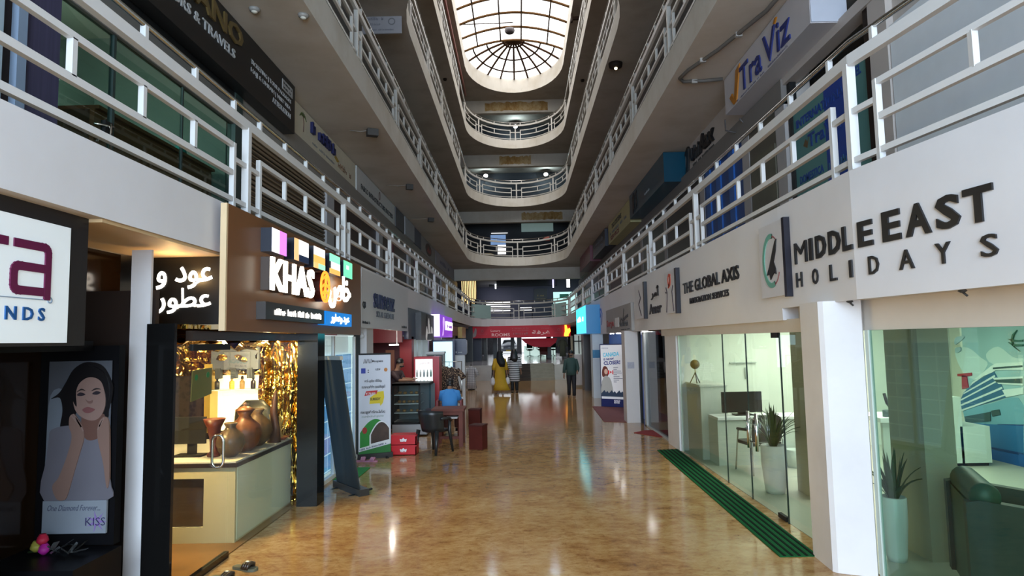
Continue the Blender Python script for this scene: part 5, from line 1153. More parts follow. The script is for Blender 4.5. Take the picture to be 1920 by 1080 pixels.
def visitor_chair(label, x, y, rot):
    t = thing('visitor_chair', label, 'chair', (x, y, 0), 'black visitor chairs in the travel office'); R = Matrix.Rotation(rot, 3, 'Z')
    def q(a, b, c): v = R@Vector((a, b, 0)); return Vector((x+v.x, y+v.y, c))
    fr = Fr(q(0, 0, 0), R@Vector((1, 0, 0)), R@Vector((0, 1, 0)))
    lb = mat('chair_black', (.02, .018, .016), .5)
    MB().prism(fr, [(-.24, -.23), (.24, -.23), (.25, .2), (.2, .24), (-.2, .24), (-.25, .2)], .43, .48).build('seat', lb, t)
    f2 = Fr(q(0, -.24, .5), R@Vector((1, 0, 0)), (R@Vector((0, -.12, 0))+Vector((0, 0, 1)))); MB().prism(f2, [(-.22, 0), (.22, 0), (.24, .12), (.22, .36), (.16, .40), (-.16, .40), (-.22, .36), (-.24, .12)], -.025, .015).build('backrest', lb, t)
    m_ = MB()
    for s_ in (-1, 1): m_.tube([q(s_*.27, .25, 0), q(s_*.26, .18, .44), q(s_*.27, .12, .64), q(s_*.27, -.2, .66), q(s_*.25, -.26, .5), q(s_*.26, -.28, 0)], .012, 8)
    m_.build('steel_frame', steel, t)
    for s_ in (-1, 1): MB().tube([q(s_*.27, .14, .655), q(s_*.27, -.18, .675)], .022, 8).build('armrest', lb, t)
    return t
visitor_chair('black visitor chair with steel legs, seen through the glass office door', 3.68, 10.1, .15)
visitor_chair('black visitor chair farther from the glass, behind the potted plant', 4.95, 10.2, -.1)
potw = mat('pot_white', (.72, .72, .70), .35); soil = mat('soil', (.02, .014, .01), .9)
leafm = mat('leaf_green', (.03, .065, .012), .45, var=.7, scale=5)
def plant(label, x, y, h, r, n, hl, seed):
    t = thing('potted_plant', label, 'plant', (x, y, 0)); R = random.Random(seed)
    MB().lathe((x, y, .006), [(r*.72, 0), (r*.8, h*.1), (r*.98, h*.6), (r, h-.01), (r*.93, h), (r*.9, h-.05), (.02, h-.05)], 24).build('pot', potw, t)
    MB().lathe((x, y, h-.05), [(r*.9, 0), (r*.9, .012), (.01, .016)], 16).build('soil', soil, t)
    for i in range(n):
        a = 2*PI*i/n*2.4+R.uniform(-.2, .2); up = R.uniform(.15, .95); L_ = hl*R.uniform(.75, 1.05)
        d = Vector((math.cos(a), math.sin(a), 0)); side = Vector((-d.y, d.x, 0)); P = []; F = []
        for j in range(7):
            q_ = j/6; out = (1-up)*.75*L_*q_**1.3+.03; zz = h-.04+L_*(up*q_+(1-up)*.75*q_*(1.2-q_*.75)); w = .024*(1-q_)**.6*(1.2 if j else .7)
            c = Vector((x, y, zz))+d*out; P += [c-side*w, c+Vector((0, 0, -.007)), c+side*w]
        for j in range(6): k = 3*j; F += [(k, k+1, k+4, k+3), (k+1, k+2, k+5, k+4)]
        MB().add(P, F, True).build('leaf', leafm, t)
    return t
plant('spiky green plant in a tall white pot behind the glass door', 3.38, 8.75, .63, .165, 34, .66, 3)
plant('spiky green plant in a tall white pot in the near window, by the interior pillar', 3.45, 6.12, .58, .11, 26, .55, 5)
single('waste_bin', MB().lathe((4.35, 10.38, .006), [(.11, 0), (.15, .28), (.14, .28), (.1, .03), (.01, .02)], 18), mat('bin_white', (.6, .66, .62), .4), 'small white bin on the office floor behind the potted plant', 'bin')
m_ = MB().box(3.73, 6.05, 0, 4.02, 6.6, 2.46); struct('pillar_12', m_, mat('pillar_tan', (.40, .36, .27), .6, var=.04))
wall('pillar_13', 3.72, 8.3, 0, 4.1, 8.85, 2.46, MATS['pillar_tan'])
hk = single('wall_shelf_rail', MB().box(4.0, 12.26, 1.58, 4.5, 12.30, 1.60).box(4.28, 12.26, 1.30, 4.32, 12.29, 1.5), mat('rail_grey', (.42, .45, .42), .4), 'thin grey wall fitting on the back wall of the travel office', 'fitting')
# second glass front following the bend
g1, g2 = Vector((3.10, 5.72, 0)), Vector((3.42, 3.9, 0)); g3 = Vector((3.78, 1.7, 0))
for i, (a, b_) in enumerate(((g1, g2), (g2, g3))):
    struct('window_%d' % (20+i), MB().obox(Fr(a, b_-a, (0, 0, 1)), 0, (b_-a).length, .01, 2.13, -.006, .006), tint_glass)
struct('trim_35', MB().obox(Fr(g1, g2-g1, (0, 0, 1)), -.02, .02, 0, 2.13, -.02, .02), MATS['frame_pale_green'])
# mural wall with a cruise ship
wall('wall_mural', 7.72, 2, 0, 7.80, 11.3, 2.4, offw)
single('strip_light', MB().box(7.64, 5, 2.36, 7.70, 11.2, 2.40), mat('strip_lit', (1, 1, 1), .4, emis=1.5, ecol=(.9, 1, .95), var=0), 'thin white light strip along the top of the ship mural', 'light')
SOFA = mat('sofa_green', (.012, .075, .050), .45, var=.15)
sf = thing('sofa', 'dark green sofa with a rolled ribbed back, inside the nearest shop window', 'sofa', (3.9, 5.2, 0))
so = Fr((3.33, 4.95, 0), (.91, -.41, 0), (0, 0, 1))
MB().prism(so, [(0, .08), (1.15, .08), (1.15, .70), (.9, .74), (.08, .84), (0, .82)], -.10, 0).build('side_panel', mat('sofa_dark', (.010, .032, .026), .5), sf)
MB().obox(so, .03, .22, .08, .80, -.78, -.10).build('back', SOFA, sf); MB().obox(so, .22, 1.1, .12, .42, -.78, -.10).build('seat', SOFA, sf)
MB().tube([so.p(.13, .86, -.02-.038*i) for i in range(21)], .11, 16, rs=[.105 if i % 2 else .096 for i in range(21)]).build('rolled_back', SOFA, sf)
MB().prism(so, [(0, .08), (1.15, .08), (1.15, .70), (.08, .84), (0, .82)], -.88, -.78).build('far_panel', MATS['sofa_dark'], sf)
wc = thing('armchair', 'white padded chair in front of the ship mural', 'chair', (7.05, 10.3, 0))
MB().box(6.86, 10.2, .06, 7.32, 10.8, .62).build('seat', mat('chair_white', (.66, .70, .64), .5), wc); MB().box(6.72, 10.2, .06, 6.90, 10.85, 1.08).build('backrest', MATS['chair_white'], wc); MB().box(6.75, 10.25, .006, 7.3, 10.75, .06).build('base', blackm, wc)
wds = thing('desk', 'white desk edge with small objects on it behind the interior pillar', 'desk', (4.9, 9.1, 0))
MB().box(4.75, 8.6, .92, 5.6, 9.3, .98).build('top', lightw, wds); MB().box(4.8, 8.65, .006, 5.55, 8.7, .92).build('panel', mat('desk_front', (.6, .64, .58)), wds)
single('pen_holder', MB().lathe((4.92, 8.75, .98), [(.05, 0), (.05, .09), (.04, .09), (.01, .02)], 12), mat('holder_dark', (.05, .08, .08), .4, var=.8, scale=40), 'small dark holder of bits on the white desk', 'holder')
single('desk_phone', MB().box(5.02, 8.7, .98, 5.16, 8.85, 1.02).tube([(5.08, 8.85, 1.02), (5.0, 8.87, 1.15), (4.97, 8.87, 1.28)], .02), blackm, 'black handset standing on the white desk by the pillar', 'phone')
# green striped mat
mt = thing('entrance_mat', 'long green mat with dark stripes along the glass office front', 'mat', (2.65, 9.2, 0))
q0, q1, q2, q3 = Vector((2.53, 12.15, 0)), Vector((2.93, 12.2, 0)), Vector((2.43, 6.27, 0)), Vector((2.80, 6.27, 0))
def strip(f0, f1, z0, z1): 
    a, b_, c, d = q0.lerp(q1, f0), q0.lerp(q1, f1), q2.lerp(q3, f1), q2.lerp(q3, f0); up = Vector((0, 0, 1))
    P = [p+up*z for z in (z0, z1) for p in (a, b_, c, d)]; return MB().add(P, [(0, 1, 2, 3), (7, 6, 5, 4), (0, 4, 5, 1), (1, 5, 6, 2), (2, 6, 7, 3), (3, 7, 4, 0)])
strip(0, 1, 0, .010).build('base', mat('mat_green', (.006, .085, .026), .9, spec=.1, var=.3, scale=50), mt)
for k in range(5): strip(.10+.19*k, .165+.19*k, .010, .014).build('stripe', mat('mat_dark', (.003, .010, .006), .95, spec=.1, var=.4, scale=40), mt)
# --- farther right shops
wall('door_9', 3.03, 13.0, 0, 3.06, 15.6, 2.24, smoke_glass)
wall('wall_right_dark', 3.6, 12.95, 0, 3.65, 16.1, 2.3, mat('dark_shop', (.06, .065, .065), .5, var=.6, scale=1.2))
m_ = MB().box(2.98, 12.95, 0, 3.06, 13.08, 2.26).box(2.98, 15.4, 0, 3.1, 15.6, 2.26).box(2.98, 12.95, 0, 3.08, 15.6, .03); struct('trim_36', m_, mat('frame_alu', (.48, .50, .50), .4))
wall('pillar_14', 2.64, 16.1, 0, 2.97, 16.6, 2.28, mat('pillar_pale', (.70, .67, .67), .6, var=.04)); wall('trim_37', 2.97, 15.95, 0, 3.02, 16.12, 2.28, blackm)
MB().obox(FW(2.64, 16.1, 0), .05, .22, 1.34, 1.50, 0, .004).build('notice_label', mat('label_grey', (.42, .42, .50), .5, var=.2, scale=30), bpy.data.objects['pillar_14'])
single('doormat', MB().prism(Fr((0, 0, 0), (1, 0, 0), (0, 1, 0)), [(2.22, 20.1), (2.10, 16.4), (2.62, 16.2), (2.95, 16.7), (3.1, 19.6)], 0, .012), mat('mat_maroon', (.18, .060, .058), .9, var=.2, scale=40), 'large faded maroon mat in front of the canada poster', 'mat')
single('doormat', MB().prism(Fr((0, 0, 0), (1, 0, 0), (0, 1, 0)), [(2.50, 14.4), (2.92, 13.72), (3.02, 13.75), (3.02, 14.7), (2.8, 14.7)], 0, .012), mat('mat_red', (.22, .015, .02), .9, var=.3, scale=40), 'small dark red mat at the dark glass door on the right', 'mat')
cp = thing('poster_stand', 'standing lit poster about canada with a woman holding a maple leaf flag', 'poster', (2.85, 19.7, 0))
fr = Fr((2.52, 20.0, .12), (.62, -.42, 0), (0, 0, 1)); w_ = .75; h_ = 1.78
MB().obox(fr, -.03, w_+.03, -.12, h_+.03, -.06, 0).build('frame', navy, cp)
lit = .32
def cpart(n, c, mb): mb.build(n, mat('canada_'+n, c, .5, emis=lit, ecol=c, var=.04), cp)
cpart('sheet', (.78, .78, .80), MB().obox(fr, 0, w_, 0, h_, 0, .006))
f3 = Fr(fr.o+fr.n*.006, (fr.u+fr.v*.07), fr.v)
cpart('teal_heading', (.10, .50, .68), MB().text(f3, 'CANADA', .08, 1.40, .55, .13, 0, .004, bold=.03))
cpart('navy_heading', (.012, .02, .18), MB().text(f3, 'IS NOW', .10, 1.29, .35, .07, 0, .004, bold=.03).text(f3, 'CLOSER!', .10, 1.15, .56, .12, 0, .004, bold=.035))
f4 = Fr(fr.o+fr.n*.006, fr.u, fr.v); cpart('hair', (.14, .04, .03), MB().prism(f4, [(.05, .80), (.04, 1.0), (.10, 1.12), (.2, 1.1), (.26, .95), (.22, .82)], 0, .003, 3))
cpart('face', (.62, .40, .32), MB().disc(f4, .17, .96, .06, .085, .003, .006)); cpart('jacket', (.38, .38, .36), MB().prism(f4, [(.0, .2), (.02, .65), (.12, .82), (.22, .82), (.34, .68), (.38, .2)], 0, .004, 2))
cpart('flag_white', (.8, .8, .8), MB().obox(f4, .24, .42, .88, 1.0, .005, .007)); cpart('flag_red', (.62, .02, .03), MB().obox(f4, .24, .285, .88, 1.0, .007, .009).obox(f4, .385, .42, .88, 1.0, .007, .009).prism(f4, [(.335, .9), (.37, .95), (.335, .985), (.30, .95)], .007, .009))
m_ = MB()
for i in range(9): m_.obox(f4, .42, .42+[.16, .12, .26, .28, .12, .2, .3, .18, .1][i], 1.08-.055*i, 1.10-.055*i, 0, .003)
m_.text(f4, 'KINGS EDGE', .05, 1.66, .22, .04, 0, .003); cpart('small_text', (.25, .25, .30), m_)
m_ = MB().prism(f4, [(.0, .2)]+[(.05*i, .2+.10+.12*((i*7) % 5)/5) for i in range(16)]+[(.75, .2)], .004, .008); cpart('skyline', (.03, .05, .09), m_)
cpart('pale_band', (.7, .72, .76), MB().obox(f4, 0, w_, .13, .20, .004, .010)); cpart('navy_foot', (.012, .018, .09), MB().obox(f4, 0, w_, -.1, .13, .0, .009))
cpart('foot_text', (.8, .8, .85), MB().text(f4, 'KINGS', .42, .055, .2, .045, .009, .012, bold=.03).text(f4, 'EDGE', .42, 0, .18, .045, .009, .012, bold=.03))
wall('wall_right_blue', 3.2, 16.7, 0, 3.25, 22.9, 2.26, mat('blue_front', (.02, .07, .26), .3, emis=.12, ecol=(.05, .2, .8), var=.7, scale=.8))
wall('trim_38', 3.02, 16.6, 0, 3.08, 16.75, 2.26, navy)
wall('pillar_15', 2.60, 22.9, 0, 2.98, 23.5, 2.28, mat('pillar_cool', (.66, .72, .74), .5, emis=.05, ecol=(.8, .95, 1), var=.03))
MB().obox(FW(2.60, 22.9, 0), .0, .38, 1.42, 1.70, 0, .004).build('blue_band', mat('band_blue', (.08, .34, .56), .5), bpy.data.objects['pillar_15'])
wall('pillar_16', 2.62, 26.2, 0, 3.05, 27.2, 2.3, mat('pillar_brown', (.035, .018, .010), .3))
cb = thing('cabinet', 'tall white double cupboard beside the dark brown pier at the far right', 'cabinet', (2.7, 28.4, 0))
MB().box(2.42, 28.3, .08, 3.1, 28.9, 1.42).build('body', mat('cupboard_white', (.55, .54, .54), .5), cb)
for i in range(2): MB().box(2.43+.34*i, 28.28, .1, 2.75+.34*i, 28.3, 1.40).build('door', mat('cupboard_door', (.60, .585, .58), .45), cb)
wn = single('lattice_window', MB().box(2.40, 28.5, 1.45, 2.44, 28.54, 2.25).box(2.9, 28.5, 1.45, 2.94, 28.54, 2.25).box(2.40, 28.5, 1.98, 2.95, 28.54, 2.03).box(2.62, 28.5, 1.45, 2.66, 28.54, 2.25), blackm, 'black window bars above the white cupboard', 'window frame')
wall('wall_right_far', 3.4, 22.9, 0, 3.5, 37, 3.0, mat('far_right_wall', (.36, .38, .37), .6, var=.2, scale=.7))
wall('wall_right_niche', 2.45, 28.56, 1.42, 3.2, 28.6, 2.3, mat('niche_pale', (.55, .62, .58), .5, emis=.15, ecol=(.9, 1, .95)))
mu = thing('mural', 'wall mural of a white and blue cruise ship on the sea, behind the white armchair', 'mural', (7.7, 8.5, 0))
MF = RW(7.72, 11.3, 0)
MB().obox(MF, .05, 6.5, .02, 2.36, 0, .004).build('sky', mat('mural_sky', (.30, .46, .50), .5, var=.25, scale=1.2), mu)
m_ = MB()
m_.prism(MF, [(-0.15, 1.79), (0.19, 1.82), (0.46, 1.67), (0.62, 1.55), (0.28, 1.29), (-0.03, 1.45)], .004, 0.0060, 3)
m_.prism(MF, [(0.6, 1.72), (0.88, 1.85), (1.17, 1.69), (1.39, 1.67), (1.38, 1.62), (0.75, 1.56)], .004, 0.0060, 3)
m_.build('cloud', mat('mural_cloud', (0.5, 0.62, 0.62), .5, var=.08, scale=3), mu)
m_ = MB()
m_.prism(MF, [(-0.07, 0.76), (0.65, 0.92), (1.07, 1.06), (1.22, 1.06), (1.31, 0.95), (1.27, 0.65), (0.77, 0.59), (-0.02, 0.53)], .004, 0.0080, 0)
m_.build('upper_hull', mat('mural_upper_hull', (0.16, 0.36, 0.46), .5, var=.08, scale=3), mu)
m_ = MB()
m_.prism(MF, [(-0.02, 0.53), (0.77, 0.59), (1.27, 0.65), (1.23, 0.21), (0.21, 0.19), (-0.01, 0.36)], .004, 0.0100, 0)
m_.build('lower_hull', mat('mural_lower_hull', (0.02, 0.14, 0.34), .5, var=.08, scale=3), mu)
m_ = MB()
m_.prism(MF, [(0.21, 0.2), (1.23, 0.22), (1.23, 0.18), (0.22, 0.17)], .004, 0.0120, 0)
m_.prism(MF, [(0.74, 0.6), (1.28, 0.66), (1.27, 0.64), (0.74, 0.59)], .004, 0.0120, 0)
m_.build('waterline', mat('mural_waterline', (0.008, 0.04, 0.16), .5, var=.08, scale=3), mu)
m_ = MB()
m_.prism(MF, [(0.21, 0.16), (1.23, 0.18), (1.2, -0.08), (0.19, -0.04)], .004, 0.0140, 0)
m_.build('sea', mat('mural_sea', (0.01, 0.1, 0.34), .5, var=.08, scale=3), mu)
m_ = MB()
m_.prism(MF, [(-0.1, 0.89), (-0.0, 1.04), (0.25, 1.21), (0.75, 1.45), (0.82, 1.35), (0.91, 1.21), (0.98, 1.05), (-0.07, 0.73)], .004, 0.0160, 0)
m_.build('decks', mat('mural_decks', (0.03, 0.12, 0.24), .5, var=.08, scale=3), mu)
m_ = MB()
m_.prism(MF, [(-0.09, 0.83), (0.91, 1.21), (0.92, 1.18), (-0.09, 0.8)], .004, 0.0180, 0)
m_.prism(MF, [(-0.09, 0.74), (0.97, 1.1), (0.98, 1.08), (-0.09, 0.71)], .004, 0.0180, 0)
m_.prism(MF, [(-0.08, 0.92), (0.82, 1.31), (0.83, 1.29), (-0.09, 0.89)], .004, 0.0180, 0)
m_.prism(MF, [(0.01, 1.04), (0.77, 1.39), (0.78, 1.36), (-0.01, 1.01)], .004, 0.0180, 0)
m_.prism(MF, [(0.24, 1.24), (0.78, 1.53), (0.79, 1.5), (0.19, 1.18)], .004, 0.0180, 0)
m_.build('deck_lines', mat('mural_deck_lines', (0.62, 0.7, 0.7), .5, var=.08, scale=3), mu)
m_ = MB()
m_.prism(MF, [(0.24, 1.26), (0.71, 1.53), (0.82, 1.58), (1.38, 1.62), (1.37, 1.5), (0.8, 1.47), (0.73, 1.43)], .004, 0.0200, 0)
m_.prism(MF, [(0.72, 1.34), (1.36, 1.4), (1.34, 1.26), (0.84, 1.25)], .004, 0.0200, 0)
m_.prism(MF, [(0.91, 1.16), (1.34, 1.23), (1.33, 1.13), (0.98, 1.05)], .004, 0.0200, 0)
m_.build('superstructure', mat('mural_superstructure', (0.66, 0.73, 0.72), .5, var=.08, scale=3), mu)
m_ = MB()
m_.prism(MF, [(0.75, 1.51), (1.37, 1.57), (1.37, 1.54), (0.75, 1.48)], .004, 0.0220, 0)
m_.prism(MF, [(0.75, 1.31), (1.35, 1.37), (1.34, 1.29), (0.81, 1.27)], .004, 0.0220, 0)
m_.prism(MF, [(-0.01, 0.63), (0.61, 0.78), (0.6, 0.63), (0.01, 0.52)], .004, 0.0220, 0)
m_.prism(MF, [(0.63, 0.8), (0.81, 0.84), (0.83, 0.76), (0.65, 0.71)], .004, 0.0220, 0)
m_.build('windows', mat('mural_windows', (0.03, 0.07, 0.08), .5, var=.08, scale=3), mu)
m_ = MB()
m_.prism(MF, [(-0.0, 1.34), (0.11, 1.34), (0.14, 1.14), (-0.02, 1.1)], .004, 0.0240, 0)
m_.prism(MF, [(-0.11, 1.36), (0.24, 1.4), (0.24, 1.35), (0.06, 1.32), (-0.11, 1.32)], .004, 0.0240, 0)
m_.build('funnel', mat('mural_funnel', (0.36, 0.02, 0.03), .5, var=.08, scale=3), mu)
m_ = MB()
m_.prism(MF, [(-0.11, 1.96), (-0.05, 2.01), (0.1, 2.02), (0.12, 1.99), (-0.06, 1.89), (-0.12, 1.88)], .004, 0.0260, 3)
m_.prism(MF, [(-0.11, 1.81), (0.01, 1.83), (0.02, 1.77), (-0.1, 1.73)], .004, 0.0260, 3)
m_.build('aircraft', mat('mural_aircraft', (0.3, 0.42, 0.48), .5, var=.08, scale=3), mu)
m_ = MB()
m_.prism(MF, [(1.12, 1.97), (1.32, 1.95), (1.42, 1.96), (1.41, 1.93), (1.23, 1.93)], .004, 0.0280, 0)
m_.prism(MF, [(1.12, 1.92), (1.25, 1.89), (1.41, 1.89), (1.41, 1.86), (1.22, 1.86)], .004, 0.0280, 0)
m_.prism(MF, [(1.32, 2.11), (1.22, 2.04), (1.18, 1.95), (1.21, 1.86), (1.34, 1.78), (1.23, 1.85), (1.21, 1.94), (1.25, 2.03)], .004, 0.0280, 0)
m_.build('green_mark', mat('mural_green_mark', (0.02, 0.12, 0.09), .5, var=.08, scale=3), mu)
MB().obox(MF, 1.15, 6.4, .02, .20, .004, .013).build('sea_band', MATS['mural_sea'], mu)
# ------------------------------------------------------------------ right first floor gallery
WR = 4.3
wall('wall_right_1', WR, 9.7, 3.5, WR+.3, 44, 6.8, mat('gallery_wall_right', (.55, .50, .46), .7, var=.08, scale=.8))
wall('wall_right_1b', WR, -5, 3.5, WR+.3, 7.4, 6.8, MATS['gallery_wall_right'])
wall('wall_right_room', 6.4, 7.0, 3.5, 6.5, 9.8, 6.8, mat('right_room', (.10, .16, .16), .6))
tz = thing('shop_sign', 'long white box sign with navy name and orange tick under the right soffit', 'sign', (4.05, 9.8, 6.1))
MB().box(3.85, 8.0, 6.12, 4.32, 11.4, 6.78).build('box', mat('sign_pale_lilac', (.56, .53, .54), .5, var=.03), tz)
MB().box(3.855, 7.98, 6.13, 4.32, 8.0, 6.77).build('end_panel', mat('sign_daylit', (.60, .62, .70), .5), tz)  # end coloured cooler and lighter than the face, daylight put into it
fr = RW(3.85, 11.4, 6.12)
tn_ = mat('traviz_navy', (.018, .03, .17), .45); letters(tz, tn_, fr, 'Tra', .82, .08, .96, .44, 0, .02, bold=.005); letters(tz, tn_, fr, 'Viz', 1.86, .08, .96, .46, 0, .02, bold=.005)
MB().prism(fr, [(.30, .20), (.42, .24), (.52, .10), (.66, .56), (.86, .60), (.64, .04), (.48, .02)], 0, .022).prism(fr, [(2.28, .56), (2.36, .62), (2.42, .60), (2.34, .53)], 0, .02).build('tick_mark', mat('tick_orange', (.46, .17, .01), .45), tz)
m_ = MB().disc(fr, .66, .03, .025, .018, 0, .008, 10); marks(m_, fr, .75, .015, 1.1, .03, 26, .006, .5); marks(m_, fr, 1.95, .02, .8, .035, 20, .006, .5, 3).build('small_print', mat('print_grey', (.20, .19, .24), .6), tz)
un = thing('wall_lettering', 'heavy black slanted raised letters with a looped mark on the right gallery wall', 'sign', (4.25, 14.5, 6.3))
fr = RW(4.3, 16.0, 6.1); m_ = MB()
letters(un, letter, fr, 'Uni', .72, .22, .70, .34, 0, .06, bold=.03, slant=.1); letters(un, letter, fr, 'Aax', 1.45, .22, 1.05, .40, 0, .06, bold=.03, slant=.1)
m_.prism(fr, [(.20, .55), (.40, .68), (.55, .62), (.42, .05), (.30, -.10), (.22, .0), (.36, .45)], 0, .05, 3)
m_.build('looped_mark', letter, un); marks(MB(), fr, .75, .12, 1.7, .06, 22, .01, .4).build('small_letters', mat('print_dark', (.08, .075, .07), .6), un)
tl = thing('shop_sign', 'dark teal box sign with a black figure and pale name under the right soffit', 'sign', (4.0, 18.5, 6.0))
MB().box(3.74, 15.9, 6.02, 4.32, 20.9, 6.78).build('box', mat('teal_box', (.005, .065, .115), .25, var=.5, scale=.5), tl)
fr = RW(3.74, 20.9, 6.02); MB().prism(fr, [(.5, .1), (.6, .4), (.5, .55), (.8, .7), (.95, .5), (.85, .3), (.95, .05), (.78, .2), (.68, .05)], 0, .012, 2).prism(fr, [(1.1, .1), (1.15, .5), (1.05, .6), (1.3, .68), (1.35, .4), (1.4, .08), (1.25, .3)], 0, .012, 2).build('figures', letter, tl)
marks(MB(), fr, 2.5, .22, .7, .07, 7, .006, .4).build('name', mat('name_pale', (.42, .44, .45), .5), tl)
yl = thing('shop_sign', 'faded yellow board with black and red lettering for tax and repair services', 'sign', (4.0, 24, 5.9))
MB().box(3.80, 21.2, 5.98, 4.32, 26.4, 6.78).build('board', mat('board_yellow', (.52, .48, .24), .6, var=.15, scale=1), yl)
fr = RW(3.80, 26.4, 5.98); MB().text(fr, 'TAX SYSTEMS', 1.0, .50, 2.4, .19, 0, .008, bold=.02).build('black_letters', letter, yl)
marks(MB(), fr, .5, .30, 4.0, .13, 14, .008, .3).build('grey_letters', mat('grey_print', (.18, .19, .2), .6), yl); MB().text(fr, 'SERVICE', .6, .08, 2.2, .17, 0, .008, bold=.02).build('red_letters', mat('red_print', (.20, .05, .05), .6), yl)
nv = thing('shop_sign', 'dark navy box sign with dull lettering, between the yellow board and the maroon sign', 'sign', (4.0, 29, 6.0))
MB().box(3.72, 26.9, 6.02, 4.32, 31.3, 6.76).build('box', mat('navy_box', (.022, .026, .05), .4), nv); marks(marks(MB(), RW(3.72, 31.3, 6.02), .5, .4, 3.2, .2, 7, .008), RW(3.72, 31.3, 6.02), .5, .12, 3.2, .2, 6, .008, seed=3).build('lettering', mat('navy_print', (.12, .13, .17), .5), nv)
mr = thing('shop_sign', 'maroon box sign with a pale square mark, farthest along the right gallery', 'sign', (4.0, 34, 5.9))
MB().box(3.62, 31.8, 5.98, 4.32, 37.0, 6.78).build('box', mat('maroon_box', (.20, .04, .07), .4), mr); fr = RW(3.62, 37.0, 5.98); MB().ring(fr, 2.4, .45, .6, .16, .2, 0, .01, 4).obox(fr, 1.2, 3.8, .12, .18, 0, .01).build('mark', mat('mark_rose', (.30, .16, .19), .5), mr)
single('pale_board', MB().box(4.0, 38.0, 6.0, 4.16, 41.0, 6.7), mat('board_pale', (.36, .37, .33), .6, var=.05), 'pale blank board beyond the maroon sign', 'board')
# windows, posters and openings behind the right railing
tp = thing('window_poster', 'teal window with blue travel service lettering behind the right railing', 'poster', (4.3, 8.6, 3.5))
MB().box(WR-.02, 7.52, 3.55, WR+.02, 9.62, 5.6).build('sheet', mat('poster_teal', (.085, .235, .23), .35, var=.2, scale=1.2), tp)
fr = RW(WR-.02, 9.62, 3.55); MB().obox(fr, .98, 1.55, .0, 2.05, 0, .003).build('blue_band', mat('band_deep_blue', (.012, .05, .30), .4), tp); m_ = MB()
m_.text(fr, 'INTERNATIONAL', .1, 1.66, 1.5, .13, .003, .008, bold=.03).text(fr, 'TraViz', .45, 1.26, .95, .2, .003, .008, bold=.02).text(fr, 'DOMESTICA', .12, .80, .75, .12, .003, .006, bold=.02).text(fr, 'TRAIN', .3, .36, .45, .14, .003, .006, bold=.02).text(fr, 'JEWEL', 1.6, 1.72, .35, .16, .003, .006, bold=.02).text(fr, 'NG', 1.7, .35, .18, .14, .003, .006, bold=.02)
m_.build('lettering', mat('poster_blue_text', (.01, .05, .26), .4), tp); marks(marks(marks(MB(), fr, 1.0, .75, .5, .14, 4, .008), fr, 1.0, .5, .5, .14, 4, .008, seed=4), fr, 1.0, .25, .5, .14, 4, .008, seed=5).build('band_text', mat('poster_band_text', (.04, .12, .22), .4), tp)
MB().prism(fr, [(.30, 1.34), (.38, 1.42), (.44, 1.36), (.50, 1.46), (.42, 1.28)], .003, .008).build('bird_mark', mat('bird_brown', (.12, .07, .03), .5), tp)
m_ = MB().box(WR-.05, 9.62, 3.5, WR+.05, 9.72, 6.1); struct('trim_40', m_, blackm); wall('trim_41', WR-.06, 7.36, 3.5, WR+.06, 7.5, 6.1, dark)
wall('trim_42', WR-.08, 7.0, 3.5, WR+.02, 7.36, 6.1, mat('pier_warm', (.52, .46, .42), .6, var=.03))
wps = single('white_sheet', MB().box(WR-.06, 4.0, 3.52, WR-.02, 6.98, 5.55), mat('sheet_pale', (.78, .82, .86), .5, var=.05), 'large pale blank sheet on the right gallery wall nearest the street', 'sheet')
single('cable_coil', MB().ring(RW(WR-.06, 5.6, 5.6), 0, 0, .14, .11, .012, 0, .02, 24).ring(RW(WR-.06, 5.62, 5.58), 0, 0, .12, .12, .012, .02, .035, 24).tube([(WR-.03, 5.75, 5.62), (WR-.03, 5.8, 5.5), (WR-.03, 5.82, 5.42)], .007), mat('cable_dark', (.10, .09, .09), .5), 'loop of dark cable hanging on the right gallery wall', 'cable')
wall('trim_43', WR-.1, -2, 6.0, WR+.1, 9.9, 6.15, MATS['pier_warm'])
m_ = MB()
for y in (9.75, 11.3, 14.1, 17.8, 21.3, 25, 29, 33): m_.box(WR-.1, y, 3.5, WR, y+.35, 5.8)
struct('trim_44', m_, mat('pier_taupe', (.42, .39, .38), .6))
for i, (y0, y1, c_) in enumerate([(10.1, 11.3, (.10, .09, .07)), (11.65, 14.1, (.012, .06, .24)), (14.45, 17.8, (.03, .028, .028)), (18.15, 21.3, (.035, .055, .055)), (21.65, 25, (.02, .018, .018)), (25.35, 29, (.10, .02, .02)), (29.35, 33, (.03, .03, .03)), (33.35, 40, (.02, .02, .022))]):
    wall('door_%d' % (20+i), WR-.09, y0, 3.5, WR-.05, y1, 5.7, mat('right_opening_%d' % i, c_, .35, var=.3, scale=1))
m_ = MB()
for y in (12.1, 12.9, 13.6): m_.box(WR-.12, y, 3.5, WR-.09, y+.28, 5.7)
struct('trim_45', m_, mat('blue_bright', (.012, .11, .42), .35)); wall('trim_46', WR-.13, 9.75, 5.7, WR, 44, 6.1, mat('header_taupe', (.20, .18, .165), .6))
gr_ = single('notice_sheet', MB().box(WR-.11, 10.15, 3.9, WR-.09, 11.2, 5.2), mat('sheet_olive', (.13, .12, .085), .5, var=.4, scale=3), 'olive grey picture sheet in the right gallery window past the teal one', 'poster')
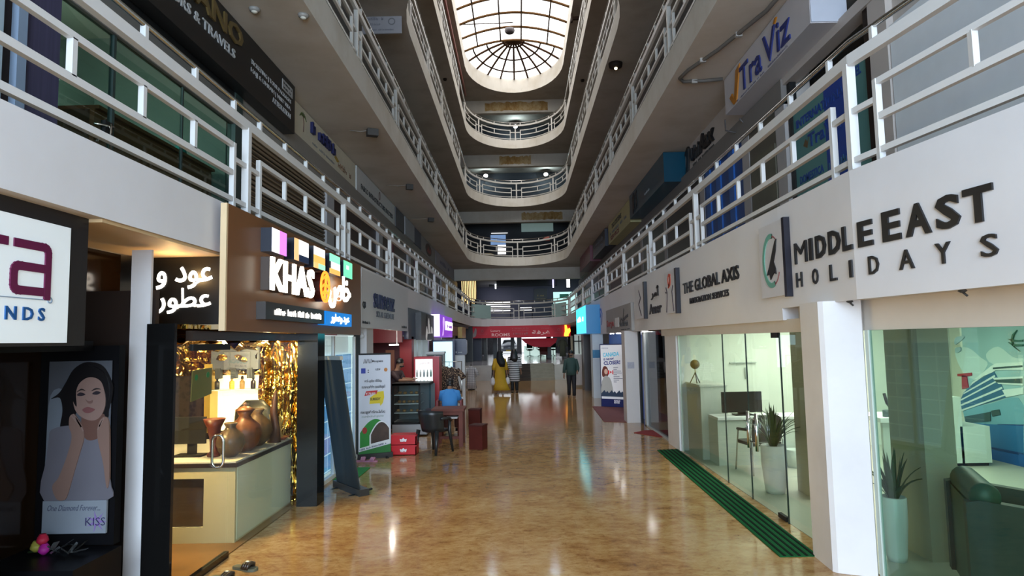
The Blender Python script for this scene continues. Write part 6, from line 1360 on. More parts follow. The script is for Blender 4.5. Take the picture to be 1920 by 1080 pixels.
# conduits on the right soffit
z = 6.77; cab = thing('conduit', 'dark bundled cable looping along the right soffit to the white box sign', 'cable', (3.4, 10, 6.7))
MB().tube([(3.78, 7.0, z), (3.66, 8.9, z), (3.35, 10.1, z), (3.06, 10.9, z), (3.0, 11.25, z), (3.1, 11.4, z), (3.45, 11.38, z), (3.80, 11.32, z)], .032, 8).build('cable', mat('conduit_brown', (.13, .115, .10), .6), cab)
m_ = MB()
for p in ((3.5, 9.6), (3.2, 10.5), (3.3, 11.39)): m_.box(p[0]-.05, p[1]-.03, 6.73, p[0]+.05, p[1]+.03, 6.8)
m_.build('clip', mat('clip_pale', (.4, .37, .34), .6), cab)
single('wire_loop', MB().tube([(3.9, 11.6, 6.1), (4.0, 11.9, 6.0), (4.25, 11.8, 5.9), (4.27, 11.5, 5.92), (4.1, 11.4, 6.05)], .015, 6), mat('cable_dark', (.1, .09, .09)), 'loop of black wire under the end of the white box sign', 'cable')
lm = thing('soffit_lamp', 'round ceiling lamp with a small lit bulb on the third level soffit at the right', 'lamp', (3.15, 19.2, 10.6))
MB().lathe((3.15, 19.2, 10.44), [(.07, 0), (.20, .05), (.22, .16)], 18).build('body', dark, lm); MB().ell((3.15, 19.15, 10.42), .05, .05, .04).build('bulb', mat('bulb_warm', (1, .9, .7), .4, emis=4, ecol=(1, .85, .6), var=0), lm)
for i, (lb, c, s_) in enumerate((('dark stud on the left fourth level soffit', (-2.2, 29, 14.4), -1), ('dark stud on the right fourth level soffit', (3.2, 29.5, 14.4), 1))):
    c = (s_*3.25, c[1], 14.4); single('soffit_box', MB().lathe((c[0], c[1], 14.3), [(.06, 0), (.09, .04), (.09, .1)], 10), dark, lb, 'fitting')
# ------------------------------------------------------------------ far end: steps, raised hall, banner, upper rooms
step_d = mat('step_dark', (.06, .05, .042), .6, var=.3, scale=3, spec=.2); step_l = mat('step_pale', (.30, .29, .23), .5, var=.25, scale=3, spec=.3)
m1, m2 = MB(), MB()
for k in range(6):
    m1.box(-1.5, 33.2+.3*k, 0, .55, 33.5+.3*k+.02, .137*(k+1)); m2.box(.55, 33.2+.3*k, 0, 1.8, 33.5+.3*k+.02, .137*(k+1))
struct('step_flight', m1, step_d)['kind'] = 'structure'; struct('step_flight', m2, step_l)['kind'] = 'structure'
lino = mat('hall_floor', (.42, .41, .45), .12, var=.1, scale=1)
struct('floor_raised', MB().box(-8.6, 35.0, -.2, 8.6, 62, .80).box(-8.6, 34.0, -.2, -1.5, 35.0, .80).box(1.8, 33.6, -.2, 8.6, 35.0, .80), lino)
wall('wall_retaining_left', -8.6, 33.9, 0, -1.5, 34.0, .80, mat('marble_grey', (.40, .38, .36), .25, var=.25, scale=2)); wall('wall_retaining_right', 1.8, 33.5, 0, 8.6, 33.6, .80, mat('marble_green', (.46, .48, .43), .25, var=.2, scale=2))
bn = thing('banner', 'wide dark red banner reading luxury rooms with Arabic lettering, across the far end', 'banner', (0, 40.5, 2.25))
red = mat('banner_red', (.34, .008, .022), .5, emis=.10, ecol=(.8, .0, .03), var=.35, scale=.5)
MB().box(-3.35, 40.5, 2.27, 3.25, 40.54, 3.02).build('sheet', red, bn)
fr = FW(0, 40.5, 0); bt = mat('banner_text', (.62, .42, .42), .5, emis=.12, ecol=(1, .7, .7))
MB().text(fr, 'ROOMS', -1.75, 2.36, 1.15, .20, 0, .01, bold=.01).text(fr, 'Luxury', -1.8, 2.62, .6, .17, 0, .01).text(fr, '\ufe94\ufed3\ufeae\ufecf', .8, 2.40, 1.15, .30, 0, .01, bold=.02).build('lettering', bt, bn)
m_ = MB(); marks(m_, fr, -.45, 2.82, 1.05, .07, 14, .008); marks(m_, fr, -.45, 2.68, 1.05, .07, 14, .008, seed=2); marks(m_, fr, -.4, 2.45, .95, .14, 7, .008, .5, seed=3); marks(m_, fr, 1.4, 2.80, .5, .06, 8, .008)
for x in (-2.35, 2.5): m_.ring(fr, x, 2.72, .08, .09, .03, 0, .008, 14); marks(m_, fr, x-.3, 2.5, .6, .05, 8, .008, seed=6)
m_.build('small_text', mat('banner_dim_text', (.45, .13, .15), .5), bn)
MB().prism(fr, [(-3.1, 2.35), (-3.05, 2.9), (-2.95, 2.95), (-2.9, 2.5), (-2.8, 2.9), (-2.7, 2.8), (-2.75, 2.4), (-2.95, 2.32)], 0, .01, 2).build('pale_mark', mat('banner_pale', (.5, .42, .40), .5), bn)
ob = single('lit_sign', MB().prism(FW(2.82, 40.4, 2.3), [(0, 0), (.28, 0), (.3, .12), (.42, .3), (.36, .52), (.24, .44), (.16, .75), (.06, .78), (.06, .3)], -.06, 0, 2), mat('neon_orange', (1, .45, .05), .4, emis=2.5, ecol=(1, .40, .03), var=0), 'small glowing orange sign at the right end of the red banner', 'sign')
b2 = single('banner', MB().prism(FW(0, 44, 0), [(.1, 2.2), (2.6, 2.2), (2.5, 1.9), (2.1, 1.6), (1.0, 1.62), (.4, 1.9)], -.03, 0), red, 'second red banner hanging lower behind the first', 'banner')
# pillars and dark stalls in the raised hall
for i, (x, w_, c_, y) in enumerate([(-3.2, .5, (.02, .02, .02), 40), (-2.35, .22, (.10, .10, .09), 44), (-1.75, .3, (.02, .018, .016), 46), (-.55, .28, (.015, .012, .016), 50), (2.15, .35, (.02, .018, .016), 47), (-2.9, .7, (.03, .035, .08), 43)]):
    wall('pillar_%d' % (20+i), x-w_/2, y, .8, x+w_/2, y+.4, 3.0, mat('hall_pillar_%d' % i, c_, .4))
wall('wall_hall_left', -8.6, 48, .8, -3.3, 48.1, 3.0, mat('hall_dark', (.06, .06, .065), .5, var=.5)); wall('wall_hall_right', 3.6, 48, .8, 8.6, 48.1, 3.0, MATS['hall_dark'])
sh2 = single('shop_counter', MB().box(.35, 52, .8, 2.9, 52.5, 1.62), mat('counter_lit', (.55, .68, .62), .3, emis=.6, ecol=(.75, 1, .92), var=.2, scale=2), 'pale lit glass counter behind the swivel chairs in the raised hall', 'counter')
def swivel(label, x, y):
    t = thing('swivel_chair', label, 'chair', (x, y, .8), 'dark swivel chairs in the raised hall')
    MB().ell((x, y, 1.32), .24, .24, .07).build('seat', blackm, t); MB().loft([((x, y+.2, 1.45), .22, .03), ((x, y+.22, 1.75), .25, .05), ((x, y+.23, 2.0), .16, .04)], 12).build('backrest', mat('chair_dark_green', (.015, .03, .025), .4), t)
    MB().tube([(x, y, .85), (x, y, 1.3)], .03).build('column', blackm, t); m_ = MB()
    for k in range(5): m_.tube([(x, y, .88), (x+.28*math.cos(k*1.257), y+.28*math.sin(k*1.257), .83)], .02)
    m_.build('base', blackm, t)
    for s_ in (-1, 1): MB().tube([(x+s_*.26, y+.12, 1.32), (x+s_*.3, y, 1.55), (x+s_*.28, y-.18, 1.55)], .025).build('armrest', blackm, t)
swivel('dark swivel chair in the raised hall, leftmost of three before the pale counter', .80, 50.5); swivel('dark swivel chair in the raised hall, middle of three before the pale counter', 1.65, 50.5); swivel('dark swivel chair in the raised hall, rightmost of three before the pale counter', 2.65, 50.8)
mc = thing('armchair', 'maroon upholstered chair on dark legs in the raised hall', 'chair', (1.75, 46, .8))
maro = mat('chair_maroon', (.16, .03, .02), .6); MB().box(1.45, 45.8, 1.02, 2.0, 46.3, 1.25).build('seat', maro, mc); MB().loft([((1.72, 46.28, 1.2), .28, .06), ((1.72, 46.3, 1.6), .30, .07), ((1.72, 46.32, 1.78), .2, .05)], 12).build('backrest', maro, mc)
for x in (1.5, 1.92):
    for y in (45.85, 46.22): MB().tube([(x, y, .8), (x, y, 1.05)], .03).build('leg', blackm, mc)
st = single('display_post', MB().box(3.0, 37.5, .8, 3.12, 37.6, 2.3), mat('post_cream', (.45, .40, .28), .5), 'thin cream post at the right of the raised hall', 'post')
gd = garment('display_outfit', 'pale green outfit on a stand at the right of the raised hall', (2.95, 44, .95), .45, 1.15, mat('cloth_sage', (.25, .28, .18), .8), 1.0, hanger=False); MB().tube([(2.95, 44, .8), (2.95, 44, 2.05)], .02).build('stand', blackm, gd)
# street beyond: bright forecourt and a parked car
wall('floor_street', -8.6, 62, .6, 8.6, 90, .79, mat('street', (.62, .62, .60), .8))
wall('wall_hall_end', -8.6, 61, .8, -1.75, 61.2, 3.0, MATS['hall_dark']); wall('wall_hall_end_2', -.25, 61, .8, .2, 61.2, 3.0, MATS['hall_dark']); wall('wall_hall_end_3', 3.2, 61, .8, 8.6, 61.2, 3.0, MATS['hall_dark'])
cr = thing('car', 'parked car seen from the front through the bright far doorway', 'car', (-1.05, 66, .79))
MB().loft([((-1.05, 64.2, 1.0), .8, .1), ((-1.05, 64.1, 1.25), .88, .2), ((-1.05, 64.5, 1.55), .88, .6), ((-1.05, 65.2, 1.68), .85, 1.2), ((-1.05, 66, 2.1), .68, 1.0), ((-1.05, 66.2, 2.25), .5, .7)], 18).build('body', mat('car_grey', (.12, .13, .16), .2, coat=.5), cr)
MB().prism(Fr((-1.05, 64.72, 1.68), (1, 0, 0), (0, .35, 1)), [(-.68, 0), (.68, 0), (.52, .42), (-.52, .42)], .12, .14).build('windscreen', mat('car_glass', (.03, .035, .04), .05), cr)
MB().box(-1.35, 63.98, 1.05, -.75, 64.02, 1.16).build('number_plate', mat('plate_yellow', (.65, .45, .05), .5), cr)
for x in (-1.85, -.25):
    for y in (64.9, 66.9): MB().lathe((x, y, 1.09), [(.05, -.1), (.3, -.1), (.3, .1), (.05, .1)], 16, Fr((0, 0, 0), (0, 1, 0), (0, 0, 1))).build('wheel', blackm, cr)
for x in (-1.7, -.4): MB().ell((x, 64.0, 1.35), .12, .06, .09).build('headlight', lightw, cr)
for i, (a, b_, lb) in enumerate((((-2.83, 38.6), (-1.75, 40.75), 'pale teal glass screen at the left end of the far first floor railing'), ((2.05, 40.5), (2.83, 38.6), 'pale teal glass screen at the right end of the far first floor railing'))):
    single('glass_screen', MB().obox(Fr((*a, 3.5), (b_[0]-a[0], b_[1]-a[1], 0), (0, 0, 1)), 0, math.dist(a, b_), 0, .85, -.05, -.04), mat('screen_teal', (.42, .60, .58), .2, var=.05), lb, 'screen')
# first floor beyond the curved railing
wall('wall_far_1', -8.6, 50, 3.5, 8.6, 50.2, 6.8, mat('violet_wall', (.14, .14, .21), .6, var=.2, scale=.5))
wall('trim_50', -2.2, 47.6, 6.15, 2.9, 48, 6.8, mat('louvre_dark', (.008, .009, .013), .5)); wall('ceiling_far', -8.6, 41.9, 6.3, -1.6, 50, 6.8, MATS['pale_lilac_panel'])
bp_ = thing('poster', 'dark poster with dim gold writing on the violet wall at the far first floor', 'poster', (1.6, 49.9, 5.0)); MB().box(1.2, 49.9, 5.1, 2.25, 49.99, 6.1).build('sheet', mat('poster_black', (.010, .014, .018), .4), bp_); marks(marks(MB(), FW(0, 49.9, 0), 1.45, 5.5, .55, .12, 5, .01), FW(0, 49.9, 0), 1.4, 5.28, .7, .06, 8, .01).build('writing', mat('gold_dim', (.22, .17, .06), .5, emis=.2), bp_)
ls_ = thing('display', 'bright pale green lit display at the right of the far first floor', 'display', (3.2, 45.8, 3.5)); MB().box(2.5, 45.8, 3.5, 4.2, 45.9, 5.5).build('lit_face', mat('display_lit', (.5, .8, .75), .4, emis=.9, ecol=(.6, 1, .95), var=.5, scale=3), ls_); MB().box(2.95, 45.75, 5.05, 3.6, 45.8, 5.35).build('green_panel', mat('display_green', (.01, .22, .14), .4, emis=.2), ls_)
sw = thing('window_strip', 'white lit louvred strip behind the far first floor railing', 'light', (-.8, 49, 3.5)); m_ = MB()
for k in range(5): m_.box(-2.5, 48.9, 4.35+.16*k, -.65, 49, 4.42+.16*k)
m_.box(.1, 48.9, 4.36, 1.0, 49, 4.42).box(.1, 48.9, 4.54, 1.0, 49, 4.60); MB().box(-2.55, 49, 3.5, -2.5, 49.05, 5.1).box(-.65, 49, 3.5, -.6, 49.05, 5.1).box(.05, 49, 3.5, .1, 49.05, 4.7).box(1.0, 49, 3.5, 1.05, 49.05, 4.7).build('frame', blackm, sw)
m_.build('louvre', mat('strip_white', (1, 1, 1), .4, emis=1.3, ecol=(1, .99, .97), var=0), sw)
gc = thing('lit_column', 'column of gold string lights at the left of the far first floor', 'light', (-3.5, 44, 3.6))
ge = mat('gold_lights', (1, .7, .3), .4, emis=1.6, ecol=(1, .70, .32), var=.9, scale=14)
MB().box(-3.95, 44, 4.3, -2.9, 44.2, 6.6).build('panel', dark, gc)
for i in range(9):
    x = -3.9+.115*i+RND.uniform(-.02, .02); MB().tube([(x, 43.96, 4.4+RND.random()*.6), (x+.02, 43.96, 5.6), (x, 43.96, 6.3+RND.random()*.25)], .028, 5).build('light_string', ge, gc)
for lb, x, c_ in (('cool white lit fitting at the left of the dark louvre, far first floor', -1.75, (.9, .95, 1)), ('violet white lit fitting at the right of the dark louvre, far first floor', 2.55, (.6, .55, 1)), ('bright white lit fitting at the right end of the far first floor', 3.6, (1, 1, 1))):
    single('wall_light', MB().box(x, 47.4, 5.95, x+(.10 if x < 3 else .25), 47.5, 6.6), mat('fit_%d' % int(x*10), c_, .4, emis=2.2, ecol=c_, var=0), lb, 'light')
# lamps in the dark corridors of the upper floors
def bulb(label, c, pw, group=None):
    t = thing('ceiling_lamp', label, 'lamp', c, group); MB().ell((c[0], c[1], c[2]), .16, .16, .13, 14, 9).build('bulb', mat('bulb_cool', (1, 1, 1), .4, emis=6, ecol=(.85, .97, 1), var=0), t); MB().lathe((c[0], c[1], c[2]+.10), [(.2, 0), (.14, .08), (.05, .1)], 14).build('cap', dark, t)
    point('lamp_glow', (c[0], c[1]-.25, c[2]-.1), pw, (.65, .88, 1), .1)
bulb('round lit lamp in the dark top floor corridor, under the widest rust stain', (.02, 45.3, 17.6), 60)
bulb('round lit lamp in the dark third floor corridor, the left of a pair', (-2.2, 45.3, 14.0), 45); bulb('round lit lamp in the dark third floor corridor, the right of a pair', (2.15, 45.3, 14.0), 45)
wl = thing('lit_window', 'small blue and white lit window behind the second floor far railing', 'window', (-1.35, 45.8, 8.5)); MB().box(-1.95, 45.9, 9.05, -.85, 45.99, 9.75).build('pane', mat('pane_blue', (.12, .20, .36), .3, emis=.5, ecol=(.3, .5, .9), var=.3), wl); m_ = MB()
for k in range(3): m_.box(-1.45, 45.9, 8.35+.25*k, -.85, 45.99, 8.52+.25*k)
m_.build('louvre', MATS['strip_white'], wl); single('tube_light', MB().box(-1.9, 45.93, 9.88, -.7, 45.99, 9.91), MATS['strip_white'], 'thin lit tube over the blue window on the second floor', 'light')
wall('trim_51', .3, 45.6, 9.9, 2.6, 45.7, 10.5, mat('pane_mint', (.30, .42, .40), .5, emis=.12, ecol=(.7, 1, .95))); single('red_cloth', MB().loft([((1.95, 40.2, 8.35), .14, .06), ((1.8, 40.15, 8.5), .2, .07), ((1.95, 40.2, 8.62), .1, .05)], 10), mat('cloth_red', (.42, .12, .10), .7), 'red cloth tied over the second floor far railing', 'cloth')
single('cloth_bundle', MB().loft([((-2.05, 39.75, 7.36), .5, .25), ((-2.0, 39.75, 7.5), .5, .25), ((-1.9, 39.75, 7.58), .2, .1)], 12), mat('bundle_tan', (.36, .30, .20), .8), 'tan bundle lying behind the second floor far railing at its left end', 'bundle')
# red pipe run on the left of the fourth gallery
single('fire_pipe', MB().tube([(-3.15, 17, 17.9), (-3.15, 40, 17.9)], .06).tube([(-3.35, 17, 17.75), (-3.35, 40, 17.75)], .045), mat('pipe_red', (.50, .20, .17), .5), 'pair of faded red pipes along the left edge under the roof', 'pipe')
# small downlights under the right eave, seen mirrored in the floor
for k in range(5):
    y = 15.2+1.35*k; c = (2.98, y, 2.245); t = thing('eave_light', 'small square white light under the right eave before the canada poster', 'light', c, 'small white lights under the right eave')
    MB().box(c[0]-.06, y-.06, 2.235, c[0]+.06, y+.06, 2.258).build('lens', mat('eave_lit', (1, 1, 1), .4, emis=14, ecol=(1, 1, .98), var=0), t)
# ------------------------------------------------------------------ people
def skin_body(name, chains, root_loc, m_, parent=None, sub=2):
    # chains: lists of (point, radius); the first point of a later chain may repeat an earlier point to branch from it
    V = []; R = []; E = []; idx = {}
    for ch_ in chains:
        prev = None
        for p, r in ch_:
            k = tuple(round(q, 4) for q in p)
            if k not in idx: idx[k] = len(V); V.append(Vector(p)); R.append(r)
            if prev is not None and prev != idx[k]: E.append((prev, idx[k]))
            prev = idx[k]
    me = bpy.data.meshes.new(name); me.from_pydata([v-Vector(root_loc) for v in V], E, [])
    o = bpy.data.objects.new(name, me); C.objects.link(o); sk_ = o.modifiers.new('skin', 'SKIN')
    for i, d in enumerate(me.skin_vertices[0].data):
        rr_ = R[i] if isinstance(R[i], tuple) else (R[i], R[i]); d.radius = rr_; d.use_root = (i == 0)
    sk_.use_smooth_shade = True; su = o.modifiers.new('sub', 'SUBSURF'); su.levels = sub; su.render_levels = sub
    dg = bpy.context.evaluated_depsgraph_get(); dg.update(); m2 = bpy.data.meshes.new_from_object(o.evaluated_get(dg))
    bpy.data.objects.remove(o); m2.name = name; m2.materials.clear(); m2.materials.append(m_)
    for p in m2.polygons: p.use_smooth = True
    o = bpy.data.objects.new(name, m2); C.objects.link(o)
    if parent: o.parent = parent; o.location = Vector(root_loc)-wpos(parent)
    else: o.location = root_loc
    return o
def hand(w, d, up, side, size=1.0, curl=.5):
    # chains for a palm and five fingers from the wrist w, pointing along d; side points to the thumb
    d = d.normalized(); side = (side-d*side.dot(d)).normalized(); n = d.cross(side)
    palm = w+d*.055*size; k = [[(w, .026), (w+d*.03*size, (.034, .02)), (palm+d*.02*size, (.036, .016))]]
    base = palm+d*.02*size
    for i, (off, L_) in enumerate(((.030, .068), (.010, .078), (-.010, .073), (-.028, .058))):
        a = base+side*off*size+d*.016*size; b_ = a+d*L_*.5*size-n*curl*.01; c = b_+d*L_*.4*size-n*curl*.03
        k.append([(base, (.036, .016)), (a, .0095), (b_, .0088), (c, .008)])
    t0 = w+d*.025*size; t1 = t0+side*.04*size+d*.02*size; t2 = t1+d*.035*size+side*.008*size-n*.01
    k.append([(w+d*.03*size, (.034, .02)), (t1, .011), (t2, .0085)])
    return k
skin_ = mat('skin', (.30, .16, .095), .5, var=.08, scale=10); hair_ = mat('hair_black', (.010, .008, .008), .45, var=.4, scale=30)
def figure(label, pos, face, arms, legs, skin_m=skin_, h=1.65, lean=0, pelvis_z=None, hands=True, head_turn=0, head_drop=0):
    # face: heading angle (0 looks along +Y).  arms: [(shoulder-to-elbow dir, elbow-to-wrist dir)] left, right; legs: [(hip->knee, knee->ankle)]
    t = thing('person', label, 'person', (*pos, 0)); s = h/1.70
    R = Matrix.Rotation(face, 3, 'Z'); P0 = Vector((*pos, 0)); pz = pelvis_z or .92*s
    def W(x, y, z): v = R@Vector((x, y, 0)); return P0+v+Vector((0, 0, z))
    def D(v): q = R@Vector((v[0], v[1], 0)); return Vector((q.x, q.y, v[2])).normalized()
    pel = W(0, 0, pz); sp = W(0, lean*.3, pz+.18*s); chs = W(0, lean*.75, pz+.38*s); nk = W(0, lean, pz+.54*s); nk2 = W(0, lean*1.1, pz+.60*s)
    hd0 = W(0, lean*1.2+.02+head_drop*.3, pz+.655*s-head_drop*.1); hd1 = W(0, lean*1.2+.02+head_drop*.6, pz+.735*s-head_drop*.25); hd2 = W(0, lean*1.2+head_drop*.9, pz+.80*s-head_drop*.4)
    ch_ = [[(pel, (.155*s, .11*s)), (sp, (.13*s, .10*s)), (chs, (.16*s, .11*s)), (nk, (.07*s, .065*s)), (nk2, .055*s), (hd0, (.072*s, .085*s)), (hd1, (.082*s, .10*s)), (hd2, (.06*s, .075*s))]]
    info = dict(pel=pel, chs=chs, nk=nk, hd=hd1, s=s, W=W, D=D, t=t, pz=pz, sh=[], el=[], wr=[], kn=[], an=[])
    for i, sg_ in ((0, -1), (1, 1)):
        sh = W(sg_*.185*s, lean*.9, pz+.475*s); e = sh+D(arms[i][0])*.29*s; w = e+D(arms[i][1])*.25*s
        ch_.append([(chs, (.16*s, .11*s)), (sh, .058*s), (sh.lerp(e, .5), .046*s), (e, .040*s), (e.lerp(w, .4), .040*s), (w, .026*s)])
        if hands: ch_ += hand(w, D(arms[i][1]), None, D((-sg_*.6, .8, 0)), s)
        hp = W(sg_*.09*s, 0, pz-.04*s); kn = hp+D(legs[i][0])*.43*s; an = kn+D(legs[i][1])*.42*s; toe = an+D((0, 1, -.25))*.17*s
        ch_.append([(pel, (.155*s, .11*s)), (hp, .088*s), (hp.lerp(kn, .5), .074*s), (kn, .055*s), (kn.lerp(an, .35), .056*s), (an, .036*s), (toe, (.04*s, .028*s))])
        info['sh'].append(sh); info['el'].append(e); info['wr'].append(w); info['kn'].append(kn); info['an'].append(an)
    info['body'] = skin_body('body', ch_, pel, skin_m, t)
    return info
def face_parts(f, turn=(0, 1, 0)):
    s = f['s']; d = f['D'](turn); sd = Vector((d.y, -d.x, 0)); c = f['hd']; up = Vector((0, 0, 1))
    m_ = MB(); q = c+d*.088*s
    m_.loft([(q+up*.02*s, .006*s, .006*s), (q+d*.012*s-up*.012*s, .012*s, .010*s), (q+d*.004*s-up*.022*s, .010*s, .006*s)], 8).build('nose', skin_, f['t'])
    m_ = MB()
    for k in (-1, 1): p = c+d*.083*s+sd*k*.033*s+up*.018*s; m_.ell(p-d*.003, .008*s, .006*s, .004*s, 8, 5)
    m_.build('eyes', blackm, f['t'])
    p = c+d*.083*s-up*.048*s; MB().ell(p, .022*s, .010*s, .006*s, 8, 5).build('mouth', mat('lip', (.22, .07, .06), .5), f['t'])
    m_ = MB()
    for k in (-1, 1): m_.ell(c+sd*k*.085*s, .012*s, .018*s, .028*s, 8, 5)
    m_.build('ears', skin_, f['t'])
def hair_cap(f, drop=.02, col=None, back=(0, -1, 0)):
    s = f['s']; b_ = f['D'](back)*.012*s; c = f['hd']+b_+Vector((0, 0, .03*s)); MB().ell(c, .098*s, .112*s, .105*s, 16, 8, -.25, 1).build('hair', col or hair_, f['t'])
def tunic(f, rings, m_, sleeves=None, name='tunic', n=18):
    g = MB().loft([(f['W'](x, y, z), rx, ry, f['D']((1, 0, 0)), f['D']((0, 1, 0))) for x, y, z, rx, ry in rings], n)
    if sleeves:
        for i in (0, 1):
            sh, e, w = f['sh'][i], f['el'][i], f['wr'][i]; r0, r1, ln = sleeves; ctr = f['W'](0, 0, (sh.z))
            pts = [sh.lerp(ctr, .45), sh, sh.lerp(e, .6), e] + ([e.lerp(w, ln)] if ln > 0 else []); rs_ = [r0, r0, r0*.5+r1*.5, r1] + ([r1] if ln > 0 else [])
            if ln < 0: pts = pts[:2]+[sh.lerp(e, 1+ln)]; rs_ = [r0, r0, r1]
            g.tube(pts, r0, 12, rs=rs_)
    return g.build(name, m_, f['t'])
def shoes(f, m_, sole=None):
    for i in (0, 1):
        a = f['an'][i]; d = f['D']((0, 1, 0)); MB().loft([(a-d*.05+Vector((0, 0, -.055)), .040, .05, f['D']((1, 0, 0)), d), (a+d*.05+Vector((0, 0, -.04)), .045, .12, f['D']((1, 0, 0)), d), (a+d*.02, .042, .06, f['D']((1, 0, 0)), d)], 12).build('shoe', m_, f['t'])
# woman in the yellow dress, walking away
f = figure('woman in a long mustard dress and black headscarf, walking away with bags', (-.80, 25.6), .12, [((-.2, -.1, -1), (-.12, .0, -1)), ((.22, .0, -1), (.15, .05, -1))], [((0, .12, -1), (0, -.1, -1)), ((0, -.1, -1), (0, -.3, -1))], h=1.62)
mus = mat('cloth_mustard', (.52, .30, .012), .75, var=.2, scale=4)
tunic(f, [(.06, -.06, .14, .34, .25), (.03, -.03, .30, .29, .21), (0, 0, .6, .225, .17), (0, 0, .85, .215, .16), (0, 0, 1.1, .20, .15), (0, 0, 1.30, .205, .13), (0, 0, 1.39, .12, .09)], mus, (.085, .085, .55))
s = f['s']; c = f['hd']; g = MB().loft([(c+Vector((.10, -.16, -.52)), .10, .05), (c+Vector((.06, -.13, -.34)), .17, .09), (c+Vector((.02, -.06, -.2)), .165, .12), (c+Vector((0, -.02, -.08)), .12, .13), (c+Vector((0, -.01, .02)), .11, .128), (c+Vector((0, -.01, .09)), .085, .10), (c+Vector((0, -.01, .125)), .02, .03)], 16); g.build('headscarf', blackm, f['t']); shoes(f, mat('shoe_pale', (.55, .52, .50), .6))
def bag(label, p, w, h):
    t = thing('carrier_bag', label, 'bag', p); x, y, z = p
    MB().loft([((x, y, z), w*.7, .07), ((x, y, z+h*.3), w, .09), ((x, y, z+h*.75), w*.8, .06), ((x, y, z+h), w*.35, .03)], 12).build('bag', mat('bag_white', (.66, .64, .64), .5, var=.1), t); MB().tube([(x-.02, y, z+h), (x, y, z+h+.10), (x+.02, y, z+h)], .008, 6).build('handle', mat('bag_white', (.6, .6, .6)), t)
bag('white carrier bag held in the left hand of the woman in mustard', tuple(f['wr'][0]+Vector((-.03, -.02, -.48))), .10, .30); bag('white carrier bag held in the right hand of the woman in mustard', tuple(f['wr'][1]+Vector((.03, -.02, -.46))), .10, .28)
# woman in the striped tunic
f = figure('woman in a black and white striped tunic with long dark hair, walking away', (-.235, 26.1), -.08, [((-.18, .05, -1), (-.05, .35, -1)), ((.2, .0, -1), (.1, .25, -1))], [((0, .05, -1), (0, -.15, -1)), ((0, .1, -1), (0, .0, -1))], h=1.68)
stp, nt, b = node_mat('cloth_stripes'); tc = nt.nodes.new('ShaderNodeTexCoord'); wv = nt.nodes.new('ShaderNodeTexWave'); wv.bands_direction = 'Z'; wv.inputs['Scale'].default_value = 3.6; wv.inputs['Distortion'].default_value = .6
r = ramp(nt, [(.30, (.035, .035, .04)), (.38, (.60, .59, .60))]); nt.links.new(tc.outputs['Object'], wv.inputs['Vector']); nt.links.new(wv.outputs['Fac'], r.inputs[0]); nt.links.new(r.outputs[0], b.inputs['Base Color']); b.inputs['Roughness'].default_value = .8
tunic(f, [(0, -.01, .42, .225, .17), (0, 0, .62, .22, .17), (0, 0, .88, .215, .165), (0, 0, 1.12, .20, .15), (0, 0, 1.33, .205, .13), (0, 0, 1.43, .12, .09)], stp, (.082, .075, .5))
tr_ = mat('trouser_black', (.015, .015, .018), .7)
def trousers(f, m_, r0=.10, r1=.065):
    g = MB().loft([(f['pel']+Vector((0, 0, -.08)), .175*f['s'], .125*f['s'], f['D']((1, 0, 0)), f['D']((0, 1, 0))), (f['pel']+Vector((0, 0, .10)), .165*f['s'], .12*f['s'], f['D']((1, 0, 0)), f['D']((0, 1, 0)))], 16)
    for i, sg_ in ((0, -1), (1, 1)):
        hp = f['W'](sg_*.088*f['s'], 0, f['pel'].z-f['t'].location.z-.03); g.tube([hp, hp.lerp(f['kn'][i], .5), f['kn'][i], f['kn'][i].lerp(f['an'][i], .5), f['an'][i].lerp(f['kn'][i], .08)], r0, 12, rs=[r0, r0*.9, r0*.72, r1*1.02, r1])
    g.build('trousers', m_, f['t'])
trousers(f, tr_); c = f['hd']; MB().loft([(c+Vector((.02, -.12, -.40)), .10, .04), (c+Vector((.0, -.11, -.26)), .16, .06), (c+Vector((0, -.08, -.1)), .14, .09), (c+Vector((0, -.02, .0)), .115, .12), (c+Vector((0, -.01, .08)), .09, .10), (c+Vector((0, -.01, .115)), .02, .03)], 16).build('hair', hair_, f['t']); shoes(f, blackm)
MB().loft([(f['W'](-.1, -.02, 1.30), .14, .12), (f['W'](0, -.03, 1.36), .17, .13), (f['W'](0, -.02, 1.42), .12, .10)], 12).build('shawl', blackm, f['t'])
# man walking towards the street
f = figure('man in a dark green shirt and black trousers, walking towards the street', (1.86, 23.4), PI, [((-.25, .1, -1), (.15, .7, -.5)), ((.24, .0, -1), (.1, .1, -1))], [((0, .2, -1), (0, -.05, -1)), ((0, -.12, -1), (0, -.35, -1))], h=1.62)
sg_ = mat('shirt_green', (.035, .075, .062), .7, var=.2)
tunic(f, [(0, 0, .80, .185, .135), (0, 0, .95, .18, .135), (0, 0, 1.15, .19, .14), (0, 0, 1.34, .205, .125), (0, 0, 1.43, .11, .085)], sg_, (.078, .062, .75), 'shirt'); trousers(f, tr_); face_parts(f); hair_cap(f); shoes(f, mat('shoe_brown', (.10, .07, .05), .5))
MB().loft([(f['hd']+f['D']((0, 1, 0))*.05+Vector((0, 0, -.085)), .05, .035), (f['hd']+f['D']((0, 1, 0))*.055+Vector((0, 0, -.055)), .06, .038)], 10).build('beard', hair_, f['t'])
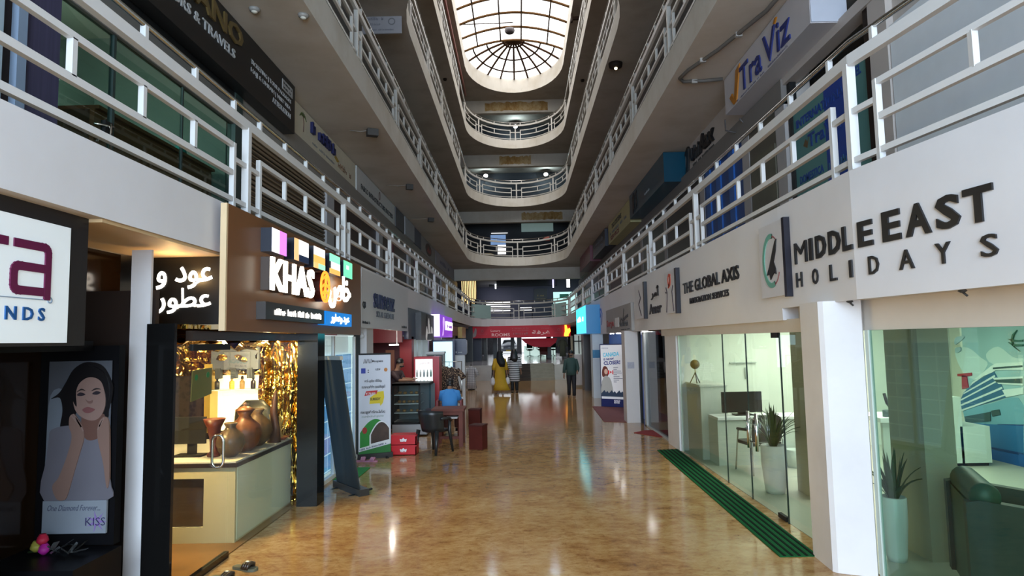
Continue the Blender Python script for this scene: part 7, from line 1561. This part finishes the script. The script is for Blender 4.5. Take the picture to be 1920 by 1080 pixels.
# boy in the blue shirt, sitting with his back to the street
f = figure('boy in a bright blue t-shirt sitting with his back turned, beside the red fridge', (-1.58, 14.35), 0, [((-.22, .35, -1), (.25, 1, -.05)), ((.22, .35, -1), (-.2, 1, .1))], [((-.12, 1, -.1), (0, .05, -1)), ((.12, 1, -.1), (0, .05, -1))], h=1.45, pelvis_z=.56, lean=.03, head_drop=.10)
blu = mat('shirt_blue', (.055, .26, .62), .8, var=.08)
tunic(f, [(0, 0, .50, .175, .13), (0, 0, .62, .175, .13), (0, .01, .80, .18, .125), (0, .03, .95, .19, .115), (0, .035, 1.02, .13, .08), (0, .035, 1.045, .07, .06)], blu, (.072, .07, -.30), 'shirt'); trousers(f, mat('trouser_brown', (.10, .04, .035), .7), .085, .06); hair_cap(f, col=hair_); shoes(f, blackm)
m_ = MB().ell(f['hd']+Vector((0, -.03, -.02)), .082, .085, .075, 14, 7); m_.build('nape_hair', hair_, f['t'])
pc = thing('phone', 'small white phone in the right hand of the seated boy', 'phone', tuple(f['wr'][1]+Vector((.02, .06, .0)))); MB().box(f['wr'][1].x-.0, f['wr'][1].y+.03, f['wr'][1].z+.01, f['wr'][1].x+.10, f['wr'][1].y+.06, f['wr'][1].z+.075).build('case', lightw, pc)
bc = thing('chair', 'dark wooden chair under the boy in the blue shirt', 'chair', (-1.58, 14.35, 0))
MB().box(-1.82, 14.18, .40, -1.34, 14.62, .445).build('seat', woodd, bc)
for x in (-1.80, -1.40):
    for y in (14.2, 14.56): MB().box(x, y, 0, x+.05, y+.05, .40).build('leg', woodd, bc)
for x in (-1.86, -1.34): MB().box(x, 14.16, .40, x+.04, 14.60, .80).build('arm_panel', mat('chair_red', (.20, .02, .02), .5), bc)
# man behind the display case
f = figure('bearded man in a dark shirt leaning his arms on the glass display case', (-3.06, 15.42), -PI*.6, [((.62, .62, -.48), (.12, 1, .02)), ((.30, .72, -.50), (.02, 1, .03))], [((0, 0, -1), (0, 0, -1)), ((0, 0, -1), (0, 0, -1))], h=1.66, lean=.12, head_drop=.06)
tunic(f, [(0, 0, .85, .18, .13), (0, .03, 1.05, .18, .13), (0, .09, 1.25, .19, .13), (0, .12, 1.37, .19, .12), (0, .12, 1.43, .10, .08)], mat('shirt_maroon', (.035, .016, .018), .7), (.075, .06, -.05), 'shirt'); trousers(f, tr_); face_parts(f, (.25, 1, -.1)); hair_cap(f); shoes(f, blackm)
MB().loft([(f['hd']+f['D']((.2, 1, 0))*.05+Vector((0, 0, -.09)), .055, .05), (f['hd']+f['D']((.2, 1, 0))*.05+Vector((0, 0, -.055)), .066, .058)], 12).build('beard', hair_, f['t'])
